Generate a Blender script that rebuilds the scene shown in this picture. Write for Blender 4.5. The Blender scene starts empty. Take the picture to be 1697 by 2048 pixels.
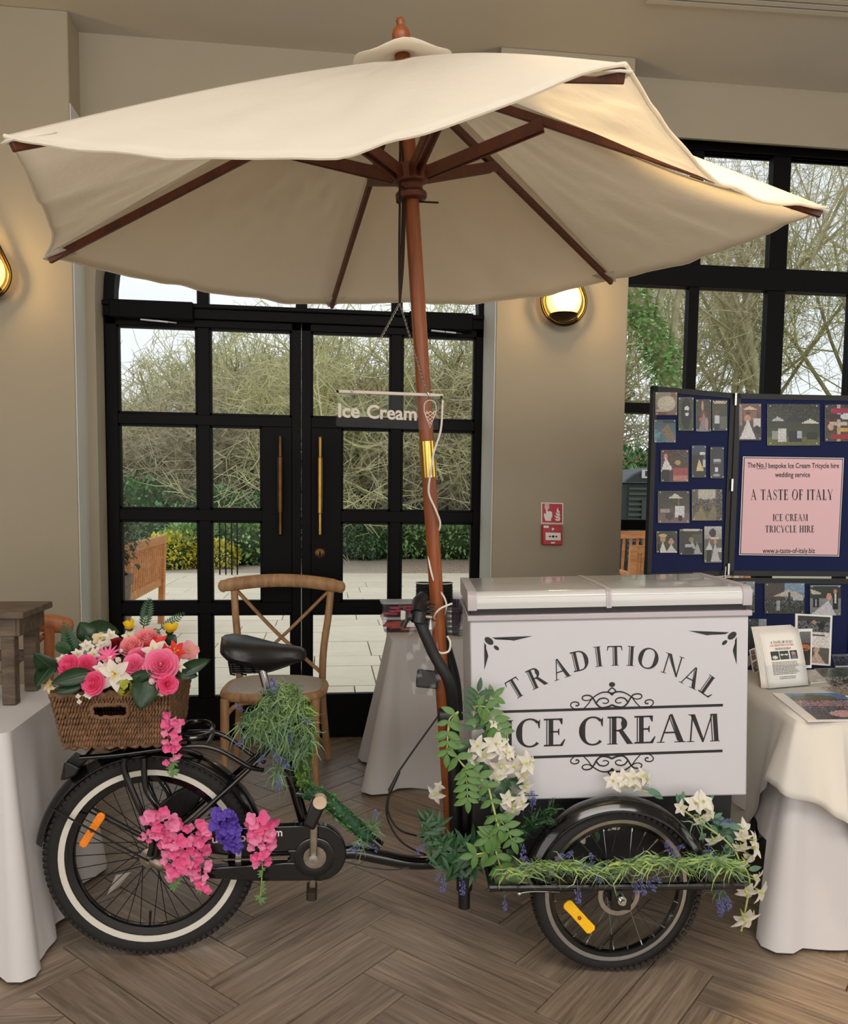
import bpy, math, random
from math import *
from mathutils import Vector as V, Matrix
SC = bpy.context.scene
COL = SC.collection

# ---------------------------------------------------------------- camera
F_PX, CX, CY, CAM_H = 1600.0, 848.5, 1125.0, 1.46
YAW, PITCH, ROLL = radians(7.0), radians(4.5), 0.012
_fw = V((sin(YAW)*cos(PITCH), cos(YAW)*cos(PITCH), -sin(PITCH)))
_rt = V((cos(YAW), -sin(YAW), 0)); _up = _rt.cross(_fw)
CR = _rt*cos(ROLL) + _up*sin(ROLL); CU = _up*cos(ROLL) - _rt*sin(ROLL); CF = _fw
CO = V((0, 0, CAM_H))
cd = bpy.data.cameras.new('camera'); cam = bpy.data.objects.new('camera', cd); COL.objects.link(cam)
cd.sensor_fit = 'AUTO'; cd.sensor_width = 36; cd.lens = F_PX/2048*36
cd.shift_y = (CY-1024)/2048; cd.clip_start = .05; cd.clip_end = 300
cam.matrix_world = Matrix(((CR.x, CU.x, -CF.x, CO.x), (CR.y, CU.y, -CF.y, CO.y), (CR.z, CU.z, -CF.z, CO.z), (0, 0, 0, 1)))
SC.camera = cam

# ---------------------------------------------------------------- world, lights, exposure
w = bpy.data.worlds.new('overcast_sky'); SC.world = w; w.use_nodes = True
nt = w.node_tree; bg = nt.nodes['Background']
tc = nt.nodes.new('ShaderNodeTexCoord'); mp = nt.nodes.new('ShaderNodeMapping'); mp.inputs['Scale'].default_value = (1, 1, 2.5)
nz = nt.nodes.new('ShaderNodeTexNoise'); nz.inputs['Scale'].default_value = 2.2; nz.inputs['Detail'].default_value = 4
cr = nt.nodes.new('ShaderNodeValToRGB')
cr.color_ramp.elements[0].position = .3; cr.color_ramp.elements[0].color = (.86, .90, .98, 1)
cr.color_ramp.elements[1].position = .7; cr.color_ramp.elements[1].color = (1, 1, 1, 1)
nt.links.new(tc.outputs['Generated'], mp.inputs[0]); nt.links.new(mp.outputs[0], nz.inputs[0])
nt.links.new(nz.outputs[0], cr.inputs[0]); nt.links.new(cr.outputs[0], bg.inputs[0])
bg.inputs[1].default_value = 1.08

def area(name, loc, target, sx, sy, energy, col):
    l = bpy.data.lights.new(name, 'AREA'); l.shape = 'RECTANGLE'; l.size = sx; l.size_y = sy; l.energy = energy; l.color = col
    o = bpy.data.objects.new(name, l); COL.objects.link(o); o.location = loc
    d = V(target)-V(loc); o.rotation_euler = d.to_track_quat('-Z', 'Y').to_euler(); return o
# added fill lights, unseen: behind the camera, at both sides and overhead
area('front_fill', (1.0, -5.9, 1.95), (1.0, 2.6, 1.95), 12.3, 3.7, 440, (1.0, .975, .95))
area('side_fill', (-4.9, .6, 1.9), (0, 2.2, 1.5), 4.6, 2.6, 70, (1.0, .98, .96))
area('side_fill', (7.3, 1.6, 1.9), (2, 2.4, 1.5), 3.6, 2.6, 60, (1.0, .98, .96))
area('overhead_front_fill', (.6, -.5, 3.87), (.6, 2.4, .8), 4.0, 1.0, 95, (1.0, .97, .94))
area('overhead_fill', (.2, .3, 3.88), (.2, 1.6, 0), 2.6, 1.2, 55, (1.0, .92, .82))
sl = bpy.data.lights.new('ceiling_spot', 'SPOT'); sl.energy = 420; sl.color = (1.0, .72, .38); sl.spot_size = radians(46); sl.spot_blend = .8; sl.shadow_soft_size = .05
so = bpy.data.objects.new('ceiling_spot', sl); COL.objects.link(so); so.location = (1.15, 1.9, 3.85)
so.rotation_euler = (V((1.0, 1.75, 2.3))-so.location).to_track_quat('-Z', 'Y').to_euler()

SC.view_settings.view_transform = 'Standard'; SC.view_settings.look = 'None'
SC.view_settings.gamma = 1; SC.view_settings.use_curve_mapping = False; SC.view_settings.exposure = 0.0
SC.cycles.use_denoising = True; SC.cycles.max_bounces = 8; SC.cycles.transparent_max_bounces = 24
SC.cycles.diffuse_bounces = 4; SC.cycles.glossy_bounces = 3; SC.cycles.transmission_bounces = 4
SC.cycles.caustics_reflective = False; SC.cycles.caustics_refractive = False
# ---------------------------------------------------------------- helpers
RND = random.Random(11)
def ray(x, y): return CF + CR*((x-CX)/F_PX) - CU*((y-CY)/F_PX)
def at(x, y, Y=None, Z=None, X=None):
    d = ray(x, y)
    t = (Y-CO.y)/d.y if Y is not None else ((Z-CO.z)/d.z if Z is not None else (X-CO.x)/d.x)
    return CO + d*t
def atp(x, y, o, n):
    d = ray(x, y); return CO + d*((V(o)-CO).dot(n)/d.dot(n))
def proj(p):
    d = V(p)-CO; z = d.dot(CF); return CX+F_PX*d.dot(CR)/z, CY-F_PX*d.dot(CU)/z
def lin(c):
    f = lambda u: (u/12.92 if u <= .04045 else ((u+.055)/1.055)**2.4)
    return tuple(f(v/255) for v in c[:3])+(1,)

def base_mat(name):
    m = bpy.data.materials.new(name); m.use_nodes = True
    return m, m.node_tree, m.node_tree.nodes['Principled BSDF']
def N(t, kind, **k):
    n = t.nodes.new('ShaderNode'+kind)
    for a, b in k.items():
        if a in n.inputs: n.inputs[a].default_value = b
        else: setattr(n, a, b)
    return n
def mat(name, c, rough=.5, metal=0, var=None, bump=None, spec=.5, coat=0, trans=0, emit=None, rand=0, sheen=0, stretch=None, transl=0, alpha=1):
    """var=(scale, amount) darkens and lightens with noise; bump=(scale, distance)"""
    m, t, b = base_mat(name); c = lin(c)
    b.inputs['Base Color'].default_value = c; b.inputs['Roughness'].default_value = rough; b.inputs['Metallic'].default_value = metal
    b.inputs['Specular IOR Level'].default_value = spec; b.inputs['Coat Weight'].default_value = coat
    b.inputs['Transmission Weight'].default_value = trans; b.inputs['Sheen Weight'].default_value = sheen
    if alpha < 1: b.inputs['Alpha'].default_value = alpha
    vec = None
    if var or bump or rand:
        tc = N(t, 'TexCoord'); vec = tc.outputs['Object']
        if stretch:
            mp = N(t, 'Mapping', Scale=stretch); t.links.new(vec, mp.inputs[0]); vec = mp.outputs[0]
        if rand:
            oi = N(t, 'ObjectInfo'); ad = N(t, 'VectorMath', operation='MULTIPLY_ADD')
            sc = N(t, 'CombineXYZ', X=17., Y=31., Z=7.); cm = N(t, 'VectorMath', operation='SCALE')
            t.links.new(sc.outputs[0], cm.inputs[0]); t.links.new(oi.outputs['Random'], cm.inputs['Scale'])
            ad = N(t, 'VectorMath', operation='ADD'); t.links.new(vec, ad.inputs[0]); t.links.new(cm.outputs[0], ad.inputs[1]); vec = ad.outputs[0]
    if var:
        nz = N(t, 'TexNoise', Scale=var[0], Detail=5.0, Roughness=.6); t.links.new(vec, nz.inputs[0])
        mr = N(t, 'MapRange'); mr.inputs['From Min'].default_value = .3; mr.inputs['From Max'].default_value = .7
        mr.inputs['To Min'].default_value = 1-var[1]; mr.inputs['To Max'].default_value = 1+var[1]*.6
        t.links.new(nz.outputs[0], mr.inputs[0]); val = mr.outputs[0]
        if rand:
            m2 = N(t, 'MapRange'); m2.inputs['To Min'].default_value = 1-rand; m2.inputs['To Max'].default_value = 1+rand
            t.links.new(oi.outputs['Random'], m2.inputs[0]); mu = N(t, 'Math', operation='MULTIPLY')
            t.links.new(val, mu.inputs[0]); t.links.new(m2.outputs[0], mu.inputs[1]); val = mu.outputs[0]
        vm = N(t, 'VectorMath', operation='SCALE'); vm.inputs[0].default_value = c[:3]
        t.links.new(val, vm.inputs['Scale']); t.links.new(vm.outputs[0], b.inputs['Base Color'])
    if bump:
        nb = N(t, 'TexNoise', Scale=bump[0], Detail=4.0); t.links.new(vec, nb.inputs[0])
        bp = N(t, 'Bump', Strength=bump[2] if len(bump) > 2 else .5, Distance=bump[1])
        t.links.new(nb.outputs[0], bp.inputs['Height']); t.links.new(bp.outputs[0], b.inputs['Normal'])
    if emit:
        b.inputs['Emission Color'].default_value = lin(emit[0]); b.inputs['Emission Strength'].default_value = emit[1]
    if transl:
        tr = N(t, 'BsdfTranslucent'); mx = N(t, 'MixShader'); mx.inputs[0].default_value = transl
        src = b.inputs['Base Color']
        if src.is_linked: t.links.new(src.links[0].from_socket, tr.inputs[0])
        else: tr.inputs[0].default_value = c
        if b.inputs['Normal'].is_linked: t.links.new(b.inputs['Normal'].links[0].from_socket, tr.inputs['Normal'])
        out = t.nodes['Material Output']
        t.links.new(b.outputs[0], mx.inputs[1]); t.links.new(tr.outputs[0], mx.inputs[2]); t.links.new(mx.outputs[0], out.inputs[0])
    return m
def clear_mat(name, tint=(255, 255, 255), gloss=.08, rough=.02, dens=1.0):
    """thin clear sheet: mostly see-through, Fresnel reflection"""
    m, t, b = base_mat(name); t.nodes.remove(b); out = t.nodes['Material Output']
    tr = N(t, 'BsdfTransparent', Color=lin(tint)); gl = N(t, 'BsdfGlossy', Roughness=rough); lw = N(t, 'LayerWeight', Blend=.5); fr = N(t, 'Math', operation='POWER'); fr.inputs[1].default_value = 5.0; t.links.new(lw.outputs['Facing'], fr.inputs[0])
    ml = N(t, 'Math', operation='MULTIPLY'); ml.inputs[1].default_value = .85*dens; gloss += .02*dens
    ad = N(t, 'Math', operation='ADD'); ad.inputs[1].default_value = gloss; mx = N(t, 'MixShader')
    t.links.new(fr.outputs[0], ml.inputs[0]); t.links.new(ml.outputs[0], ad.inputs[0]); t.links.new(ad.outputs[0], mx.inputs[0])
    t.links.new(tr.outputs[0], mx.inputs[1]); t.links.new(gl.outputs[0], mx.inputs[2]); t.links.new(mx.outputs[0], out.inputs[0])
    return m
def print_mat(name, rough=.35):
    m, t, b = base_mat(name); a = N(t, 'Attribute', attribute_name='Col'); t.links.new(a.outputs['Color'], b.inputs['Base Color'])
    b.inputs['Roughness'].default_value = rough; return m
def wood_mat(name, c1, c2, rough=.45, scale=(1, 14, 14), ring=6, rand=.15, bump=.0006):
    m, t, b = base_mat(name); b.inputs['Roughness'].default_value = rough
    tc = N(t, 'TexCoord'); oi = N(t, 'ObjectInfo'); mp = N(t, 'Mapping', Scale=scale)
    cb = N(t, 'CombineXYZ', X=3.7, Y=5.3, Z=9.1); sc = N(t, 'VectorMath', operation='SCALE'); ad = N(t, 'VectorMath', operation='ADD')
    t.links.new(cb.outputs[0], sc.inputs[0]); t.links.new(oi.outputs['Random'], sc.inputs['Scale'])
    t.links.new(tc.outputs['Object'], mp.inputs[0]); t.links.new(mp.outputs[0], ad.inputs[0]); t.links.new(sc.outputs[0], ad.inputs[1])
    n1 = N(t, 'TexNoise', Scale=1.6, Detail=4.0, Distortion=1.2); n2 = N(t, 'TexNoise', Scale=ring, Detail=6.0, Roughness=.7)
    t.links.new(ad.outputs[0], n1.inputs[0]); t.links.new(ad.outputs[0], n2.inputs[0])
    mi = N(t, 'Math', operation='MULTIPLY_ADD'); mi.inputs[1].default_value = .55
    mj = N(t, 'Math', operation='MULTIPLY'); mj.inputs[1].default_value = .45
    t.links.new(n2.outputs[0], mj.inputs[0]); t.links.new(n1.outputs[0], mi.inputs[0]); t.links.new(mj.outputs[0], mi.inputs[2])
    cr = N(t, 'ValToRGB'); e = cr.color_ramp.elements; e[0].position = .36; e[0].color = lin(c1); e[1].position = .64; e[1].color = lin(c2)
    t.links.new(mi.outputs[0], cr.inputs[0])
    mr = N(t, 'MapRange'); mr.inputs['To Min'].default_value = 1-rand; mr.inputs['To Max'].default_value = 1+rand
    t.links.new(oi.outputs['Random'], mr.inputs[0]); vs = N(t, 'VectorMath', operation='SCALE')
    t.links.new(cr.outputs[0], vs.inputs[0]); t.links.new(mr.outputs[0], vs.inputs['Scale']); t.links.new(vs.outputs[0], b.inputs['Base Color'])
    bp = N(t, 'Bump', Strength=.6, Distance=bump); t.links.new(n2.outputs[0], bp.inputs['Height']); t.links.new(bp.outputs[0], b.inputs['Normal'])
    return m

class MB:
    def __init__(s): s.v = []; s.f = []; s.mi = []; s.fc = []
    def add(s, vs, fs, mi=0, col=None):
        n = len(s.v); s.v += [tuple(p) for p in vs]; s.f += [tuple(i+n for i in f) for f in fs]; s.mi += [mi]*len(fs)
        s.fc += [col]*len(fs); return s
    def box(s, c, d, rot=None, mi=0):
        c = V(c); h = V(d)*.5; vs = []
        for x in (-1, 1):
            for y in (-1, 1):
                for z in (-1, 1):
                    p = V((x*h.x, y*h.y, z*h.z)); vs.append(c+(rot @ p if rot else p))
        return s.add(vs, [(0, 1, 3, 2), (4, 6, 7, 5), (0, 4, 5, 1), (2, 3, 7, 6), (0, 2, 6, 4), (1, 5, 7, 3)], mi)
    def b2(s, a, b, mi=0):
        a, b = V(a), V(b); return s.box((a+b)/2, (abs(b.x-a.x), abs(b.y-a.y), abs(b.z-a.z)), None, mi)
    def hexa(s, p8, mi=0):   # bottom 4 then top 4, counter-clockwise
        return s.add(p8, [(3, 2, 1, 0), (4, 5, 6, 7), (0, 1, 5, 4), (1, 2, 6, 5), (2, 3, 7, 6), (3, 0, 4, 7)], mi)
    def bar(s, a, b, w, h, up=(0, 0, 1), mi=0):
        a, b = V(a), V(b); d = (b-a).normalized(); u = V(up); u = (u-d*u.dot(d)).normalized(); r = d.cross(u)
        vs = [p+r*(i*w/2)+u*(j*h/2) for p in (a, b) for i, j in ((-1, -1), (1, -1), (1, 1), (-1, 1))]
        return s.add(vs, [(0, 3, 2, 1), (4, 5, 6, 7), (0, 1, 5, 4), (1, 2, 6, 5), (2, 3, 7, 6), (3, 0, 4, 7)], mi)
    def tube(s, pts, r, n=8, closed=False, caps=True, mi=0, flat=1.0, up=None):
        pts = [V(p) for p in pts]; k = len(pts); rr = r if isinstance(r, (list, tuple)) else [r]*k
        def tan(i):
            a = pts[(i-1) % k] if closed or i > 0 else pts[i]; b = pts[(i+1) % k] if closed or i < k-1 else pts[i]
            d = b-a; return d.normalized() if d.length > 1e-9 else V((0, 0, 1))
        t0 = tan(0); u = V(up) if up else (V((0, 0, 1)) if abs(t0.z) < .9 else V((1, 0, 0))); u = (u-t0*u.dot(t0)).normalized()
        vs = []
        for i in range(k):
            t = tan(i); u = (u-t*u.dot(t))
            u = u.normalized() if u.length > 1e-6 else t.orthogonal().normalized()
            w = t.cross(u)
            for j in range(n):
                a = 2*pi*j/n; vs.append(pts[i]+(u*cos(a)*flat+w*sin(a))*rr[i])
        fs = []
        for i in range(k if closed else k-1):
            i2 = (i+1) % k
            for j in range(n): j2 = (j+1) % n; fs.append((i*n+j, i*n+j2, i2*n+j2, i2*n+j))
        if caps and not closed: fs.append(tuple(range(n-1, -1, -1))); fs.append(tuple((k-1)*n+j for j in range(n)))
        return s.add(vs, fs, mi)
    def lathe(s, prof, c=(0, 0, 0), ax=(0, 0, 1), n=24, mi=0, a0=0, a1=2*pi, closed_prof=False):
        c = V(c); ax = V(ax).normalized(); u = ax.orthogonal().normalized()
        if abs(ax.y) > .99: u = V((1, 0, 0))
        w = ax.cross(u); full = abs(a1-a0-2*pi) < 1e-6; m = n if full else n+1; k = len(prof); vs = []
        for j in range(m):
            a = a0+(a1-a0)*j/n; d = u*cos(a)+w*sin(a)
            for r, h in prof: vs.append(c+ax*h+d*r)
        fs = []; kk = k if closed_prof else k-1
        for j in range(n):
            j2 = (j+1) % m
            for i in range(kk): i2 = (i+1) % k; fs.append((j*k+i, j2*k+i, j2*k+i2, j*k+i2))
        if not full and closed_prof: fs.append(tuple(range(k))); fs.append(tuple((m-1)*k+i for i in range(k-1, -1, -1)))
        return s.add(vs, fs, mi)
    def prism(s, poly, vec, mi=0):
        k = len(poly); vec = V(vec); vs = [V(p) for p in poly]+[V(p)+vec for p in poly]
        fs = [tuple(range(k-1, -1, -1)), tuple(range(k, 2*k))]+[(i, (i+1) % k, k+(i+1) % k, k+i) for i in range(k)]
        return s.add(vs, fs, mi)
    def sheet(s, g, mi=0, wrap=False):
        k = len(g); n = len(g[0]); vs = [p for row in g for p in row]; fs = []
        for i in range(k-1):
            for j in range(n if wrap else n-1): j2 = (j+1) % n; fs.append((i*n+j, i*n+j2, (i+1)*n+j2, (i+1)*n+j))
        return s.add(vs, fs, mi)
    def ell(s, c, r, nu=12, nv=8, rot=None, mi=0):
        c = V(c); r = V(r) if not isinstance(r, (int, float)) else V((r, r, r)); vs = []; fs = []
        for i in range(1, nv):
            for j in range(nu):
                a = pi*i/nv; b = 2*pi*j/nu; p = V((r.x*sin(a)*cos(b), r.y*sin(a)*sin(b), r.z*cos(a))); vs.append(c+(rot @ p if rot else p))
        t = V((0, 0, r.z)); vs.append(c+(rot @ t if rot else t)); vs.append(c-(rot @ t if rot else t)); T = len(vs)-2
        for j in range(nu):
            j2 = (j+1) % nu
            for i in range(nv-2): fs.append((i*nu+j, (i+1)*nu+j, (i+1)*nu+j2, i*nu+j2))
            fs.append((T, j, j2)); fs.append((T+1, (nv-2)*nu+j2, (nv-2)*nu+j))
        return s.add(vs, fs, mi)
    def mesh(s, name):
        me = bpy.data.meshes.new(name); me.from_pydata(s.v, [], s.f)
        if any(s.mi): me.polygons.foreach_set('material_index', s.mi)
        if any(c is not None for c in s.fc):
            ca = me.color_attributes.new('Col', 'FLOAT_COLOR', 'CORNER'); buf = []
            for f, c in zip(s.f, s.fc): buf += list(c or (.5, .5, .5, 1))*len(f)
            ca.data.foreach_set('color', buf)
        me.update(); return me
    def obj(s, name, m, parent=None, smooth=35, bevel=0, kind=None, label=None, solid=0, sub=0, loc=None):
        me = s.mesh(name)
        for x in (m if isinstance(m, (list, tuple)) else [m]): me.materials.append(x)
        if smooth: me.shade_smooth(); (me.set_sharp_from_angle(angle=radians(smooth)) if smooth < 180 else None)
        return link(name, me, parent, bevel, kind, label, solid, sub, loc)
def link(name, me, parent=None, bevel=0, kind=None, label=None, solid=0, sub=0, loc=None):
    o = bpy.data.objects.new(name, me); COL.objects.link(o)
    if parent:
        o.parent = parent
        if parent.type == 'EMPTY': o.matrix_parent_inverse = Matrix.Translation(-V(parent.location))
    if loc is not None: o.location = loc
    if bevel: b = o.modifiers.new('b', 'BEVEL'); b.width = bevel; b.segments = 2; b.limit_method = 'ANGLE'; b.angle_limit = radians(50); b.harden_normals = False
    if solid: q = o.modifiers.new('s', 'SOLIDIFY'); q.thickness = solid; q.offset = 0
    if sub: q = o.modifiers.new('u', 'SUBSURF'); q.levels = q.render_levels = sub
    if kind: o['kind'] = kind
    if label: o['label'] = label
    return o
def tag(o, label, cat, group=None, kind=None):
    o['label'] = label; o['category'] = cat
    if group: o['group'] = group
    if kind: o['kind'] = kind
    return o
def thing(name, label, cat, loc=(0, 0, 0), group=None):
    o = bpy.data.objects.new(name, None); COL.objects.link(o); o.location = loc; o.empty_display_size = .05
    return tag(o, label, cat, group)
def struct(o): o['kind'] = 'structure'; return o
def dup(o, parent=None):
    c = o.copy(); COL.objects.link(c)
    if parent: c.parent = parent
    for ch in list(o.children): dup(ch, c)
    return c
def put(root, loc, rot=None, scale=None):
    root.location = loc
    if rot is not None: root.rotation_euler = rot
    if scale is not None: root.scale = (scale,)*3 if isinstance(scale, (int, float)) else scale
    return root
def bez(p0, p1, p2, n):
    p0, p1, p2 = V(p0), V(p1), V(p2); return [p0*(1-t)**2+p1*2*t*(1-t)+p2*t*t for t in [i/n for i in range(n+1)]]
def spline(pts, k=8, closed=False):
    pts = [V(p) for p in pts]; n = len(pts); out = []
    for i in range(n if closed else n-1):
        g = lambda j: pts[j % n] if closed else pts[max(0, min(n-1, j))]
        a, b, c, d = g(i-1), g(i), g(i+1), g(i+2)
        for q in range(k):
            t = q/k; out.append(.5*((2*b)+(c-a)*t+(2*a-5*b+4*c-d)*t*t+(3*b-a-3*c+d)*t**3))
    if not closed: out.append(pts[-1])
    return out
def leaf_pts(L, W, bend=.25, fold=.15, n=5):
    """a leaf along +X with midrib, tip at x=L; three columns of points"""
    g = []
    for i in range(n+1):
        t = i/n; wd = W*.5*(sin(pi*min(1, t*.93+.05)))**.8*(1-.25*t) if 0 < t < 1 else W*.02
        z = -bend*L*t*t; g.append([V((L*t, -wd, z+fold*wd)), V((L*t, 0, z)), V((L*t, wd, z+fold*wd))])
    return g
def orient(d, up=(0, 0, 1)):
    """3x3 with X along d, Z near up"""
    d = V(d).normalized(); u = V(up); u = u-d*u.dot(d); u = u.normalized() if u.length > 1e-4 else d.orthogonal().normalized()
    y = u.cross(d); return Matrix(((d.x, y.x, u.x), (d.y, y.y, u.y), (d.z, y.z, u.z)))
def rnd_dir(r=RND):
    z = r.uniform(-1, 1); a = r.uniform(0, 2*pi); q = sqrt(1-z*z); return V((q*cos(a), q*sin(a), z))
def text_shape(s, size=1.0, bold=0.0):
    """flat outline of a text in the built-in typeface: (verts 2-D, faces)"""
    c = bpy.data.curves.new('txt', 'FONT'); c.body = s; c.size = size; c.offset = bold; c.fill_mode = 'FRONT'; c.resolution_u = 3
    o = bpy.data.objects.new('txt', c); COL.objects.link(o); me = bpy.data.meshes.new_from_object(o)
    vs = [(v.co.x, v.co.y) for v in me.vertices]; fs = [tuple(p.vertices) for p in me.polygons]
    bpy.data.objects.remove(o); bpy.data.curves.remove(c); bpy.data.meshes.remove(me); return vs, fs
def text_on(mb, s, x0, x1, ybase, ytop, P, slope=0, bold=0.0, mi=0, sx=None):
    """text fitted between x0 and x1 (cap height ybase-ytop), P maps (x, y) to a point"""
    vs, fs = text_shape(s, 1.0, bold)
    a = min(v[0] for v in vs); b = max(v[0] for v in vs); h = .70
    kx = (x1-x0)/(b-a); ky = (ytop-ybase)/h
    mb.add([P(x0+(v[0]-a)*kx, ybase+v[1]*ky+slope*(v[0]-a)*kx) for v in vs], fs, mi)
# ---------------------------------------------------------------- room
Zc = 3.918; YB = 4.66; YP = 4.47; YD = 4.82; YO = 4.98
M_wall = mat('wall_paint', (158, 147, 126), .75, var=(3, .03), bump=(60, .002, .25))
M_wall2 = mat('reveal_paint', (205, 206, 200), .7, var=(3, .03), bump=(60, .002, .25))
M_ceil = mat('ceiling_paint', (196, 190, 178), .8, var=(2, .03), bump=(70, .002, .25))
M_black = mat('black_joinery_paint', (9, 9, 10), .55, spec=.12, var=(9, .12), bump=(30, .0006, .3))
M_glass = clear_mat('window_glass', (250, 252, 251), .0, dens=.15)
M_plank = wood_mat('oak_plank', (98, 84, 71), (156, 138, 119), .42, (1.3, 24, 24), 5, .16, .0008)
M_joint = mat('floor_joint', (48, 38, 30), .8)

m = MB(); m.b2((-5, -6, -.12), (7.5, 4.99, -.006)); floor = struct(m.obj('floor', M_joint))
# herringbone planks: 45 degrees, apex line at X about .18
PL, PW = .68, .17; g = .0014
pm = MB(); pm.hexa([(-PL/2+g, -PW/2+g, -.006), (PL/2-g, -PW/2+g, -.006), (PL/2-g, PW/2-g, -.006), (-PL/2+g, PW/2-g, -.006),
                    (-PL/2+g*2, -PW/2+g*2, 0), (PL/2-g*2, -PW/2+g*2, 0), (PL/2-g*2, PW/2-g*2, 0), (-PL/2+g*2, PW/2-g*2, 0)])
plank_me = pm.mesh('plank'); plank_me.materials.append(M_plank)
ux = V((1, 1, 0))/sqrt(2); vx = V((-1, 1, 0))/sqrt(2); ORG = V((-.245, .085, 0)); far_planks = MB()
for j in range(-12, 13):
    for k in range(-40, 60):
        for hv in (0, 1):
            b0 = k*PW + j*2*PL
            if hv == 0: cu, cv, rz = b0+PL/2, k*PW+PW/2, pi/4
            else: cu, cv, rz = b0+PW/2, k*PW+PW+PL/2, 3*pi/4
            p = ORG+ux*cu+vx*cv
            if not (-4.9 < p.x < 7.3 and -2 < p.y < 4.9): continue
            px, py = proj(p) if p.y > 1.2 else (-999, 0)
            if -150 < px < 1800 and py < 2280:
                o = link('plank', plank_me, floor); o.matrix_parent_inverse = Matrix.Identity(4)
                o.location = p; o.rotation_euler = (0, 0, rz+(pi if RND.random() < .5 else 0))
            elif p.y < 2.6 or px < -150 or px > 1800:
                r = Matrix.Rotation(rz, 3, 'Z'); far_planks.box(p-V((0, 0, .004)), (PL-.004, PW-.004, .006), r)
far_planks.obj('plank', M_plank, floor, kind='stuff')

m = MB(); m.b2((-5, -6, Zc), (7.5, 4.99, Zc+.15)); struct(m.obj('ceiling', M_ceil))
m = MB(); m.b2((-5.15, -6, 0), (-5, 4.99, Zc)); struct(m.obj('wall_left', M_wall))
m = MB(); m.b2((7.5, -6, 0), (7.65, 4.99, Zc)); struct(m.obj('wall_right', M_wall))
m = MB(); m.b2((-5.15, -6.15, 0), (7.65, -6, Zc)); struct(m.obj('wall_front', M_wall))
# back wall: arched head over the doors, header over the window, apron below it
AX, AR, AZ = -.147, 1.112, 2.555
m = MB(); n = 28
for i in range(n):
    a0 = pi-pi*i/n; a1 = pi-pi*(i+1)/n
    x0, z0, x1, z1 = AX+AR*cos(a0), AZ+AR*sin(a0), AX+AR*cos(a1), AZ+AR*sin(a1)
    m.hexa([(x0, YB, z0), (x1, YB, z1), (x1, YO, z1), (x0, YO, z0), (x0, YB, Zc), (x1, YB, Zc), (x1, YO, Zc), (x0, YO, Zc)])
m.b2((-1.32, YB, 0), (AX-AR, YO, Zc)); m.b2((AX+AR, YB, 0), (1.0, YO, Zc))
m.hexa([(1.6, YB, 3.597), (7.5, YB, 3.597), (7.5, YO, 3.72), (1.6, YO, 3.72), (1.6, YB, Zc), (7.5, YB, Zc), (7.5, YO, Zc), (1.6, YO, Zc)]); m.b2((1.6, YB, 0), (7.5, YO, .30)); m.b2((5.6, YB, .3), (7.5, YO, 3.6))
struct(m.obj('wall_back', M_wall))
m = MB(); m.b2((-5, YP, 0), (-1.315, YO, Zc)); struct(m.obj('pillar', M_wall, bevel=.006))
m = MB(); m.b2((.938, YP, 0), (1.70, YO, Zc)); struct(m.obj('pillar', M_wall, bevel=.006))
# pale plaster reveals beside the doors
m = MB(); m.b2((-1.3155, YP+.006, 0), (-1.3105, YD-.02, Zc-.45)); struct(m.obj('trim_1', M_wall2))
m = MB(); m.b2((.9325, YP+.006, 0), (.9385, YD-.02, Zc-.45)); struct(m.obj('trim_2', M_wall2))

# skirting of the window bay
m = MB(); m.b2((1.70, YB-.016, 0), (7.5, YB, .14)); struct(m.obj('baseboard_back', M_black))

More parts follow.
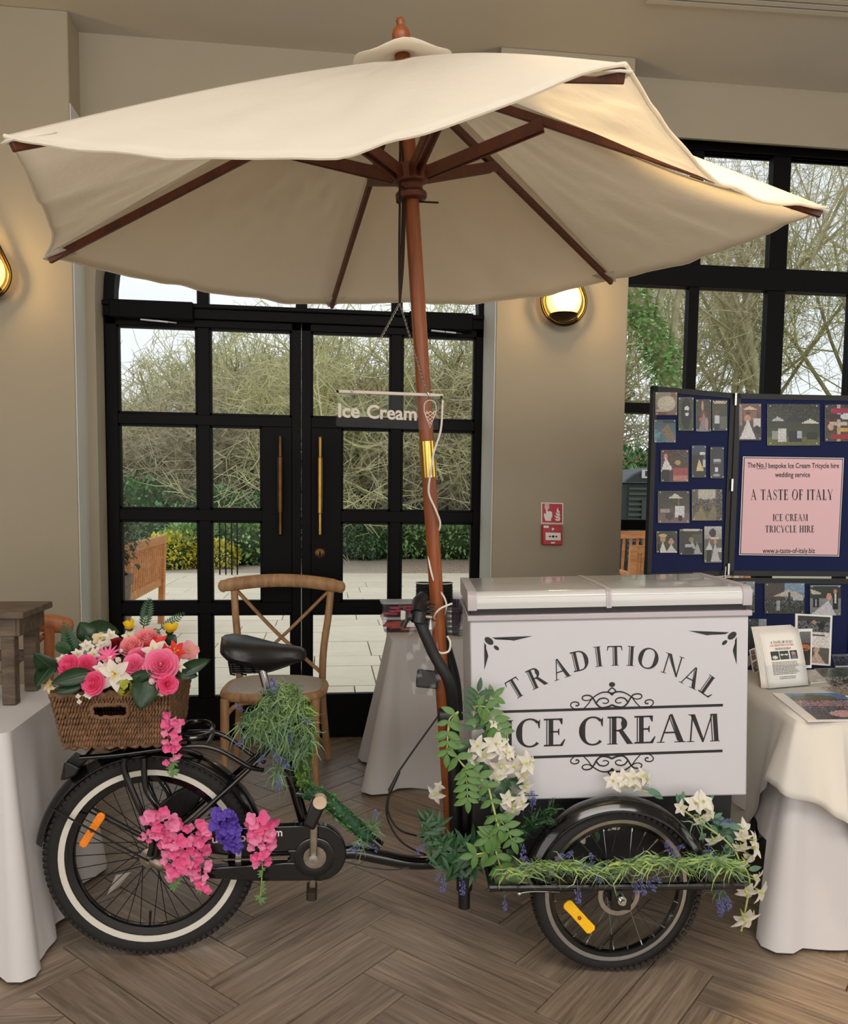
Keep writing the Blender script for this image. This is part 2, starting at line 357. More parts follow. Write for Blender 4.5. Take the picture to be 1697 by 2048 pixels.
# ---------------------------------------------------------------- double doors
FW = .07
df = MB()
df.b2((-1.318, YD, 0), (-1.258, YD+.12, AZ)); df.b2((.962, YD, 0), (1.0, YD+.12, AZ)); df.b2((-1.3, YD-.01, 2.478), (.98, YD+.12, 2.56))
df.b2((-1.3, YD-.03, 2.535), (.98, YD, 2.56)); df.b2((-1.3, YD+.01, -.01), (.98, YD+.14, .012))
dframe = struct(df.obj('trim_3', M_black, bevel=.004))
def door(idx, xs, xo, side):
    """xs = outer x of the leaf (left, right); xo = pane x ranges"""
    x0, x1 = xs; dy0, dy1 = YD+.012, YD+.065
    zr = [(.257, .768), (.835, 1.32), (1.386, 1.876), (1.936, 2.435)]
    st = MB(); st.b2((x0, dy0, .012), (x0+.004, dy1, 2.478)); d = struct(st.obj('door_%d' % idx, M_black))
    def P(name, a, b, mt=M_black, bev=.003): q = MB(); q.b2(a, b); return q.obj(name, mt, d, bevel=bev)
    P('stile', (x0, dy0, .012), (xo[0][0], dy1, 2.478)); P('stile', (xo[1][1], dy0, .012), (x1, dy1, 2.478))
    P('bottom_rail', (x0, dy0, .012), (x1, dy1, zr[0][0])); P('top_rail', (x0, dy0, zr[3][1]), (x1, dy1, 2.478))
    for a, b in zip(zr[:-1], zr[1:]): P('rail', (xo[0][0], dy0, a[1]), (xo[1][1], dy1, b[0]))
    P('muntin', (xo[0][1], dy0+.004, zr[0][0]), (xo[1][0], dy1-.004, zr[3][1]))
    lx = (xo[1][1]-.174, xo[1][1]) if side < 0 else (xo[0][0], xo[0][0]+.179)
    P('lock_panel', (lx[0], dy0-.004, zr[1][0]), (lx[1], dy1+.004, zr[2][1]))
    for k, z in enumerate(zr):
        for q, (a, b) in enumerate(xo):
            if k in (1, 2) and ((side < 0 and q == 1) or (side > 0 and q == 0)):
                a, b = (a, lx[0]) if side < 0 else (lx[1], b)
            pm = MB(); pm.b2((a, YD+.036, z[0]), (b, YD+.042, z[1])); pm.obj('pane', M_glass, d, smooth=0)
            bd = MB()     # glazing bead round each pane
            for s0, s1 in (((a, z[0]), (a+.012, z[1])), ((b-.012, z[0]), (b, z[1])), ((a, z[0]), (b, z[0]+.012)), ((a, z[1]-.012), (b, z[1]))):
                bd.b2((s0[0], YD+.018, s0[1]), (s1[0], YD+.058, s1[1]))
            bd.obj('glazing_bead', M_black, d)
    return d, P
M_brass = mat('aged_brass', (150, 118, 62), .32, 1, var=(18, .25))
M_bronze = mat('dark_bronze', (96, 70, 44), .4, 1, var=(18, .25))
def pull(d, x, mt, cyl=False):
    h = MB(); h.tube([(x, YD-.05, 1.25), (x, YD-.05, 1.81)], [.011]*2, 10); o = h.obj('pull_handle', mt, d)
    h = MB(); h.tube([(x, YD-.05, 1.37), (x, YD-.05, 1.70)], .0165, 12); h.obj('grip', mt, o, bevel=.003)
    for z in (1.33, 1.74): h = MB(); h.tube([(x, YD-.05, z), (x, YD+.012, z)], .008, 8); h.obj('standoff', mt, o)
    for z in (1.248, 1.812): h = MB(); h.ell((x, YD-.05, z), .0115, 10, 6); h.obj('finial', mt, o)
    if cyl:
        h = MB(); h.lathe([(0, 0), (.031, 0), (.031, -.012), (.022, -.016), (0, -.016)], (x, YD+.012, 1.132), (0, 1, 0), 24); lk = h.obj('lock_escutcheon', M_bronze, d)
        h = MB(); h.b2((x-.004, YD-.007, 1.118), (x+.004, YD-.003, 1.146)); h.obj('keyway', M_black, lk)
def closer(d, x0, x1):
    h = MB(); h.b2((x0, YD-.055, 2.462), (x1, YD+.012, 2.562)); o = h.obj('door_closer', mat('closer_cover', (9, 9, 10), .6, spec=.1), d, bevel=.006)
    h = MB(); xm = (x0+x1)/2; h.bar((xm-.06, YD-.04, 2.455), (xm+.09, YD-.03, 2.448), .02, .008); h.bar((xm+.02, YD-.04, 2.452), (xm+.13, YD+.0, 2.452), .014, .008)
    h.obj('closer_arm', mat('closer_arm_metal', (120, 120, 122), .35, 1), o)
d1, P1 = door(1, (-1.256, -.1495), ((-1.192, -.745), (-.676, -.204)), -1)
pull(d1, -.268, M_bronze); closer(d1, -1.215, -.755)
d2, P2 = door(2, (-.1465, .960), ((-.09, .383), (.447, .893)), 1)
pull(d2, -.037, M_brass, True); closer(d2, .482, .862)
# arched fanlight
fm = MB(); fm.lathe([(AR+.01, 0), (AR-.06, 0), (AR-.06, .1), (AR+.01, .1)], (AX, YD, AZ), (0, 1, 0), 40, a0=0, a1=pi, closed_prof=True)
# lathe axis +Y: sweep upward half
fan = struct(fm.obj('window_1', M_black))
if max(v.co.z for v in fan.data.vertices) < AZ+.5:
    for v in fan.data.vertices: v.co.z = 2*AZ-v.co.z
    fan.data.flip_normals()
for x in (-.71, -.147, .415):
    h = sqrt((AR-.03)**2-(x-AX)**2); q = MB(); q.b2((x-.033, YD+.01, AZ), (x+.033, YD+.07, AZ+h)); q.obj('muntin', M_black, fan, bevel=.003)
q = MB(); k = 24
q.prism([(AX+(AR-.05)*cos(pi*i/k), YD+.036, AZ+(AR-.05)*sin(pi*i/k)) for i in range(k+1)], (0, .006, 0)); q.obj('pane', M_glass, fan, smooth=0)

# ---------------------------------------------------------------- tall window on the right
wm = MB(); wm.b2((1.62, YD, 3.605), (5.6, YD+.1, 3.70)); win = struct(wm.obj('window_2', M_black, bevel=.004))
vx_ = [1.66, 2.225, 2.295, 2.745, 2.862, 3.31, 3.38, 3.83, 3.95, 4.40, 4.47, 4.92, 5.04, 5.6]
hz = [(.30, .40), (1.285, 1.350), (2.012, 2.074), (2.79, 2.925), (3.605, 3.66)]
for a, b in ((2.228, 2.293), (2.745, 2.861), (3.31, 3.375), (3.83, 3.95), (4.40, 4.465), (4.92, 5.04)):
    q = MB(); q.b2((a, YD+.010, .3), (b, YD+.070, 3.63)); q.obj('mullion', M_black, win, bevel=.003)
for a, b in hz:
    q = MB(); q.b2((1.6, YD, a), (5.6, YD+.08, b)); q.obj('transom' if b-a > .08 else 'rail', M_black, win, bevel=.003)
xs = [(1.62, 2.228), (2.293, 2.745), (2.861, 3.31), (3.375, 3.83), (3.95, 4.4), (4.465, 4.92), (5.04, 5.6)]
for a, b in xs:
    for (z0, z1) in ((.4, 1.285), (1.35, 2.012), (2.074, 2.79), (2.925, 3.605)):
        if a > 3.9: continue
        q = MB(); q.b2((a, YD+.036, z0), (b, YD+.042, z1)); q.obj('pane', M_glass, win, smooth=0)
q = MB(); q.b2((3.9, YD+.036, .4), (5.6, YD+.042, 3.605)); q.obj('pane', M_glass, win, smooth=0)

# ---------------------------------------------------------------- ceiling slot vent
vt = thing('ceiling_vent', 'long white slot air vent running across the ceiling', 'vent', (2.2, 3.9, Zc))
M_vent = mat('vent_white', (196, 190, 176), .5)
a0, a1 = V((1.55, 3.955, Zc)), V((3.6, 3.885, Zc)); dv = (a1-a0).normalized(); nv = V((dv.y, -dv.x, 0)); nv = -nv if nv.y > 0 else nv
q = MB(); q.bar(a0+nv*.11+V((0, 0, -.004)), a1+nv*.11+V((0, 0, -.004)), .25, .004); q.obj('backing', mat('vent_dark', (40, 38, 34), .8), vt)
for i in range(6):
    q = MB(); q.bar(a0+nv*(.0+i*.045)+V((0, 0, -.012)), a1+nv*(.0+i*.045)+V((0, 0, -.012)), .03, .012); q.obj('slat', M_vent, vt)
# ---------------------------------------------------------------- terrace and garden
M_slab = mat('sandstone_slab', (232, 221, 198), .75, var=(4, .07), bump=(25, .002, .3), rand=.05)
M_soil = mat('ground_soil', (92, 78, 58), .95, var=(3, .3))
M_gravel = mat('gravel_path', (190, 176, 160), .95, var=(40, .35), bump=(60, .01, .8))
m = MB(); m.b2((-14, 4.99, -.2), (20, 15.75, -.03)); ter = struct(m.obj('terrace', mat('slab_joint', (150, 136, 112), .9)))
far_slabs = MB(); y = 5.0
while y < 15.7:
    h = RND.choice((.45, .6, .75)); h = min(h, 15.75-y); x = -9+RND.uniform(0, .6)
    while x < 13:
        wdt = RND.choice((.6, .9, .9, 1.2))
        px, py = proj((x+wdt/2, y+h/2, 0))
        if 60 < px < 1010 or 1180 < px < 1340:
            q = MB(); z = RND.uniform(-.004, .0)
            q.b2((x+.006, y+.006, -.03), (x+wdt-.006, y+h-.006, z)); q.obj('paving_slab', M_slab, ter, smooth=0)
        elif px < 2600 and px > -900: q = MB(); far_slabs.b2((x+.006, y+.006, -.03), (x+wdt-.006, y+h-.006, 0))
        x += wdt
    y += h
far_slabs.obj('paving_slab', M_slab, ter, smooth=0, kind='stuff')
m = MB(); m.b2((-20, 15.75, -.2), (26, 19.6, -.01)); struct(m.obj('path', M_gravel))
mb_ = MB(); brick_cols = 0
for i in range(11):
    for j in range(14):
        x = 1.55+i*.235+(j % 2)*.11; yy = 15.8+j*.25
        mb_.b2((x, yy, -.01), (x+.22, yy+.235, .006+RND.uniform(0, .004)))
mb_.obj('paving_brick', mat('brick_paving', (178, 158, 140), .85, var=(8, .2)), ter, kind='stuff', smooth=0)
# rising ground
g = []
for i in range(26):
    yy = 15.6+i*1.6; rw = []
    for j in range(61):
        xx = -32+j*1.3; t = max(0, (yy-19)/26); z = -.03+4.2*t*t*(3-2*t)*(1+.25*sin(xx*.3+1))+(.25*sin(xx*1.7)*cos(yy*1.3)*min(1, t*4))
        if yy < 17.0 or (xx > -1.2 and yy < 19.6): z = min(z, -.06)
        rw.append(V((xx, yy, z)))
    g.append(rw)
m = MB(); m.sheet(g); struct(m.obj('hill', mat('undergrowth_ground', (140, 128, 90), .95, var=(1.6, .6), bump=(8, .08, .8))))
# rough tangle of brushwood on the bank: many low twigs, one mesh
M_twig = mat('olive_twig', (200, 196, 146), .9, var=(4, .5))
M_twig2 = mat('grey_brown_twig', (196, 186, 152), .9, var=(4, .5))
M_bark = mat('mossy_bark', (168, 160, 124), .9, var=(5, .35), bump=(22, .012, .8))
M_leafg = [mat('hedge_leaf_dark', (108, 152, 98), .5, rand=0, var=(5, .35)), mat('hedge_leaf_mid', (158, 196, 124), .5, var=(5, .35)), mat('hedge_leaf_yellow', (222, 214, 84), .55, var=(5, .3))]
def twig(mb, a, b, r0, r1, bend):
    m_ = (a+b)/2+bend
    mb.tube([a, m_, b], [r0, (r0+r1)/2, r1], 3, caps=False)
def grow(tr, fine, p, d, L, r, depth, spec, rr):
    """spec per depth: (children, length ratio, spread)"""
    k = 3 if depth == 0 else 2; pts = [p]; rad = [r]; q = p; dd = d.copy()
    for i in range(k):
        dd = (dd+rnd_dir(rr)*.22+V((0, 0, .06))).normalized(); q = q+dd*(L/k); pts.append(q); rad.append(r*(1-.38*(i+1)/k))
    (tr if depth < 2 else fine).tube(pts, rad, 6 if depth < 2 else 3, caps=False)
    if depth >= len(spec): return
    nch, lr, sp = spec[depth]
    for c in range(nch):
        t = rr.uniform(.35, 1.0) if depth else rr.uniform(.5, 1.0); i = min(int(t*k), k-1); f = t*k-i
        o = pts[i].lerp(pts[i+1], f); nd = (dd*(1-sp)+rnd_dir(rr)*sp*1.25+V((0, 0, .12))).normalized()
        grow(tr, fine, o, nd, L*lr*rr.uniform(.7, 1.25), max(.005, rad[i]*.55), depth+1, spec, rr)
def tree_meshes(seed, L, r, spec, lean=(0, 0, 1)):
    rr = random.Random(seed); a, b = MB(), MB(); grow(a, b, V((0, 0, -.1)), V(lean).normalized(), L, r, 0, spec, rr); return a, b
bushy = [(8, 1.05, .60), (6, .66, .70), (6, .62, .76), (5, .64, .82), (4, .7, .88)]
tall = [(6, .62, .38), (5, .62, .6), (4, .6, .7), (4, .6, .8), (3, .7, .85)]
protos = []
for sd, L, r, spec, tm in ((3, 1.5, .12, bushy, M_twig), (5, 1.3, .11, bushy, M_twig2), (8, 6.0, .12, tall, M_twig2), (21, 5.2, .10, tall, M_twig)):
    a, b = tree_meshes(sd, L, r, spec); ma, mb2 = a.mesh('tree_trunk'), b.mesh('tree_twigs')
    ma.materials.append(M_bark); mb2.materials.append(tm); ma.shade_smooth(); protos.append((ma, mb2))
def tree(kind, loc, sc, rz, label, group='bare garden trees', name='bare_tree'):
    t = thing(name, label, 'tree', (0, 0, 0), group); ma, mb2 = protos[kind]
    link('trunk', ma, t); link('twigs', mb2, t, kind='stuff'); put(t, loc, (0, 0, rz), sc); return t
def gz(x, y): return 0 if y < 19 else 4.2*((y-19)/26)**2*(3-2*(y-19)/26)*.9
for (px, Y, sc, k, rz) in ((250, 25, 1.05, 0, .3), (330, 23, 1.1, 1, 2.2), (400, 26, 1.5, 0, 4.), (500, 24, 1.45, 1, 1.), (560, 28, 1.7, 0, 5.2), (640, 24, 1.45, 1, 3.3),
                           (700, 21.5, 1.5, 0, .9), (790, 23, 1.6, 1, 5.6), (850, 21, 1.55, 0, 2.7), (930, 22.5, 1.7, 1, 4.4), (1010, 25, 1.9, 0, 1.9)):
    x = at(px, 1000, Y=Y).x
    tree(k, (x, Y, gz(x, Y)), sc*1.3, rz, 'bare spreading tree of dense olive twigs behind the double doors', 'dense bare trees seen through the doors')
for (px, Y, sc, k, rz) in ((1420, 17.5, .95, 2, 1.2), (1462, 19, 1.0, 3, 2.8), (1510, 17.5, .95, 3, 4.4), (1790, 17, 1.0, 3, 1.), (1880, 19, 1.1, 2, 4.), (1990, 18, 1.0, 3, 2.), (2120, 19, 1.1, 2, 5.), (1600, 16, 1.0, 2, 3.), (1670, 18.5, 1.1, 3, .4),
                           (1280, 24, 1.2, 3, 2.), (1550, 26, 1.3, 2, 3.7)):
    x = at(px, 1000, Y=Y).x
    tree(k, (x, Y, gz(x, Y)-.1), sc, rz, 'tall bare tree with upright mossy trunk behind the right window', 'tall bare trees seen through the window')
for (px, Y, sc, k, rz) in ((1240, 20, .85, 1, 2.), (1420, 23, .9, 1, 5.), (1610, 22, .9, 1, 3.1)):
    x = at(px, 1000, Y=Y).x
    tree(k, (x, Y, 0), sc, rz, 'low tangled bare tree between the tall trunks behind the window', 'low bare trees seen through the window')
def leafcloud(seed, n, rad, size, squash=1.0, shell=.55):
    rr = random.Random(seed); q = MB()
    for i in range(n):
        d = rnd_dir(rr); t = shell+(1-shell)*rr.random(); p = V((d.x*rad[0]*t, d.y*rad[1]*t, rad[2]*(1+d.z*t)))
        p += rnd_dir(rr)*.06
        o = orient(d+rnd_dir(rr)*.9); L = size*rr.uniform(.7, 1.3)
        q.add([p, p+o @ V((L*.5, -L*.28, 0)), p+o @ V((L, 0, -.1*L)), p+o @ V((L*.5, L*.28, 0))], [(0, 1, 2, 3)])
    return q
bush_me = []
for sd, rad, mt in ((1, (.95, .6, .5), 0), (2, (.9, .6, .45), 1), (4, (.75, .5, .38), 2), (6, (1.2, .8, .75), 0)):
    b = leafcloud(sd, 2600, rad, .10); me = b.mesh('bush_leaves'); me.materials.append(M_leafg[mt]); bush_me.append(me)
core_me = []
for rad in ((.8, .5, .42), (.78, .5, .38), (.62, .4, .3), (1.0, .66, .62)):
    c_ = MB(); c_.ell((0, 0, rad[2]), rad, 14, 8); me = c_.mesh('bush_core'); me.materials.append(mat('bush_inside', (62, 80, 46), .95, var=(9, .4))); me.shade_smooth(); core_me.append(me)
def shrub(k, px, Y, sc, label, z=0, grp=None):
    x = at(px, 1000, Y=Y).x; t = thing('shrub', label, 'shrub', (0, 0, 0), grp)
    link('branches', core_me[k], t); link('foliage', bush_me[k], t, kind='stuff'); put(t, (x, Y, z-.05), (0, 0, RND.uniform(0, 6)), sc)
DK, MD, YL = 'low dark green evergreen shrub at the garden edge', 'low mid green leafy shrub at the garden edge', 'low yellow green shrub beside the terrace edge'
for k, px, Y, sc, lb in ((2, 345, 16.9, 1.0, YL), (1, 390, 17.6, 1.1, MD), (2, 425, 17.0, .8, YL), (1, 480, 18., 1.2, MD), (3, 530, 19.5, 1.1, DK), (0, 330, 19, 1.3, DK), (3, 440, 20.5, 1.2, DK), (1, 570, 19.4, 1.1, MD),
                         (0, 650, 19.7, 1.0, DK), (0, 700, 20, 1.15, DK), (2, 745, 20.2, 1.4, 'bright yellow flowering shrub among the evergreens'), (0, 735, 19.6, .9, DK), (1, 800, 20, 1.2, MD), (1, 850, 20.2, 1.35, MD), (1, 900, 19.9, 1.15, MD), (0, 945, 20.1, 1.25, DK),
                         (3, 700, 22, 1.3, DK), (3, 820, 22.5, 1.3, DK), (3, 930, 22.3, 1.3, DK), (3, 250, 21, 1.4, DK), (3, 1255, 17.2, 1.5, DK), (3, 1300, 18.5, 1.9, DK),
                         (1, 1400, 17.5, 2.0, MD), (1, 1500, 17., 2.3, MD), (1, 1590, 16.5, 2.4, MD), (1, 1680, 17., 2.5, MD), (1, 1790, 17.5, 2.5, MD), (1, 1920, 18, 2.6, MD)):
    shrub(k, px, Y, sc, lb, 0, {DK: 'dark evergreen shrubs', MD: 'mid green shrubs', YL: 'yellow green shrubs'}.get(lb))
# ivy-clad leaning tree at the left of the right-hand window
iv = thing('ivy_tree', 'thick tree trunk leaning left and clad in green ivy', 'tree', (0, 0, 0))
pts = [at(1365, 1050, Y=15), at(1345, 800, Y=15), at(1312, 690, Y=15), at(1265, 590, Y=15.2), at(1225, 500, Y=15.4)]; pts[0].z = 0
q = MB(); q.tube(spline(pts, 6), [.22-.08*i/24 for i in range(25)], 10); q.obj('trunk', M_bark, iv)
for ends in ([(1318, 700), (1320, 600), (1352, 480)], [(1300, 660), (1300, 590), (1290, 480)], [(1340, 780), (1350, 640), (1372, 520)]):
    q = MB(); q.tube(spline([at(x, y, Y=15.1) for x, y in ends], 5), [.10-.05*i/10 for i in range(11)], 8); q.obj('branch', M_bark, iv)
q = MB(); rr = random.Random(5); sp = spline(pts, 20)
for i in range(2600):
    c_ = rr.choice(sp[8:62]); d = rnd_dir(rr); d.z *= .4; p = c_+d.normalized()*rr.uniform(.16, .36)+V((0, 0, rr.uniform(-.2, .2))); o = orient(d+rnd_dir(rr)*.7); L = rr.uniform(.07, .13)
    q.add([p, p+o @ V((L*.5, -L*.4, 0)), p+o @ V((L, 0, -.1*L)), p+o @ V((L*.5, L*.4, 0))], [(0, 1, 2, 3)])
q.obj('ivy_leaves', M_leafg[1], iv, kind='stuff')
# teak benches
M_teak = wood_mat('garden_teak', (176, 112, 66), (214, 152, 96), .6, (1, 8, 8), 5, .05)
def bench(name, label, A, B, facing, h=.94, seat_d=.5):
    """back from A to B on the ground, seat towards facing"""
    t = thing(name, label, 'bench', (A+B)/2); d = (B-A).normalized(); n_ = V(facing).normalized(); L = (B-A).length
    def p(s, f, z): return A+d*s+n_*f+V((0, 0, z))
    def bar(nm, a, b, w_, h_): q = MB(); q.bar(a, b, w_, h_); return q.obj(nm, M_teak, t, bevel=.004)
    bar('top_rail', p(0, -.04, h), p(L, -.04, h), .045, .09); bar('back_rail', p(0, 0, .48), p(L, 0, .48), .04, .08)
    k = int(L/.105)
    for i in range(1, k): bar('back_slat', p(i*L/k, 0, .5), p(i*L/k, -.035, h-.02), .035, .016)
    for s in (0.03, L-.03):
        bar('leg', p(s, 0, 0), p(s, -.04, h+.03), .07, .06); bar('leg', p(s, seat_d, 0), p(s, seat_d, .66), .065, .065); bar('armrest', p(s, -.02, .67), p(s, seat_d+.04, .67), .07, .035)
    for i in range(6): bar('seat_slat', p(0, .06+i*.085, .44), p(L, .06+i*.085, .44), .065, .022)
    bar('front_rail', p(0, seat_d, .38), p(L, seat_d, .38), .03, .09); return t
ba, bb_ = at(250, 1200, Z=.48), at(322, 1163, Z=.48); ba.z = bb_.z = 0
bench('garden_bench', 'teak slatted garden bench on the terrace beyond the left door', ba, bb_, (-1, .1, 0), .97)
bench('garden_bench', 'teak garden bench nearer the glass, outside the right window', V((3.26, 8.3, 0)), V((4.8, 8.6, 0)), (.1, 1, 0), .95)
bench('garden_bench', 'teak garden bench by the dark wagon, outside the right window', V((3.3, 9.3, 0)), V((5.0, 9.9, 0)), (-.2, 1, 0), 1.06)
# pot with clipped shrub
pt = thing('plant_pot', 'weathered round stone pot with a clipped shrub outside the left door', 'plant pot', at(238, 1250, Y=5.9)*1)
c0 = at(236, 1150, Y=5.9); q = MB(); q.lathe([(0, 0), (.16, 0), (.20, .45), (.215, .82), (.235, .84), (.235, .9), (.2, .9), (.19, .84), (0, .84)], (c0.x-.13, 5.9, 0), n=28)
q.obj('pot', mat('weathered_stone', (150, 132, 118), .9, var=(14, .4), bump=(30, .006, .6)), pt)
b = leafcloud(9, 1900, (.24, .24, .33), .05); b.v = [(x+c0.x-.10, yy+5.9, z+.86) for x, yy, z in b.v]; b.obj('foliage', mat('pot_shrub_leaf', (92, 104, 62), .5, var=(6, .4)), pt, kind='stuff')
q = MB(); q.tube([(c0.x-.1, 5.9, .84), (c0.x-.1, 5.9, 1.2)], .02, 6); q.obj('stem', M_bark, pt)
# old dark railway-van style wagon on the right
M_wag = mat('wagon_dark_green', (38, 46, 46), .55, var=(4, .2)); M_wag2 = mat('wagon_roof', (92, 98, 104), .5, var=(4, .15)); M_lou = mat('wagon_louvre', (78, 90, 84), .5)
wg = thing('wagon', 'dark green old wooden van with louvred end and curved roof beyond the right window', 'wagon', (5.6, 13, 0))
x0, x1, yw = 4.95, 6.6, 13.0
q = MB(); q.b2((x0, yw, .45), (x1, yw+3.2, 1.78)); q.obj('body', M_wag, wg, bevel=.02)
k = 10; q = MB(); q.prism([(x0-.05+(x1-x0+.1)*i/k, yw-.08, 1.78+.30*sin(pi*i/k)**.6) for i in range(k+1)], (0, 3.4, 0)); q.obj('roof', M_wag2, wg)
q = MB(); q.prism([(x0+.02+(x1-x0-.04)*i/k, yw-.1, 1.80+.24*sin(pi*i/k)**.6) for i in range(k+1)], (0, .03, 0)); q.obj('roof_end', M_wag, wg)
for i in range(14): q = MB(); q.bar((x0+.1, yw-.02, .55+i*.088), (x1-.1, yw-.02, .55+i*.088), .05, .035, up=(0, -.5, 1)); q.obj('louvre', M_lou, wg)
q = MB(); q.b2((x0+.32, yw-.06, .75), (x0+.8, yw-.03, 1.5)); q.obj('hatch_panel', mat('wagon_hatch', (52, 62, 60), .5), wg, bevel=.01)
q = MB(); q.b2((x0+.28, yw-.13, 1.86), (x0+.72, yw-.1, 2.0)); pl_ = q.obj('number_plate', mat('plate_white', (200, 200, 198), .5), wg)
q = MB()
for i, s in enumerate((.03, .1, .17, .22, .29, .34)): q.b2((x0+.3+s, yw-.134, 1.89), (x0+.34+s, yw-.13, 1.98-.03*(i % 2)))
q.obj('plate_marks', M_wag, pl_)
for xx in (x0+.3, x1-.3):
    for yy in (yw+.5, yw+2.7): q = MB(); q.lathe([(0, -.05), (.36, -.05), (.38, 0), (.36, .05), (0, .05)], (xx, yy, .38), (1, 0, 0), 20); q.obj('wheel', M_wag, wg)
# path railing posts seen through the left door
rl = thing('railing', 'thin black metal railing posts at the terrace edge behind the chair', 'railing', at(465, 1145, Z=0))
for x in (440, 452, 464, 475):
    b0 = at(x, 1148, Y=15.4); b0.z = 0; q = MB(); q.tube([b0, b0+V((0, 0, 1.0))], .013, 6); q.obj('post', M_black, rl)
a, b_ = at(440, 1060, Y=15.4), at(475, 1060, Y=15.4); a.z = b_.z = 1.0; q = MB(); q.tube([a, b_], .012, 6); q.obj('rail', M_black, rl)
# ---------------------------------------------------------------- tricycle
M_gloss = mat('gloss_black_enamel', (9, 9, 10), .16, coat=.4)
M_satin = mat('satin_black', (14, 14, 15), .42)
M_rubber = mat('tyre_rubber', (24, 22, 21), .82, var=(30, .2), bump=(90, .001, .5))
M_tread = mat('dusty_tread', (40, 34, 30), .9, var=(12, .35))
M_wline = mat('reflective_sidewall', (205, 200, 188), .5)
M_alu = mat('brushed_aluminium', (176, 174, 170), .28, 1, var=(40, .1))
M_spoke = mat('steel_spoke', (120, 120, 122), .3, 1)
M_spokeb = mat('black_spoke', (34, 34, 36), .4, .6)
M_chrome = mat('chrome', (205, 205, 205), .12, 1)
M_amber = mat('amber_reflector', (255, 140, 0), .15, trans=.15, emit=None, spec=.8, bump=(220, .002, .8))
M_amber2 = mat('yellow_reflector', (255, 196, 0), .12, spec=.8, bump=(220, .002, .8))
M_worn = mat('worn_alloy', (150, 138, 122), .45, .8, var=(30, .35))
M_grip = mat('bar_tape', (22, 22, 23), .6, bump=(40, .003, .6))
HR = V((-.547, 2.553, .3275))
trike = thing('tricycle', 'black cargo tricycle with fat tyres carrying the white ice cream freezer', 'tricycle', (.2, 2.5, 0))

def wheel(nm, c, ax, R, w, rims, sp_n, sp_mat, hubr, side_line=None, rim_mat=None, refl=None, label=None):
    ax = V(ax).normalized()
    q = MB(); prof = []; rim_r = rims[0]
    k = 14
    for i in range(k+1):
        a = -pi*.5-pi*.12+ (pi+pi*.24)*i/k  # round tyre section
        rc = R-w/2; prof.append((rc+cos(a)*w/2, sin(a)*w/2))
    prof = [(rim_r, -w*.33)]+prof+[(rim_r, w*.33)]
    q.lathe(prof, c, ax, 72)
    ty = q.obj('tyre', M_rubber, trike, smooth=60, label=label)
    # tread blocks
    q = MB(); u = V((1, 0, 0)) if abs(ax.x) < .5 else V((0, 0, 1)); u = (u-ax*u.dot(ax)).normalized(); v = ax.cross(u); n = int(2*pi*R/.021)
    for i in range(n):
        a = 2*pi*i/n; d = u*cos(a)+v*sin(a); t = v*cos(a)-u*sin(a)
        for s, hgt in ((-.36, .0), (0, .004), (.36, .0)):
            p = c+d*(R-.0045+hgt-(.0075 if s else 0))+ax*(s*w)+t*(.004 if s == 0 else 0)
            q.box(p, (.010, .013, w*.24), Matrix((d, t, ax)).transposed())
    q.obj('tread', M_tread, ty, kind='stuff', smooth=0)
    if side_line:
        for s in (-1, 1):
            q = MB(); q.lathe([(side_line[0], s*w*.36), (side_line[1], s*w*.40), (side_line[1], s*w*.46), (side_line[0], s*w*.42)], c, ax, 72, closed_prof=True)
            q.obj('sidewall_stripe', M_wline, ty)
    q = MB(); r0, r1 = rims[1], rims[0]
    q.lathe([(r0, -.008), (r0+.004, -.013), (r1, -w*.30), (r1, w*.30), (r0+.004, .013), (r0, .008)], c, ax, 72, closed_prof=True)
    rm = q.obj('rim', rim_mat or M_gloss, trike, smooth=40)
    if rim_mat is None and not side_line:
        for s in (-1, 1):
            q = MB(); q.lathe([(r1-.012, s*w*.22), (r1+.004, s*w*.25), (r1+.004, s*w*.36), (r1-.012, s*w*.33)], c, ax, 72, closed_prof=True); q.obj('braking_edge', M_alu, rm)
    q = MB()
    q.lathe([(0, -.055), (.012, -.055), (.014, -.04), (hubr, -.036), (hubr, -.03), (hubr*.5, -.025), (hubr*.5, .025), (hubr, .03), (hubr, .036), (.014, .04), (.012, .055), (0, .055)], c, ax, 28)
    hb = q.obj('hub', M_worn if nm == 'rear' else M_satin, trike)
    for i in range(sp_n):
        a = 2*pi*i/sp_n; s = 1 if i % 2 else -1; off = (1 if (i//2) % 2 else -1)*.72
        d = u*cos(a)+v*sin(a); h = u*cos(a+off)+v*sin(a+off)
        q = MB(); p0 = c+h*hubr*.9+ax*(s*.032); p1 = c+d*(r0+.002)
        q.tube([p0, p1], .0014 if sp_mat is M_spokeb else .0016, 5); so_ = q.obj('spoke', sp_mat, rm)
        if sp_mat is M_spoke: q = MB(); q.tube([p1+(p0-p1).normalized()*.014, p1], .0028, 6); q.obj('spoke_nipple', M_alu, rm)
    q = MB(); a = -pi/2+.05; d = u*cos(a)+v*sin(a); d = d if d.z < 0 else -d; q.tube([c+d*r0, c+d*(r0-.045)], [.0035, .0045], 8); q.obj('valve', M_satin, rm)
    return ty, rm, u, v
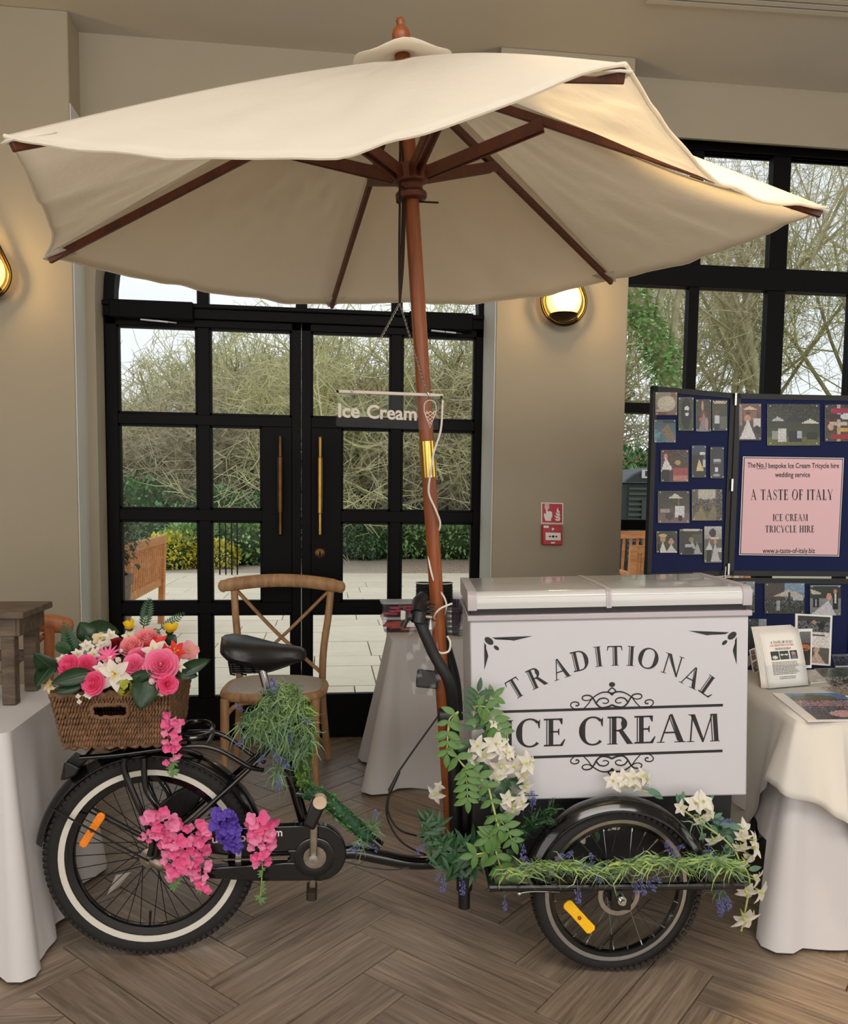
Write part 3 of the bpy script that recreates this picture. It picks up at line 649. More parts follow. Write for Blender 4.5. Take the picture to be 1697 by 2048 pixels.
def reflector(p0, p1, ax, rm, m_, wd=.026):
    p0, p1 = V(p0), V(p1); q = MB(); d = (p1-p0).normalized(); ax = V(ax); t = d.cross(ax)
    k = 12; poly = []
    L = (p1-p0).length; prof = [(0, .55), (.06, 1), (.3, .95), (.7, .95), (.94, 1), (1, .55)]
    poly = [p0+d*L*a+t*wd/2*b for a, b in prof]+[p0+d*L*a-t*wd/2*b for a, b in reversed(prof)]
    q.prism(poly, ax*.010); o = q.obj('reflector', m_, rm, bevel=.002)
    q = MB(); q.ell((p0+p1)/2-ax*.002, .006, 10, 6); q.obj('reflector_screw', mat('reflector_screw', (170, 90, 50), .4, .6), rm)
AXR = V((0, 1, 0))
_, rmr, _, _ = wheel('rear', HR, AXR, .3275, .058, (.262, .236), 36, M_spokeb, .032, (.262, .280), label='large rear tyre with pale sidewall stripe')
yr = HR.y-.02
reflector(at(205, 1628, Y=yr), at(163, 1694, Y=yr), (0, 1, 0), rmr, M_amber)
# front box and wheels stand turned slightly to the camera
FY = radians(-6.66); FU = V((cos(FY), sin(FY), 0)); FN = V((-sin(FY), cos(FY), 0))
HF = V((.897, 2.31, .262)); HF2 = HF+FN*.60
_, rmf, _, _ = wheel('front', HF, FN, .262, .048, (.228, .200), 28, M_spoke, .036, None, label='near front tyre beneath the freezer')
wheel('front', HF2, FN, .262, .048, (.228, .200), 28, M_spoke, .036, None, label='far front tyre behind the freezer')
reflector(atp(1133, 1806, HF-FN*.016, FN), atp(1186, 1864, HF-FN*.016, FN), FN, rmf, M_amber2, .034)

def T(nm, pts, r, mt=M_gloss, par=trike, n=12, k=6, lab=None, sp=True, flat=1.0):
    q = MB(); q.tube(spline(pts, k) if sp and len(pts) > 2 else pts, r, n, flat=flat); return q.obj(nm, mt, par, label=lab)
YR = HR.y
def arcfender(nm, c, ax, R, w, a0, a1, dip=.03, mt=M_gloss):
    q = MB(); ax = V(ax); u = V((1, 0, 0)); u = (u-ax*u.dot(ax)).normalized(); v = V((0, 0, 1)); n = 40; g = []
    for th in (0, .0025):
        for i in range(n+1):
            a = a0+(a1-a0)*i/n; d = u*cos(a)+v*sin(a); row_ = []
            for j in range(9):
                s = -1+2*j/8; row_.append(c+ax*(s*w/2)+d*(R+th-dip*(abs(s)**2.6)))
            g.append(row_)
    q.sheet(g[:n+1]); q.sheet([list(reversed(r_)) for r_ in g[n+1:]])
    # rolled rims
    for s in (-1, 1): q.tube([c+ax*(s*w/2)+(u*cos(a0+(a1-a0)*i/n)+v*sin(a0+(a1-a0)*i/n))*(R-dip) for i in range(n+1)], .0035, 6)
    return q.obj(nm, mt, trike, smooth=50)
arcfender('rear_mudguard', HR, AXR, .352, .078, radians(8), radians(171), .024)
arcfender('front_mudguard', HF, FN, .292, .085, radians(6), radians(172), .03)
arcfender('front_mudguard', HF2, FN, .292, .085, radians(6), radians(172), .03)
# rubber mudflap and tail lamp on the rear mudguard
fl = [at(118, 1590, Y=YR-.03), at(130, 1600, Y=YR-.03), at(96, 1648, Y=YR-.03), at(83, 1648, Y=YR-.03), at(100, 1610, Y=YR-.03)]
q = MB(); q.prism(fl, (0, .06, 0)); q.obj('mudflap', M_satin, trike, bevel=.003)
tl = [at(131, 1522, Y=YR-.05), at(160, 1536, Y=YR-.05), at(150, 1553, Y=YR-.05), at(124, 1563, Y=YR-.05)]
q = MB(); q.prism(tl, (0, .10, 0)); tlo = q.obj('tail_lamp', M_satin, trike, bevel=.006)
q = MB(); q.prism([at(128, 1525, Y=YR-.048), at(132, 1526, Y=YR-.048), at(127, 1560, Y=YR-.048), at(121, 1560, Y=YR-.048)], (0, .096, 0)); q.obj('lamp_lens', mat('dark_lens', (22, 10, 10), .2), tlo)
# mudguard stays
for yo in (-.045, .045):
    T('mudguard_stay', [at(112, 1605, Y=YR)+V((0, yo, 0)), HR+V((0, yo*1.3, 0))], .0035, M_satin, n=6)
T('mudguard_stay', [at(168, 1606, Y=YR+.03), at(290, 1672, Y=YR+.05)], .0035, M_satin, n=6)
# rear carrier: two side rails, cross bars, legs to the axle
def R3(x, y, yo): return at(x, y, Y=YR)+V((0, yo, 0))
for yo in (-.075, .075):
    T('carrier_rail', [R3(175, 1500, yo), R3(250, 1494, yo), R3(380, 1478, yo), R3(440, 1484, yo), R3(500, 1520, yo*.8), R3(528, 1532, yo*.5)], .008)
    T('carrier_leg', [R3(262, 1500, yo), R3(264, 1535, yo), R3(312, 1650, yo), R3(310, 1690, yo)], .010)
    T('carrier_leg', [R3(299, 1500, yo), R3(303, 1560, yo), R3(331, 1612, yo), R3(322, 1690, yo)], .010)
for x, y in ((185, 1499), (260, 1493), (340, 1484), (420, 1480)): T('carrier_cross_bar', [R3(x, y, -.075), R3(x, y, .075)], .007)
# black hoop behind the basket
hc = at(390, 1459, Y=YR+.0); q = MB()
q.tube([hc+V((.055*cos(a), .075*sin(a), .006*sin(a))) for a in [2*pi*i/32 for i in range(32)]], .0075, 10, closed=True); q.obj('carrier_hoop', M_gloss, trike)
T('hoop_stem', [hc+V((0, -.07, -.003)), hc+V((-.01, -.06, -.035)), R3(400, 1480, -.06)], .006)
# frame
T('seat_stay', [R3(560, 1470, -.03), R3(535, 1497, -.04), R3(440, 1583, -.06), R3(312, 1697, -.07)], .0085)
T('seat_stay', [R3(560, 1470, .03), R3(535, 1497, .04), R3(440, 1583, .06), R3(312, 1697, .07)], .0085)
T('chain_stay', [HR+V((.02, .07, 0)), R3(470, 1722, .06), R3(615, 1712, .03)], .010)
T('seat_tube', [R3(536, 1385, 0), R3(568, 1500, 0), R3(628, 1712, 0)], .0185, sp=False)
T('seat_post', [R3(524, 1338, 0), R3(540, 1400, 0)], .0135, M_chrome, sp=False)
T('step_through_tube', [R3(592, 1585, 0), R3(650, 1602, 0), R3(760, 1692, 0)], .019)
T('main_tube', [R3(628, 1712, 0), R3(700, 1703, 0), R3(760, 1716, .01), R3(830, 1733, .03), R3(925, 1737, .06)], .0235)
T('brake_rod', [R3(690, 1716, -.03), R3(745, 1731, -.02), R3(800, 1739, 0), R3(850, 1728, .02), R3(870, 1715, .03)], .0025, M_spoke, n=6)
q = MB(); q.lathe([(0, -.05), (.024, -.05), (.024, .05), (0, .05)], R3(626, 1714, 0), (0, 1, 0), 20); q.obj('bottom_bracket', M_gloss, trike)
# chain case with open slot, lettering
yc = YR-.062
cp = lambda x, y: at(x, y, Y=yc)
def arc(cx, cy, r, a0, a1, n): return [cp(cx+r*cos(radians(a0+(a1-a0)*i/n)), cy-r*sin(radians(a0+(a1-a0)*i/n))) for i in range(n+1)]
q = MB(); th = (0, .03, 0)
outer_top = [(328, 1668), (360, 1660), (450, 1657), (520, 1655), (600, 1651)]
# upper arm, lower arm, front disc
q.prism([cp(x, y) for x, y in ((330, 1672), (400, 1661), (500, 1655), (640, 1650), (640, 1700), (572, 1701), (470, 1703), (350, 1710))][::-1], th)
q.prism([cp(x, y) for x, y in ((330, 1742), (470, 1733), (572, 1726), (640, 1726), (640, 1762), (520, 1763), (400, 1757))][::-1], th)
q.prism([cp(x, y) for x, y in ((572, 1701), (640, 1700), (640, 1727), (572, 1726), (579, 1720), (581, 1713), (579, 1707))][::-1], th)
q.prism(arc(637, 1707, 56, 100, -100, 28)[::-1], th)
cc = q.obj('chain_case', M_gloss, trike, bevel=.004)
q = MB(); ring = []
q.lathe([(.034, 0), (.062, 0), (.064, -.004), (.058, -.006), (.036, -.003)], cp(629, 1714), (0, 1, 0), 40, closed_prof=True); q.obj('case_ring', M_gloss, cc)
q = MB(); q.lathe([(0, -.004), (.036, -.004), (.036, 0), (0, 0)], cp(630, 1714), (0, 1, 0), 32); q.obj('chainring', M_worn, cc)
q = MB(); q.tube([cp(385, 1705)+V((0, .015, 0)), cp(575, 1702)+V((0, .015, 0))], .003, 6); q.tube([cp(385, 1724)+V((0, .015, 0)), cp(575, 1722)+V((0, .015, 0))], .003, 6); q.obj('chain', M_worn, cc)
q = MB()
for s, x0, x1, yb, yt in (('w', 382, 397, 1687, 1677), ('us', 424, 447, 1686, 1675), ('on', 478, 505, 1683, 1671), ('om', 537, 565, 1673, 1662)):
    text_on(q, s, x0, x1, -yb, -yt+5, lambda x, y: at(x, -y, Y=yc-.0025), slope=.03, bold=.02)
q.obj('lettering', mat('white_vinyl', (226, 226, 222), .4), cc, smooth=0, label='white letters on the chain case')
# rear hub gear, dark brake cover seen through the wheel
q = MB(); q.ell(at(318, 1726, Y=YR-.06), (.034, .02, .02), 16, 10, Matrix.Rotation(.5, 3, 'Y')); q.obj('hub_cap', M_worn, trike)
q = MB(); q.prism([at(x, y, Y=YR+.05) for x, y in ((288, 1650), (298, 1628), (330, 1600), (350, 1585), (385, 1567), (400, 1570), (404, 1592), (395, 1610), (360, 1640), (330, 1660))], (0, .02, 0)); q.obj('dress_guard', M_satin, trike, bevel=.006)
q = MB(); q.prism([at(x, y, Y=YR+.06) for x, y in ((415, 1632), (452, 1606), (455, 1618), (438, 1634), (424, 1632))], (0, .01, 0)); q.obj('brake_arm', M_satin, trike)
# cranks and pedals
bb = at(627, 1714, Y=YR-.085)
q = MB(); q.bar(bb+V((0, -.004, -.012)), at(629, 1598, Y=YR-.095), .024, .012, up=(0, 1, 0)); ck = q.obj('crank', M_worn, trike, bevel=.004)
q = MB(); q.lathe([(0, 0), (.013, 0), (.013, -.008), (0, -.009)], bb+V((0, -.009, 0)), (0, 1, 0), 18); q.obj('crank_bolt', M_chrome, ck)
q = MB(); q.hexa([at(x, y, Y=Y_) for Y_ in (YR-.20, YR-.10) for x, y in ((606, 1650), (628, 1662), (654, 1606), (628, 1590))]); pd = q.obj('pedal', M_satin, ck, bevel=.008)
q = MB(); q.prism([at(640+14*cos(a), 1606+13*sin(a), Y=YR-.205) for a in [2*pi*i/14 for i in range(14)]], (0, .03, 0)); q.obj('pedal_end', mat('pale_wood_end', (196, 172, 146), .6, var=(20, .2)), pd)
bb2 = at(627, 1714, Y=YR+.07)
q = MB(); q.bar(bb2, at(625, 1775, Y=YR+.08), .022, .012, up=(0, 1, 0)); ck2 = q.obj('crank', M_worn, trike, bevel=.004)
q = MB(); c_ = at(624, 1782, Y=YR+.13); q.box(c_, (.026, .09, .03)); 
for i in range(4):
    q.box(c_+V((-.015, -.03+i*.02, 0)), (.006, .008, .034)); q.box(c_+V((.015, -.03+i*.02, 0)), (.006, .008, .034))
q.obj('pedal', mat('pedal_rubber', (60, 50, 40), .8, var=(30, .3)), ck2, bevel=.003)
# saddle
sg = []
Ys = 2.575
prof = [(443, 1274, 1300, .0), (447, 1272, 1306, .085), (462, 1271, 1318, .115), (490, 1274, 1328, .118), (515, 1279, 1336, .098), (535, 1283, 1338, .075), (560, 1288, 1333, .055), (585, 1291, 1326, .045), (603, 1294, 1322, .038), (611, 1299, 1318, .022), (613, 1306, 1310, .004)]
for x, yt, yb, hw in prof:
    a, b = at(x, yt, Y=Ys), at(x, yb, Y=Ys); cx_, zt, zb = a.x, a.z, b.z; h = zt-zb; r_ = []
    for i in range(16):
        t = 2*pi*i/16; cs, sn = cos(t), sin(t)
        yy = hw*(abs(cs)**.7)*(1 if cs > 0 else -1); zz = (h*.5*(abs(sn)**.62))*(1 if sn > 0 else -1)
        r_.append(V((cx_, Ys+yy*(1 if sn > -.3 else .86), (zt+zb)/2+zz-(.010*abs(cs)**2 if sn > 0 else 0))))
    sg.append(r_)
q = MB(); q.sheet(sg, wrap=True); q.add(sg[0], [tuple(range(16))]); q.add(sg[-1], [tuple(range(15, -1, -1))])
sd = q.obj('saddle', mat('saddle_vinyl', (17, 17, 18), .38, bump=(160, .0008, .5)), trike, smooth=60)
for yo in (-.06, .06):
    for x in (470, 492):
        b = at(x, 1322, Y=Ys+yo); h = at(x+4, 1347, Y=Ys+yo)
        q = MB(); q.tube([b.lerp(h, t/40)+V((.021*cos(t*.9), .021*sin(t*.9), 0)) for t in range(41)], .003, 6); q.obj('saddle_spring', M_satin, sd)
T('saddle_rail', [at(470, 1322, Y=Ys-.05), at(520, 1345, Y=Ys-.03), at(590, 1325, Y=Ys)], .004, M_satin, sd)
T('saddle_rail', [at(470, 1322, Y=Ys+.05), at(520, 1345, Y=Ys+.03), at(590, 1325, Y=Ys)], .004, M_satin, sd)
q = MB(); q.hexa([at(x, y, Y=Y_) for Y_ in (Ys-.035, Ys+.035) for x, y in ((505, 1348), (537, 1342), (533, 1318), (503, 1318))]); q.obj('saddle_clamp', M_satin, sd, bevel=.006)
# steering head, front frame under the box
yh = 2.56
T('steering_head', [at(930, 1500, Y=yh), at(932, 1735, Y=yh)], .032, M_satin, sp=False, n=18)
T('steering_column', [at(906, 1430, Y=2.50), at(912, 1700, Y=2.53)], .020, M_satin, sp=False)
T('steering_pivot', [at(929, 1700, Y=2.49), at(929, 1778, Y=2.49)], .026, M_satin, sp=False, n=18)
T('pivot_foot', [at(929, 1776, Y=2.49), at(929, 1814, Y=2.49)], .0195, M_satin, sp=False, n=18)
q = MB(); O0 = V((.444, 2.43, 1.096))
def FB(a, b, z): p = V((O0.x, O0.y, 0))+FU*a+FN*b; return V((p.x, p.y, z))
q.hexa([FB(.02, .045, .30), FB(.86, .045, .30), FB(.86, .43, .30), FB(.02, .43, .30), FB(.02, .045, .52), FB(.86, .045, .545), FB(.86, .43, .545), FB(.02, .43, .52)])
q.obj('box_tray', mat('tray_black', (11, 11, 12), .55), trike, bevel=.006)
for bs in (.10, .38): T('axle_beam', [FB(.40, bs, .262), FB(.50, bs, .30)], .012, M_satin, sp=False)
yo = -.185
for b0 in (HF-FN*.065, HF2+FN*.065):
    T('wheel_guard_bar', [b0-FU*.40+V((0, 0, .03)), b0+FU*.37+V((0, 0, .045))], .0115, M_gloss, sp=False, n=10)
    T('guard_bracket', [b0-FU*.39+V((0, 0, .03)), b0-FU*.40+FN*(.12 if b0.y < 2.5 else -.12)+V((0, 0, .06))], .012, M_gloss, sp=False)
    T('guard_bracket', [b0+FU*.36+V((0, 0, .045)), b0+FU*.37+FN*(.12 if b0.y < 2.5 else -.12)+V((0, 0, .075))], .012, M_gloss, sp=False)
    q = MB(); q.hexa([b0+FU*a+FN*c+V((0, 0, z)) for z in (-.035, .04) for a, c in ((-.03, -.004), (.03, -.004), (.03, .004), (-.03, .004))]); q.obj('axle_plate', M_gloss, trike, bevel=.002)
    q = MB(); q.lathe([(0, -.03), (.008, -.03), (.009, -.016), (.014, -.016), (.014, -.006), (0, -.006)], b0, FN if b0.y < 2.5 else -FN, 12); q.obj('axle_nut', M_chrome, trike)
T('front_axle', [HF-FN*.02, HF2+FN*.02], .012, M_satin, sp=False)
q = MB(); q.lathe([(.052, -.002), (.066, -.002), (.066, .002), (.052, .002)], HF-FN*.04, FN, 36, closed_prof=True); q.obj('brake_disc', M_alu, trike)
# brake lever arm by the near front wheel
T('brake_lever', [atp(1038, 1786, HF-FN*.06, FN), atp(1060, 1782, HF-FN*.06, FN), atp(1095, 1782, HF-FN*.05, FN), atp(1118, 1783, HF-FN*.04, FN)], [.006]*19, M_alu, flat=.7)
q = MB(); q.ell(atp(1039, 1787, HF-FN*.06, FN), .009, 10, 6); q.obj('cable_clamp', M_alu, trike)
q = MB(); q.ell(atp(1100, 1777, HF-FN*.05, FN), (.012, .008, .014), 10, 6); q.obj('lever_pivot', M_worn, trike)
# handlebar loop: near arm rises in front of the parasol pole
yn = 2.42
hb = T('handlebar', [at(906, 1440, Y=2.49), at(904, 1400, Y=2.46), at(896, 1358, Y=yn), at(868, 1308, Y=yn), at(846, 1258, Y=yn), at(838, 1236, Y=yn+.02), at(846, 1216, Y=yn+.10), at(868, 1212, Y=yn+.3), at(880, 1222, Y=2.92), at(885, 1260, Y=3.0), at(912, 1360, Y=3.0), at(918, 1440, Y=2.95)], .0175, M_grip, k=5, n=14)
q = MB(); q.tube([at(834, 1226, Y=yn), at(838, 1203, Y=yn+.03), at(846, 1194, Y=yn+.06)], [.019, .020, .019], 14); q.obj('hand_grip', M_satin, hb)
q = MB(); q.tube([at(836, 1247, Y=yn-.005), at(840, 1222, Y=yn)], .0215, 16); q.obj('lever_clamp', M_satin, hb, bevel=.003)
q = MB(); q.hexa([at(x, y, Y=Y_) for Y_ in (yn-.03, yn+.02) for x, y in ((801, 1240), (811, 1240), (812, 1222), (802, 1220))]); q.obj('switch_box', mat('switch_grey', (170, 168, 160), .5), hb, bevel=.003)
T('switch_lever', [at(800, 1215, Y=yn-.02), at(808, 1217, Y=yn-.02), at(812, 1238, Y=yn-.02), at(806, 1254, Y=yn-.02)], [.004]*6+[.006]*6+[.009]*7, M_satin, hb)
T('switch_arm', [at(812, 1238, Y=yn-.01), at(830, 1238, Y=yn)], .006, M_satin, hb, sp=False)
T('brake_adjuster', [at(850, 1233, Y=yn), at(864, 1235, Y=yn)], .006, M_worn, hb, sp=False)
q = MB(); q.tube([at(862+8*sin(t*.8), 1208+t*1.1, Y=yn+.02) for t in range(24)], .0018, 5); q.obj('cable_coil', M_satin, hb)
T('cable_clip', [at(878, 1433, Y=2.45), at(905, 1433, Y=2.45)], .027, M_satin, trike, sp=False)
# brake cables drooping to the junction and on to the frame
j = at(792, 1560, Y=2.50)
T('brake_cable', [at(880, 1428, Y=2.48), at(835, 1490, Y=2.49), at(800, 1540, Y=2.50), at(796, 1548, Y=2.5)], .0032, M_satin, n=8)
T('cable_junction', [at(799, 1543, Y=2.5), at(780, 1582, Y=2.5)], [.005, .0075], M_satin, sp=False)
T('brake_cable', [at(781, 1580, Y=2.5), at(776, 1620, Y=2.5), at(796, 1657, Y=2.5), at(832, 1671, Y=2.52), at(880, 1680, Y=2.56)], .0032, M_satin, n=8)
T('brake_cable', [at(780, 1580, Y=2.5), at(774, 1630, Y=2.5), at(800, 1680, Y=2.5), at(845, 1707, Y=2.52), at(885, 1715, Y=2.55)], .0032, M_satin, n=8)
# ---------------------------------------------------------------- freezer and its lettering
FR_ROLL = radians(1.83)
fu = V((cos(FY)*cos(FR_ROLL), sin(FY)*cos(FR_ROLL), sin(FR_ROLL))); fn = FN.copy(); fv = fu.cross(fn)*-1
if fv.z < 0: fv = -fv
FW_, FH_, FD_ = .870, .587, .45
M_frz = mat('freezer_white', (198, 196, 200), .32, var=(1.5, .015))
M_lid = mat('lid_gloss_white', (200, 198, 196), .12, coat=.3)
M_trim = mat('freezer_trim_grey', (178, 170, 174), .38)
M_gask = mat('gasket_dark', (40, 36, 40), .6)
def FP(a, b, c): return O0+fu*a+fv*b+fn*c
def fbox(q, a0, a1, b0, b1, c0, c1): return q.hexa([FP(a0, b0, c0), FP(a1, b0, c0), FP(a1, b0, c1), FP(a0, b0, c1), FP(a0, b1, c0), FP(a1, b1, c0), FP(a1, b1, c1), FP(a0, b1, c1)])
fz = thing('ice_cream_freezer', 'white chest freezer lettered TRADITIONAL ICE CREAM mounted on the tricycle', 'freezer', O0-V((0, 0, .59)))
q = MB(); fbox(q, 0, FW_, -FH_, -.012, 0, FD_); body = q.obj('body', M_frz, fz, bevel=.006)
q = MB(); fbox(q, -.008, FW_+.008, -.012, .006, -.008, FD_+.004); q.obj('rim', M_trim, fz, bevel=.003)
q = MB(); fbox(q, .004, FW_-.004, .006, .026, .012, FD_-.01); q.obj('gasket', M_gask, fz)
def lid(a0, a1, nm):
    q = MB(); prof = []
    for i in range(8): t = pi/2*i/7; prof.append((.026+.052*(sin(t)), .006+.034*(1-sin(t)) if False else .0))
    pr = [(.026, -.004), (.055, -.006)]+[(.055+.024*sin(pi/2*i/6), .020-.026*cos(pi/2*i/6)) for i in range(1, 7)]+[(.080, FD_*.5), (.078, FD_), (.03, FD_+.002)]
    g = [[FP(a, b, c) for b, c in pr] for a in (a0, a1)]
    q.sheet(g); q.add(g[0], [tuple(range(len(pr)-1, -1, -1))]); q.add(g[1], [tuple(range(len(pr)))]); q.add([g[0][0], g[0][-1], g[1][-1], g[1][0]], [(0, 3, 2, 1)])
    return q.obj(nm, M_lid, fz, smooth=30)
l1 = lid(.022, .425, 'lid'); l2 = lid(.438, .848, 'lid')
def endcap(a0, a1, lb):
    q = MB(); pr = [(.022, -.008), (.056, -.009)]+[(.056+.026*sin(pi/2*i/6), .018-.027*cos(pi/2*i/6)) for i in range(1, 7)]+[(.0835, FD_*.5), (.081, FD_+.002), (.026, FD_+.004)]
    g = [[FP(a, b, c) for b, c in pr] for a in (a0, a1)]
    q.sheet(g); q.add(g[0], [tuple(range(len(pr)-1, -1, -1))]); q.add(g[1], [tuple(range(len(pr)))]); q.obj('lid_end_cap', M_trim, fz, smooth=30, bevel=.002)
endcap(-.006, .022, ''); endcap(.848, .876, ''); endcap(.4245, .4315, ''); endcap(.4320, .4395, '')
# lettering (vinyl a hair proud of the face)
M_vin = mat('black_vinyl', (16, 15, 17), .45)
def FF(x, y, d=.0009): return atp(x, y, O0-fn*d, fn)
def serif_glyph(ch, inline=True):
    """capital with bracketed serifs in a box of height 1: (list of polygons, width)"""
    P = []
    def rect(x0, y0, x1, y1): P.append([(x0, y0), (x1, y0), (x1, y1), (x0, y1)])
    def para(xb, xt, w, y0=0., y1=1.): P.append([(xb, y0), (xb+w, y0), (xt+w, y1), (xt, y1)])
    def stem(x, w, y0=0., y1=1., xt=None):
        xt = x if xt is None else xt
        if inline: para(x-.01, xt-.01, w*.16, y0, y1); para(x+w*.30, xt+w*.30, w*.70, y0, y1)
        else: para(x, xt, w, y0, y1)
    def serif(xa, xb, y, up):  # foot or head serif from xa to xb
        s = 1 if up else -1; P.append([(xa, y), (xb, y), (xb-.02, y+s*.03), (xa+.02, y+s*.03)] if up else [(xa+.02, y-.03), (xb-.02, y-.03), (xb, y), (xa, y)])
    def ring(cx, cy, rx, ry, a0, a1, tmax, tmin, n=28, tilt=0.0, inner=True):
        out = []; inn = []
        for i in range(n+1):
            a = radians(a0+(a1-a0)*i/n); t = tmin+(tmax-tmin)*abs(cos(a-tilt))**1.6
            out.append((cx+rx*cos(a), cy+ry*sin(a))); inn.append((cx+(rx-t)*cos(a), cy+(ry-min(t, ry*.5)*.75)*sin(a) if False else cy+(ry-tmin-(t-tmin)*.35)*sin(a)))
        for i in range(n): P.append([out[i], out[i+1], inn[i+1], inn[i]])
    W = .215; th = .06
    if ch == 'I': stem(.14, W); serif(.03, .42, 0, True); serif(.03, .42, 1, False); w = .45
    elif ch == 'T':
        stem(.33, W); serif(.22, .62, 0, True); rect(.06, 1-th, .78, 1); P.append([(.02, .76), (.06, .77), (.12, .97), (.06, 1)]); P.append([(.82, .76), (.78, .77), (.72, .97), (.78, 1)]); w = .84
    elif ch == 'R':
        stem(.12, W); serif(.02, .38, 0, True); rect(.04, 1-th, .45, 1); rect(.25, .46, .45, .46+th); ring(.42, .735, .27, .265, 90, -90, W*.95, th)
        P.append([(.40, .48), (.55, .50), (.86, .03), (.92, 0), (.68, 0)]); w = .90
    elif ch == 'A':
        para(.10, .43, .055); P.append([(.36, 1.02), (.50, 1.02), (.88, 0), (.70, 0), (.42, .82)]) if not inline else (P.append([(.45, 1.02), (.53, 1.02), (.91, 0), (.735, 0)]), P.append([(.40, .97), (.43, .97), (.73, .06), (.69, .06)]))
        rect(.22, .33, .66, .33+th); serif(0, .28, 0, True); serif(.58, .98, 0, True); w = .98
    elif ch == 'D':
        stem(.12, W); rect(.03, 1-th, .45, 1); rect(.03, 0, .45, th); ring(.42, .5, .46, .5, 90, -90, W, th); w = .93
    elif ch == 'O':
        ring(.48, .5, .46, .52, 0, 360, W*.95, th, 44, -.25)
        if inline: ring(.455, .5, .375, .44, 130, 230, .025, .012, 14)
        w = .98
    elif ch == 'N':
        para(.14, .14, .055); para(.74, .74, .055)
        P.append([(.08, 1), (.26, 1), (.80, -.02), (.74, -.02)]) if not inline else (P.append([(.14, 1), (.29, 1), (.82, -.02), (.74, -.02)]), P.append([(.08, 1), (.105, 1), (.72, .06), (.70, .06)]))
        serif(.03, .30, 0, True); serif(.64, .90, 1, False); serif(.0, .2, 1, False); w = .92
    elif ch == 'L':
        stem(.12, W); serif(.02, .38, 1, False); rect(.03, 0, .62, th); P.append([(.62, 0), (.70, .24), (.665, .25), (.54, .04)]); w = .72
    elif ch == 'C':
        ring(.50, .5, .47, .52, 48, 312, W, th, 36)
        if inline: ring(.475, .5, .385, .44, 125, 235, .025, .012, 14)
        P.append([(.80, .66), (.84, .66), (.85, .98), (.80, .92), (.75, .88)]); w = .90
    elif ch == 'E':
        stem(.12, W); rect(.03, 1-th, .60, 1); rect(.03, 0, .64, th); rect(.25, .49, .52, .49+th); P.append([(.60, .78), (.635, .78), (.64, 1), (.5, 1)]); P.append([(.64, .0), (.73, .24), (.695, .25), (.54, .03)]); P.append([(.50, .40), (.535, .40), (.535, .63), (.50, .63), (.48, .515)]); w = .75
    elif ch == 'M':
        para(.10, .17, .05); stem(.86, W, 0, 1, .80)
        P.append([(.12, 1), (.28, 1), (.58, .06), (.52, -.02)]); para(.52, .83, .045, -.02, 1.0)
        serif(.0, .26, 0, True); serif(.78, 1.12, 0, True); serif(.05, .22, 1, False); serif(.86, 1.03, 1, False); w = 1.14
    elif ch == 'S':
        pts = [(.58, .80), (.46, .96), (.28, .97), (.15, .86), (.14, .72), (.26, .58), (.44, .47), (.56, .34), (.55, .16), (.40, .03), (.22, .04), (.08, .20)]
        ws = [.04, .04, .05, .08, .12, .15, .15, .12, .09, .05, .04, .04]
        for (a, b), (c, d), u, v in zip(pts[:-1], pts[1:], ws[:-1], ws[1:]):
            L = hypot(c-a, d-b); nx, ny = -(d-b)/L, (c-a)/L; P.append([(a+nx*u/2, b+ny*u/2), (a-nx*u/2, b-ny*u/2), (c-nx*v/2, d-ny*v/2), (c+nx*v/2, d+ny*v/2)])
        P.append([(.57, .74), (.62, .74), (.62, 1), (.57, .95)]); P.append([(.05, 0), (.10, .05), (.10, .27), (.05, .27)]); w = .70
    elif ch == 'F':
        stem(.12, W); rect(.03, 1-th, .60, 1); serif(.02, .40, 0, True); rect(.25, .47, .50, .47+th); P.append([(.58, .76), (.62, .76), (.63, 1), (.5, 1)]); P.append([(.48, .38), (.52, .38), (.52, .62), (.48, .62)]); w = .68
    elif ch == 'Y':
        stem(.36, W, 0, .45); serif(.25, .64, 0, True); P.append([(.04, 1), (.22, 1), (.50, .42), (.38, .42)]); para(.46, .74, .05, .42, 1); serif(.0, .28, 1, False); serif(.66, .90, 1, False); w = .88
    elif ch == 'H':
        stem(.12, W); stem(.68, W); rect(.25, .48, .72, .48+th)
        for x in (.02, .58): serif(x, x+.38, 0, True); serif(x, x+.38, 1, False)
        w = .98
    else: w = .4
    return P, w
def glyph_to(q, ch, M2, inline=True):
    P, w = serif_glyph(ch, inline)
    for pl in P: q.add([M2(x, y, w) for x, y in pl], [tuple(range(len(pl)))])
def crop(x, y): return 940+x/3.0304, 1240+y/3.0304
for ch, cx_, cy_, ang, h, kx in (('T', 276, 414, 31, 122, .90), ('R', 404, 349, 24, 122, .98), ('A', 547, 296, 18.5, 122, .93), ('D', 670, 246, 13, 122, .98), ('I', 778, 222, 6.5, 122, 1.0),
                                 ('T', 880, 217, 1.5, 120, 1.0), ('I', 976, 218, -3.5, 120, 1.0), ('O', 1085, 233, -8, 124, 1.08), ('N', 1230, 272, -17, 124, 1.08), ('A', 1347, 345, -27, 122, .98), ('L', 1453, 402, -35, 122, 1.05)):
    q = MB(); a = radians(ang); ca, sa = cos(a), sin(a)
    def M2(x, y, w):
        u, v = (x-w/2)*h*kx, (y-.5)*h
        return FF(*crop(cx_+u*ca-v*sa, cy_-(u*sa+v*ca)))
    glyph_to(q, ch, M2); q.obj('letter', M_vin, body, smooth=0)
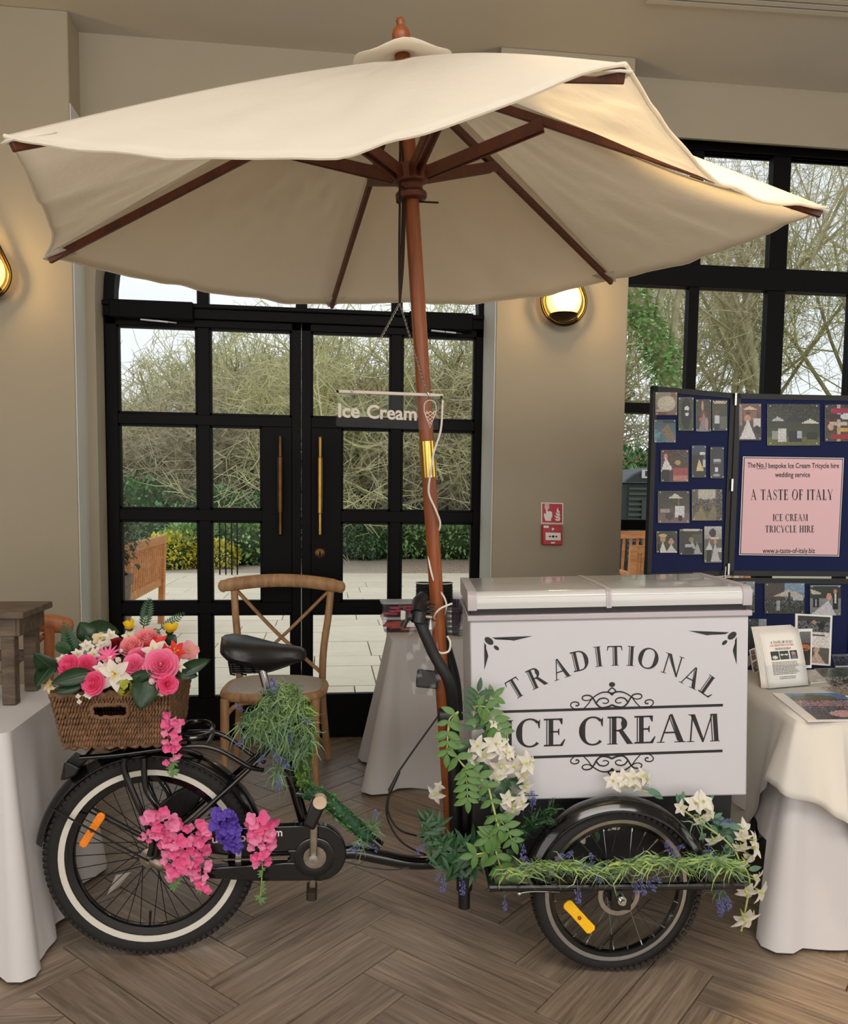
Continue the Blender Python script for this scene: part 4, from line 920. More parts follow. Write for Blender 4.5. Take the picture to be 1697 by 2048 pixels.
for ch, x0, x1, yb, yt in (('I', 205, 268, 775, 608), ('C', 275, 436, 770, 600), ('E', 444, 584, 765, 597), ('C', 657, 818, 758, 588), ('R', 828, 994, 753, 584), ('E', 993, 1131, 748, 580), ('A', 1133, 1312, 742, 574), ('M', 1316, 1522, 737, 570)):
    q = MB()
    def M2(x, y, w): return FF(*crop(x0+(x1-x0)*x/w, yb+(yt-yb)*y-(x-.5*w)/w*(x1-x0)*.03))
    glyph_to(q, ch, M2); q.obj('letter', M_vin, body, smooth=0)
def flat(nm, poly): q = MB(); q.add([FF(*crop(x, y)) for x, y in poly], [tuple(range(len(poly)))]); return q.obj(nm, M_vin, body, smooth=0)
flat('rule', [(170, 565), (1536, 524), (1536, 508), (170, 549)]); flat('rule', [(225, 846), (1533, 801), (1533, 785), (225, 830)])
flat('rule', [(330, 1068), (416, 1066), (416, 1061), (330, 1062)])
def ribbon(q, pts, ws, mp):
    k = len(pts)
    L, R_ = [], []
    for i, (x, y) in enumerate(pts):
        a = pts[max(0, i-1)]; b = pts[min(k-1, i+1)]; dx, dy = b[0]-a[0], b[1]-a[1]; l = hypot(dx, dy) or 1
        w_ = ws[0]+(ws[1]-ws[0])*i/(k-1); L.append((x-dy/l*w_/2, y+dx/l*w_/2)); R_.append((x+dy/l*w_/2, y-dx/l*w_/2))
    for i in range(k-1): q.add([mp(*L[i]), mp(*L[i+1]), mp(*R_[i+1]), mp(*R_[i])], [(0, 1, 2, 3)])
def spiral(cx, cy, r0, r1, a0, a1, n=26): return [(cx+(r0+(r1-r0)*i/n)*cos(radians(a0+(a1-a0)*i/n)), cy+(r0+(r1-r0)*i/n)*.85*sin(radians(a0+(a1-a0)*i/n))) for i in range(n+1)]
def s2(pts): return [(p.x, p.y) for p in spline([(x, y, 0) for x, y in pts], 6)]
def scroll(nm, flip):
    for mir in (0, 1):
        q = MB()
        def mp(x, y):
            x_ = 1726-x if mir else x; sl = -(x_-863)*.03
            yy = (1355-y if flip else y)+sl
            return FF(*crop(x_, yy))
        ribbon(q, s2([(675, 540), (640, 535), (616, 518), (614, 500), (632, 490), (655, 494), (662, 506), (652, 514), (642, 510)]), (6, 9), mp)
        ribbon(q, s2([(742, 470), (722, 482), (696, 482), (682, 470), (690, 456), (712, 452), (735, 458), (752, 478), (772, 510), (800, 530), (840, 525), (863, 514)]), (6, 12), mp)
        ribbon(q, s2([(690, 534), (718, 505), (745, 470), (790, 442), (830, 436), (866, 446)]), (6, 10), mp)
        ribbon(q, s2([(768, 500), (786, 478), (815, 472), (838, 482), (840, 497), (822, 505), (806, 500)]), (10, 6), mp)
        ribbon(q, s2([(838, 432), (852, 418), (864, 410)]), (8, 8), mp); ribbon(q, s2([(838, 432), (852, 444), (864, 456)]), (8, 8), mp)
        q.obj('scroll_ornament', M_vin, body, smooth=0)
scroll('scroll_ornament', False); scroll('scroll_ornament', True)
flat('ornament_dot', [(863+19*cos(2*pi*i/20), 391+15*sin(2*pi*i/20)) for i in range(20)])
def corner(mir):
    def m_(x, y): return (1708-x, y-32) if mir else (x, y)
    def e(cx, cy, rx, ry, an): a = radians(an); return [m_(cx+rx*cos(t)*cos(a)-ry*sin(t)*sin(a), cy+rx*cos(t)*sin(a)+ry*sin(t)*cos(a)) for t in [2*pi*i/20 for i in range(20)]]
    flat('corner_ornament', e(117, 127, 31, 19, 38)); flat('corner_ornament', e(162, 169, 19, 11, 40))
    flat('corner_ornament', [m_(x, y) for x, y in ((135, 106), (382, 97), (330, 110), (268, 125))]); flat('corner_ornament', [m_(x, y) for x, y in ((135, 106), (268, 125), (252, 122), (215, 108), (175, 112), (158, 118))])
    flat('corner_ornament', [m_(x, y) for x, y in ((88, 135), (89, 302), (112, 222), (111, 210))]); flat('corner_ornament', [m_(x, y) for x, y in ((88, 135), (111, 210), (98, 195), (93, 180), (100, 155))])
corner(0); corner(1)
# ---------------------------------------------------------------- parasol
M_canvas = mat('ecru_canvas', (247, 241, 229), .85, var=(2.2, .02), bump=(7, .012, .6), transl=.6)
M_pole = wood_mat('red_stained_wood', (114, 54, 20), (148, 80, 34), .42, (14, 14, 1), 4, .05, .0003); M_rib = wood_mat('dark_stained_rib', (80, 36, 19), (104, 50, 27), .45, (14, 14, 1), 4, .05, .0003)
M_cord = mat('dark_cord', (46, 26, 22), .8)
P0 = at(905, 1690, Y=2.60); UAX = V((-.086, -.0755, .9934)).normalized(); APX = P0+UAX*2.455
um = thing('parasol', 'large cream canvas parasol on a reddish wooden pole above the tricycle', 'parasol', P0)
tipd = [('A', 10, 272, 1.678), ('B', 92, 511, 2.815), ('C', 662, 607, 3.588), ('D', 1226, 557, 3.225), ('E', 1652, 415, 2.089), ('F', 1250, 128, 1.315)]
TIP = [at(x, y, Y=Y) for _, x, y, Y in tipd]
# drooping hems between neighbouring tips, seen points spread over the true depth of the two tips
HEMS = [[(45, 330), (75, 395), (98, 440), (106, 478)], [(250, 549), (392, 577), (560, 603)], [(800, 604), (945, 606), (1100, 587)], [(1330, 536), (1455, 497), (1560, 455)],
        [(1605, 411), (1530, 401), (1455, 374), (1400, 332), (1330, 252), (1290, 190)], [(1190, 140), (1050, 190), (850, 268), (740, 295), (600, 315), (430, 318), (300, 308), (160, 297), (60, 284)]]
HEM3 = []
for i in range(6):
    pa, pb = tipd[i], tipd[(i+1) % 6]; pts = [(pa[1], pa[2])]+HEMS[i]+[(pb[1], pb[2])]; ls = [0]
    for (x0, y0), (x1, y1) in zip(pts[:-1], pts[1:]): ls.append(ls[-1]+hypot(x1-x0, y1-y0))
    HEM3.append(spline([at(x, y, Y=pa[3]+(pb[3]-pa[3])*l/ls[-1]) for (x, y), l in zip(pts, ls)], 10))
def hem(i, t):
    c = HEM3[i]; f = t*(len(c)-1); k = min(int(f), len(c)-2); return c[k].lerp(c[k+1], f-k)
NU, NV = 26, 40
top = APX+UAX*.0
for i in range(6):
    g = []
    for u in range(NU+1):
        s = .035+.965*u/NU; r_ = []
        for v in range(NV+1):
            t = v/NV; flatp = top.lerp(TIP[i].lerp(TIP[(i+1) % 6], t), s); h = hem(i, t); chord = TIP[i].lerp(TIP[(i+1) % 6], t)
            sag = (h-chord)*(s**2.2)
            p = flatp+sag+V((0, 0, .016*sin(pi*s)*(1-2.2*sin(pi*t)*(1 if i != 5 else .5))))
            if i == 3: tt = t; ss = max(0, (s-.30)/.70); p += V((0, 0, -.06*sin(pi*ss)**.8*tt**3))
            wr = .005*sin(t*31-s*14+i)*s*sin(pi*t)*.6+.0035*sin(t*23+i*2+s*3)*s*sin(pi*t)+.002*sin(t*51+s*9+i)*sin(pi*t)*s
            if i in (1, 2): wr += .0035*sin(t*34+s*19+i*2)*sin(pi*s)*sin(pi*t)+.002*sin(t*70-s*30)*sin(pi*s)
            p += V((0, 0, wr)); r_.append(p)
        g.append(r_)
    q = MB(); q.sheet(g); pn = q.obj('canopy_panel', M_canvas, um, smooth=180, solid=.0025)
    q = MB(); q.tube([g[-1][v]+V((0, 0, 0)) for v in range(NV+1)], .0042, 6); q.obj('hem', M_canvas, pn)
# tip pockets
for i in range(6):
    d = (TIP[i]-top).normalized(); sd = d.cross(UAX).normalized(); q = MB(); a = TIP[i]-d*.085
    q.add([a+sd*.05-UAX*.02, a-sd*.05-UAX*.02, TIP[i]-sd*.012-UAX*.010+d*.006, TIP[i]+sd*.012-UAX*.010+d*.006], [(0, 1, 2, 3)]); q.obj('tip_pocket', M_canvas, um, solid=.003)
# wind vent cap, finial
q = MB(); g = []
for u in range(5):
    r_ = []
    for k in range(36):
        a = 2*pi*k/36; rr_ = .02+.125*u/4; e1 = UAX.orthogonal().normalized(); e2 = UAX.cross(e1)
        r_.append(APX+UAX*(.012-.026*u/4+(.007*sin(a*5+1) if u == 4 else 0))+(e1*cos(a)+e2*sin(a))*rr_)
    g.append(r_)
q.sheet(g, wrap=True); q.obj('vent_cap', M_canvas, um, smooth=180, solid=.002)
q = MB(); q.lathe([(.020, .015), (.024, .032), (.017, .037), (.021, .042), (.026, .054), (.0265, .064), (.022, .077), (.012, .086), (.011, .096), (.013, .101), (.010, .107), (0, .108)], APX, UAX, 24); q.obj('finial', M_pole, um)
# pole with brass joint sleeve
q = MB(); q.tube([P0-UAX*.02, APX+UAX*.03], .0225, 20); pole = q.obj('pole', M_pole, um)
def on_pole(y):
    lo, hi = 0., 2.6
    for _ in range(40):
        m_ = (lo+hi)/2
        if proj(P0+UAX*m_)[1] > y: lo = m_
        else: hi = m_
    return P0+UAX*lo
q = MB(); q.tube([on_pole(954), on_pole(882)], .0245, 24); q.obj('brass_sleeve', mat('polished_brass', (200, 164, 84), .2, 1), um)
# ribs under the panels, runner hub and struts
hubp = on_pole(366); topb = APX-UAX*.02
q = MB(); q.lathe([(.024, -.05), (.046, -.045), (.047, -.03), (.036, -.022), (.036, -.005), (.052, .0), (.055, .045), (.024, .05)], hubp, UAX, 28); hb_ = q.obj('runner', M_rib, um, bevel=.002)
q = MB(); q.lathe([(.024, -.03), (.05, -.03), (.05, .02), (.024, .03)], topb-UAX*.02, UAX, 28); q.obj('crown', M_pole, um)
q = MB(); q.tube([hubp+UAX*-.055+CR*.08, hubp+UAX*-.05-CR*.02], .003, 6); q.obj('locking_pin', M_satin, hb_)
for i in range(6):
    e = TIP[i]-UAX*.018; s0 = topb-UAX*.025; d = (e-s0).normalized()
    side = d.cross(UAX).normalized()
    q = MB(); q.bar(s0+d*.03, e-d*.01, .015, .024, up=UAX); rb = q.obj('rib', M_rib, um, bevel=.002)
    j = s0+d*(e-s0).length*.345-UAX*.010; s1 = hubp+(j-hubp-UAX*(j-hubp).dot(UAX)).normalized()*.045+UAX*.02
    for sg_ in (-1, 1):
        q = MB(); q.bar(s1+side*sg_*.013, j+side*sg_*.013, .009, .032, up=UAX); q.obj('strut', M_rib, um, bevel=.002)
# raising cords hanging to the sign
knot = at(800, 606, Y=2.46); cord_top = APX-UAX*.12
T2 = lambda nm, pts, r, mt, par, k=6: (lambda q: q.obj(nm, mt, par))(MB().tube(spline(pts, k), r, 8))
for x in (801, 807, 811): T2('cord', [at(x, 262, Y=2.42), at(x-1, 400, Y=2.43), at(x-4 if x > 803 else 799, 520, Y=2.45), knot], .0035, M_cord, um)
q = MB(); q.tube([at(797, 403, Y=2.42), at(812, 392, Y=2.42)], .004, 6); q.ell(at(797, 403, Y=2.42), .007, 8, 6); q.ell(at(806, 385, Y=2.42), (.014, .012, .02), 8, 6); q.obj('cord_knot', M_cord, um)
# hanging acrylic sign
YS = 2.46; sgn = thing('hanging_sign', 'clear acrylic Ice Cream sign hanging from chains by the pole', 'sign', at(780, 850, Y=YS))
sc_ = lambda x, y: (640+x/5.8517, 700+y/5.85)
pts = [sc_(200, 470), sc_(188, 890), sc_(1415, 940), sc_(1450, 530)]
q = MB(); q.prism([at(x, y, Y=YS) for x, y in pts], (0, .004, 0)); q.obj('acrylic_sheet', clear_mat('clear_acrylic', (252, 253, 253), .0, dens=.25), sgn, smooth=0)
M_frost = mat('frosted_vinyl', (214, 206, 196), .6); M_pinkv = mat('pale_pink_vinyl', (236, 204, 186), .6)
q = MB(); q.prism([at(*sc_(x, y), Y=YS-.004) for x, y in ((205, 462), (1448, 512), (1448, 548), (205, 500))], (0, .012, 0)); q.obj('top_rail', M_frost, sgn, bevel=.002)
for x, y in ((207, 483), (1425, 552)): q = MB(); q.ell(at(*sc_(x, y), Y=YS-.006), .0045, 10, 6); q.obj('screw', M_satin, sgn)
q = MB(); text_on(q, 'Ice', 215, 468, -782, -625, lambda x, y: at(*sc_(x, -y), Y=YS-.002), slope=-.035, bold=.025); text_on(q, 'Cream', 550, 1135, -795, -640, lambda x, y: at(*sc_(x, -y), Y=YS-.002), slope=-.045, bold=.025); q.obj('lettering', M_frost, sgn, smooth=0)
q = MB(); sp = lambda x, y: at(*sc_(x, y), Y=YS-.0022)
arcp = [(1222, 720)]+[(1292+70*cos(a), 655-68*sin(a)) for a in [pi-pi*i/16 for i in range(17)]]+[(1362, 730)]
ribbon(q, arcp, (9, 9), sp)
ribbon(q, s2([(1222, 722), (1238, 738), (1256, 716), (1275, 738), (1296, 716), (1318, 738), (1340, 716), (1362, 732)]), (8, 8), sp)
ribbon(q, [(1226, 730), (1290, 908), (1360, 734)], (10, 10), sp)
for a, b in (((1236, 756), (1290, 722)), ((1250, 796), (1338, 730)), ((1262, 832), (1350, 764)), ((1276, 868), (1334, 806)), ((1352, 762), (1294, 722)), ((1338, 800), (1244, 730)), ((1322, 836), (1234, 764)), ((1304, 870), (1256, 806))): ribbon(q, [a, b], (6, 6), sp)
q.obj('cone_emblem', M_pinkv, sgn, smooth=0)
def chain(a, b, n, par):
    a, b = V(a), V(b); d = (b-a)/n; L = d.length; dn = d.normalized(); s1 = dn.orthogonal().normalized(); s2_ = dn.cross(s1); q = MB()
    for i in range(n):
        c_ = a+d*(i+.5); s_ = s1 if i % 2 else s2_
        q.tube([c_+dn*(L*.62*cos(t))+s_*(.0035*sin(t)) for t in [2*pi*k/8 for k in range(8)]], .0009, 4, closed=True)
    return q.obj('chain', M_chrome, par)
chain(knot, at(*sc_(372, 490), Y=YS-.004), 52, sgn); chain(knot, at(*sc_(1262, 520), Y=YS-.004), 48, sgn)
for x, y in ((1262, 530), (368, 498)): q = MB(); q.tube([at(*sc_(x+12*sin(t), y-40+18*t), Y=YS-.008) for t in [i*.35 for i in range(14)]], .0012, 5); q.obj('hook', M_chrome, sgn)
# white flex down the pole
wf = [at(886, 800, Y=2.44), at(882, 860, Y=2.44), at(868, 905, Y=2.43), at(862, 945, Y=2.45), at(858, 985, Y=2.47), at(872, 1020, Y=2.48), at(881, 1050, Y=2.50), at(868, 1080, Y=2.53), at(858, 1105, Y=2.52), at(862, 1140, Y=2.51), at(872, 1170, Y=2.515), at(889, 1195, Y=2.52), at(893, 1215, Y=2.52), at(884, 1240, Y=2.60), at(868, 1235, Y=2.5), at(880, 1218, Y=2.48), at(905, 1207, Y=2.48)]
q = MB(); q.tube(spline(wf, 7), .0032, 8); tag(q.obj('cable', mat('white_flex', (226, 218, 208), .5), None), 'thin white electric flex winding down the wooden pole', 'cable')
q = MB(); q.tube(spline([at(895, 1272, Y=2.5), at(901, 1285, Y=2.5), at(898, 1302, Y=2.47), at(882, 1306, Y=2.46), at(870, 1296, Y=2.47), at(868, 1288, Y=2.55)], 7), .0034, 8); tag(q.obj('cable_tie', bpy.data.materials['white_flex'], None), 'white plastic loop tied round the pole below the handlebar', 'cable tie')
# ---------------------------------------------------------------- basket on the carrier
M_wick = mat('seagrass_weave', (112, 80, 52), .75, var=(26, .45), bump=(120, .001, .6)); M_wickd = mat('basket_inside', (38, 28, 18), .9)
YBK = 2.44
bt = thing('basket', 'brown woven seagrass basket with handle slot full of artificial flowers', 'basket', at(230, 1490, Y=2.56))
def bpt(s, t, side):   # front (0) / right (1) / back (2) / left (3) faces, s along, t up
    zb, zt = at(230, 1492, Y=YBK).z, at(215, 1388, Y=YBK).z
    bl, br = at(131, 1490, Y=YBK).x, at(330, 1490, Y=YBK).x; tl_, tr_ = at(103, 1388, Y=YBK-.01).x, at(336, 1388, Y=YBK-.01).x
    z = zb+(zt-zb)*t; x0 = bl+(tl_-bl)*t; x1 = br+(tr_-br)*t; y0 = YBK-.012*t; y1 = YBK+.25+.05*t
    c = [(x0, y0), (x1+0.0, y0+.01), (x1+.012, y1), (x0+.012, y1)]
    a, b = c[side], c[(side+1) % 4]; return V((a[0]+(b[0]-a[0])*s, a[1]+(b[1]-a[1])*s, z))
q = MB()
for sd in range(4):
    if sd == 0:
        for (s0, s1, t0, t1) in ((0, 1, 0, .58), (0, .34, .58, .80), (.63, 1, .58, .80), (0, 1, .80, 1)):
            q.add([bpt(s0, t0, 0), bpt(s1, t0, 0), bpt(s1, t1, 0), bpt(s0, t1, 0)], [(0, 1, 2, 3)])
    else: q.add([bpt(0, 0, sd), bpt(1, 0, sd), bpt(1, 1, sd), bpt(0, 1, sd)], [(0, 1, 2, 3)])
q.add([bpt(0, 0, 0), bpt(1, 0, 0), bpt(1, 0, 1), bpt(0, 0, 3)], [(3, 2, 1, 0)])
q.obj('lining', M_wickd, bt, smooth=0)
q = MB(); rr = random.Random(4)
for sd, ncol in ((0, 36), (1, 30), (3, 30), (2, 30)):
    a, b = bpt(0, .5, sd), bpt(1, .5, sd); dx = (b-a).normalized(); nrm = dx.cross(V((0, 0, 1)))
    nr = 9
    for i in range(nr):
        for j in range(ncol):
            s = (j+.5)/ncol; t = (i+.5)/nr
            if sd == 0 and .33 < s < .64 and .56 < t < .82: continue
            c = bpt(s, t, sd)+nrm*.004; W = (b-a).length/ncol*.62; H = .165/nr*.66
            rot = Matrix((dx, nrm, dx.cross(nrm))).transposed() @ Matrix.Rotation(rr.uniform(-.5, -.1)*(1 if i % 2 else .6), 3, 'Y')
            q.ell(c+nrm*rr.uniform(-.0015, .0025), (W*rr.uniform(.75, 1), .0065, H*rr.uniform(.95, 1.2)), 6, 4, rot)
q.obj('weave', M_wick, bt, kind='stuff', smooth=180)
for t, r in ((0.0, .008), (1.0, .011)):
    q = MB(); loop = [bpt(s/8, t, sd) for sd in range(4) for s in range(8)]; n_ = len(loop)
    tw = []
    for i in range(n_*6):
        p = loop[i//6].lerp(loop[(i//6+1) % n_], (i % 6)/6); tw.append(p+V((0, 0, .004*sin(i*1.1))))
    q.tube(tw, [r*(1+.18*sin(i*1.9)) for i in range(len(tw))], 6, closed=True); q.obj('rim', M_wick, bt)
q = MB(); lp = [bpt(.34, .58, 0), bpt(.485, .565, 0), bpt(.63, .58, 0), bpt(.645, .69, 0), bpt(.63, .80, 0), bpt(.485, .81, 0), bpt(.34, .80, 0), bpt(.325, .69, 0)]
lp = spline(lp, 6, True); q.tube([p+V((0, -.006, .002*sin(i*1.7))) for i, p in enumerate(lp)], [.006*(1+.2*sin(i*2.1)) for i in range(len(lp))], 6, closed=True); q.obj('handle_binding', M_wick, bt)

# ---------------------------------------------------------------- artificial flowers
def fmat(nm, c, tr=.4, rough=.6): return mat(nm, c, rough, var=(25, .10), transl=tr)
M_hot, M_pink, M_lp = fmat('hot_pink_silk', (255, 122, 172)), fmat('pink_silk', (255, 150, 190)), fmat('light_pink_silk', (255, 176, 182))
M_red, M_dred, M_wht, M_crm = fmat('red_silk', (246, 62, 56)), fmat('dark_red_silk', (150, 34, 40)), fmat('white_silk', (244, 238, 226)), fmat('cream_silk', (240, 224, 186))
M_yel, M_lime, M_lil = fmat('yellow_silk', (248, 206, 30)), fmat('lime_silk', (178, 178, 62)), fmat('wisteria_pink', (244, 108, 164))
M_pur, M_lav = fmat('purple_silk', (104, 74, 186)), fmat('lavender_blue', (134, 138, 196))
M_gl, M_gd = mat('glossy_dark_leaf', (34, 58, 34), .38, var=(14, .25), transl=.12), mat('fern_green', (44, 78, 46), .5, var=(14, .2), transl=.15)
M_gm, M_gg, M_stem = mat('vine_leaf_green', (90, 128, 62), .45, var=(14, .22), transl=.2), mat('grey_green_blade', (120, 152, 112), .55, var=(10, .3), transl=.15), mat('pale_stem', (176, 186, 110), .55)
M_gdk = mat('vine_leaf_dark', (42, 82, 44), .42, var=(14, .25), transl=.15)
def sheet_petal(q, o, rot, L, W, cup, curl, n=5, m_=4, tip=.0, mi=0):
    """petal rooted at o, length along local X, cupped about X, curling up then out"""
    g = []
    for i in range(n+1):
        t = i/n; wd = W*.5*sin(pi*(.12+.78*t))**.7 if tip == 0 else W*.5*(sin(pi*min(.97, .08+.9*t))**.9)*(1-tip*t)
        r_ = []
        for j in range(m_+1):
            s = -1+2*j/m_; r_.append(o+rot @ V((L*t, wd*s, cup*wd*s*s+curl*L*(t*t))))
        g.append(r_)
    q.sheet(g, mi)
def rose_mesh(seed, R=.5):
    rr = random.Random(seed); q = MB()   # axis +Z, unit diameter about 1
    for layer, (rad, n, h, out) in enumerate(((.055, 2, .50, 0), (.12, 3, .50, .01), (.19, 4, .47, .03), (.27, 5, .44, .05), (.35, 5, .38, .07), (.42, 6, .28, .08))):
        for k in range(n):
            a = 2*pi*k/n+layer*.7+rr.uniform(-.2, .2); span = 2*pi/n*1.25; g = []
            for i in range(6):
                t = i/5; r_ = []
                for j in range(7):
                    s = -1+2*j/6; b = a+span*.5*s; ra = rad*(.5+.5*min(1, t*1.5)**.6)*(1-.10*s*s)+out*max(0, t-.62)*2.6*(1-.2*s*s)+.010*sin(j*2.1+k)+.02*s*t
                    zz = h*(.32+.68*t)-.05*s*s*t-out*.9*max(0, t-.75)
                    r_.append(V((ra*cos(b), ra*sin(b), zz-.12)))
                g.append(r_)
            q.sheet(g)
    q.ell((0, 0, .12), (.05, .05, .24), 8, 6); q.ell((0, 0, -.06), (.30, .30, .12), 12, 6)
    return q
def star_mesh(seed, n=6, L=.52, W=.34, curl=.22, tip=.22, ctr=None):
    rr = random.Random(seed); q = MB()
    for k in range(n):
        a = 2*pi*k/n+rr.uniform(-.12, .12); rot = Matrix.Rotation(a, 3, 'Z') @ Matrix.Rotation(-(.35+rr.uniform(-.2, .2)), 3, 'Y')
        sheet_petal(q, V((0, 0, 0)), rot, L*rr.uniform(.85, 1.05), W*rr.uniform(.9, 1.1), .35, -curl*rr.uniform(.4, 1.4), tip=tip)
    return q
def cup_mesh(seed, n=4, L=.5, W=.5): # bud
    q = MB()
    for k in range(n):
        rot = Matrix.Rotation(2*pi*k/n, 3, 'Z') @ Matrix.Rotation(-1.05, 3, 'Y'); sheet_petal(q, V((.04, 0, 0)) if False else V((0, 0, 0)), rot, L, W, .6, .55)
    return q
def me_of(q, nm, m_): me = q.mesh(nm); me.materials.append(m_); me.shade_smooth(); return me
FL = {}
def flower_me(kind, m_, seed):
    key = (kind, m_.name, seed)
    if key not in FL:
        q = {'rose': lambda: rose_mesh(seed), 'star': lambda: star_mesh(seed), 'daisy': lambda: star_mesh(seed, 14, .52, .13, .15, .1), 'butter': lambda: star_mesh(seed, 5, .5, .42, -.5, 0), 'bud': lambda: cup_mesh(seed), 'cluster': lambda: cluster(seed), 'orchid': lambda: star_mesh(seed, 5, .5, .44, .12, 0)}[kind]()
        FL[key] = me_of(q, 'petals', m_)
    return FL[key]
def cluster(seed):
    rr = random.Random(seed); q = MB()
    for i in range(16):
        d = rnd_dir(rr); d.z = abs(d.z); o = orient(d.orthogonal(), d); c_ = d*.36
        for k in range(4): sheet_petal(q, c_, o @ Matrix.Rotation(pi/2*k, 3, 'Z') @ Matrix.Rotation(-.3, 3, 'Y'), .17, .17, .2, -.1, 3, 2)
    return q
M_ctr = {'star': mat('stamen_yellow', (226, 196, 70), .6), 'daisy': mat('stamen_pink', (230, 60, 110), .6)}
ctr_q = MB()
for k in range(7): d = V((.10*cos(k*2.2), .10*sin(k*2.2), .24)); ctr_q.tube([V((0, 0, 0)), d], .012, 4); ctr_q.ell(d, .026, 5, 4)
ctr_me = me_of(ctr_q, 'stamens', M_ctr['star'])
cal_q = MB(); cal_q.lathe([(0, -.30), (.03, -.3), (.035, -.12), (.16, -.06), (.2, .02)], n=10); cal_me = me_of(cal_q, 'calyx', M_gd)
st_q = MB(); st_q.tube([V((0, 0, -.1)), V((.05, 0, -.6)), V((0, 0, -1.1))], .022, 5); st_me = me_of(st_q, 'stem', M_gd)
def bc(x, y): return 60+x/4.4658, 1200+y/4.4658
def flower(name, label, kind, m_, x, y, dpx, Y, face, seed=1, group=None, cat='flower'):
    """x, y, dpx in the enlarged basket view"""
    px, py = bc(x, y); p = at(px, py, Y=Y); sz = dpx/4.4658/F_PX*(p-CO).dot(CF)
    t = thing(name, label, cat, (0, 0, 0), group); link('petals', flower_me(kind, m_, seed), t)
    if kind in ('star', 'orchid', 'butter'): link('stamens', ctr_me, t)
    link('calyx', cal_me, t); link('stem', st_me, t)
    f = V(face).normalized(); o = orient(f.orthogonal(), f); sz *= 1.5 if kind == 'rose' else 1.25; put(t, p-f*sz*.15, o.to_euler(), sz); return t
CF_ = (.05, -.8, .6)
flower('rose', 'hot pink fabric rose at the left end of the basket', 'rose', M_hot, 335, 588, 155, 2.44, (-.3, -.8, .5), 1)
flower('rose', 'smaller hot pink rose touching the leftmost rose', 'rose', M_hot, 505, 565, 120, 2.46, (.2, -.8, .5), 2)
flower('rose', 'hot pink rose low over the front rim left of the white lily', 'rose', M_hot, 560, 745, 155, 2.40, (-.2, -.9, .3), 3)
flower('rose', 'large pink rose with dark petal edges at the right of the basket', 'rose', M_pink, 1170, 580, 215, 2.42, (.1, -.9, .45), 4)
flower('rose', 'pink rose in the middle of the basket above the drooping leaf', 'rose', M_pink, 925, 575, 140, 2.44, (0, -.85, .5), 5)
flower('rose', 'pale salmon pink rose, topmost in the basket', 'rose', M_lp, 1050, 335, 165, 2.55, (.1, -.6, .8), 6)
flower('rose', 'pale pink rose below and left of the topmost rose', 'rose', M_lp, 900, 410, 150, 2.52, (-.1, -.7, .7), 7)
flower('rose', 'pink rose behind the middle rose', 'rose', M_pink, 960, 490, 120, 2.49, (0, -.7, .7), 8)
flower('rose', 'small hot pink rose hanging at the right front rim', 'rose', M_hot, 1228, 752, 135, 2.40, (.3, -.9, .2), 9)
flower('gerbera', 'hot pink daisy with many narrow petals amid the roses', 'daisy', M_hot, 690, 485, 185, 2.47, (-.1, -.7, .75), 1)
flower('rose', 'dark red rose half hidden behind the white buds', 'rose', M_dred, 765, 395, 110, 2.53, (0, -.6, .8), 10)
flower('lily', 'red lily with orange stamens behind the big pink rose', 'star', M_red, 1130, 395, 180, 2.52, (0, -.75, .7), 11)
flower('lily', 'red lily with orange stamens beside the pale orchid', 'star', M_red, 1300, 455, 170, 2.50, (.3, -.8, .5), 12)
flower('orchid', 'pale pink orchid at the right back of the basket', 'orchid', M_lp, 1420, 450, 180, 2.55, (.4, -.8, .4), 13)
flower('lily', 'pink lily behind the white lily at the front', 'star', M_pink, 695, 695, 120, 2.43, (0, -.8, .5), 14)
flower('lily', 'large white lily with wide petals at the basket front', 'star', M_wht, 755, 660, 250, 2.405, (.05, -.95, .2), 15)
flower('lily', 'white lily behind the big pink rose', 'star', M_wht, 1110, 450, 190, 2.48, (0, -.8, .6), 16)
flower('lily', 'white lily showing petals under the big pink rose', 'star', M_wht, 1190, 640, 230, 2.45, (.1, -.9, .4), 17)
GW = 'small white blossoms among the roses'
for x, y, d, Y, s in ((430, 480, 110, 2.49, 21), (505, 405, 110, 2.52, 22), (565, 480, 120, 2.49, 23), (635, 610, 130, 2.44, 24), (285, 530, 110, 2.46, 25), (720, 315, 110, 2.56, 26), (630, 400, 90, 2.53, 27), (990, 590, 70, 2.45, 28), (1335, 590, 90, 2.44, 29), (690, 540, 90, 2.46, 30)):
    flower('white_blossom', 'small white silk blossom tucked between the basket roses', 'star', M_wht, x, y, d, Y, (RND.uniform(-.4, .4), -.8, .6), s, GW)
GB = 'white buds in the basket'
for x, y, d, Y in ((700, 400, 90, 2.51), (795, 550, 80, 2.44), (1095, 740, 85, 2.40), (820, 460, 50, 2.48)):
    flower('white_bud', 'closed white silk bud in the flower basket', 'bud', M_wht, x, y, d, Y, (RND.uniform(-.3, .3), -.4, .9), 31, GB)
flower('narcissus', 'white narcissus with yellow centre, back of the basket', 'star', M_wht, 880, 320, 125, 2.56, (-.1, -.8, .6), 33)
flower('cream_blossom', 'cream blossom at the back left above the white buds', 'orchid', M_crm, 620, 335, 115, 2.56, (-.2, -.8, .6), 34)
flower('cream_blossom', 'cream blossom on the leaf at the basket left corner', 'star', M_crm, 165, 760, 120, 2.41, (-.6, -.7, .3), 35)
flower('buttercup', 'yellow buttercup left of the tall fern', 'butter', M_yel, 890, 240, 125, 2.57, (0, -.35, .95), 36)
flower('buttercup', 'yellow buttercup right of the tall fern', 'butter', M_yel, 1250, 265, 145, 2.57, (.15, -.4, .9), 37)
flower('hydrangea', 'lime green flower cluster by the front white lily', 'cluster', M_lime, 835, 775, 150, 2.405, (0, -.95, .3), 38)
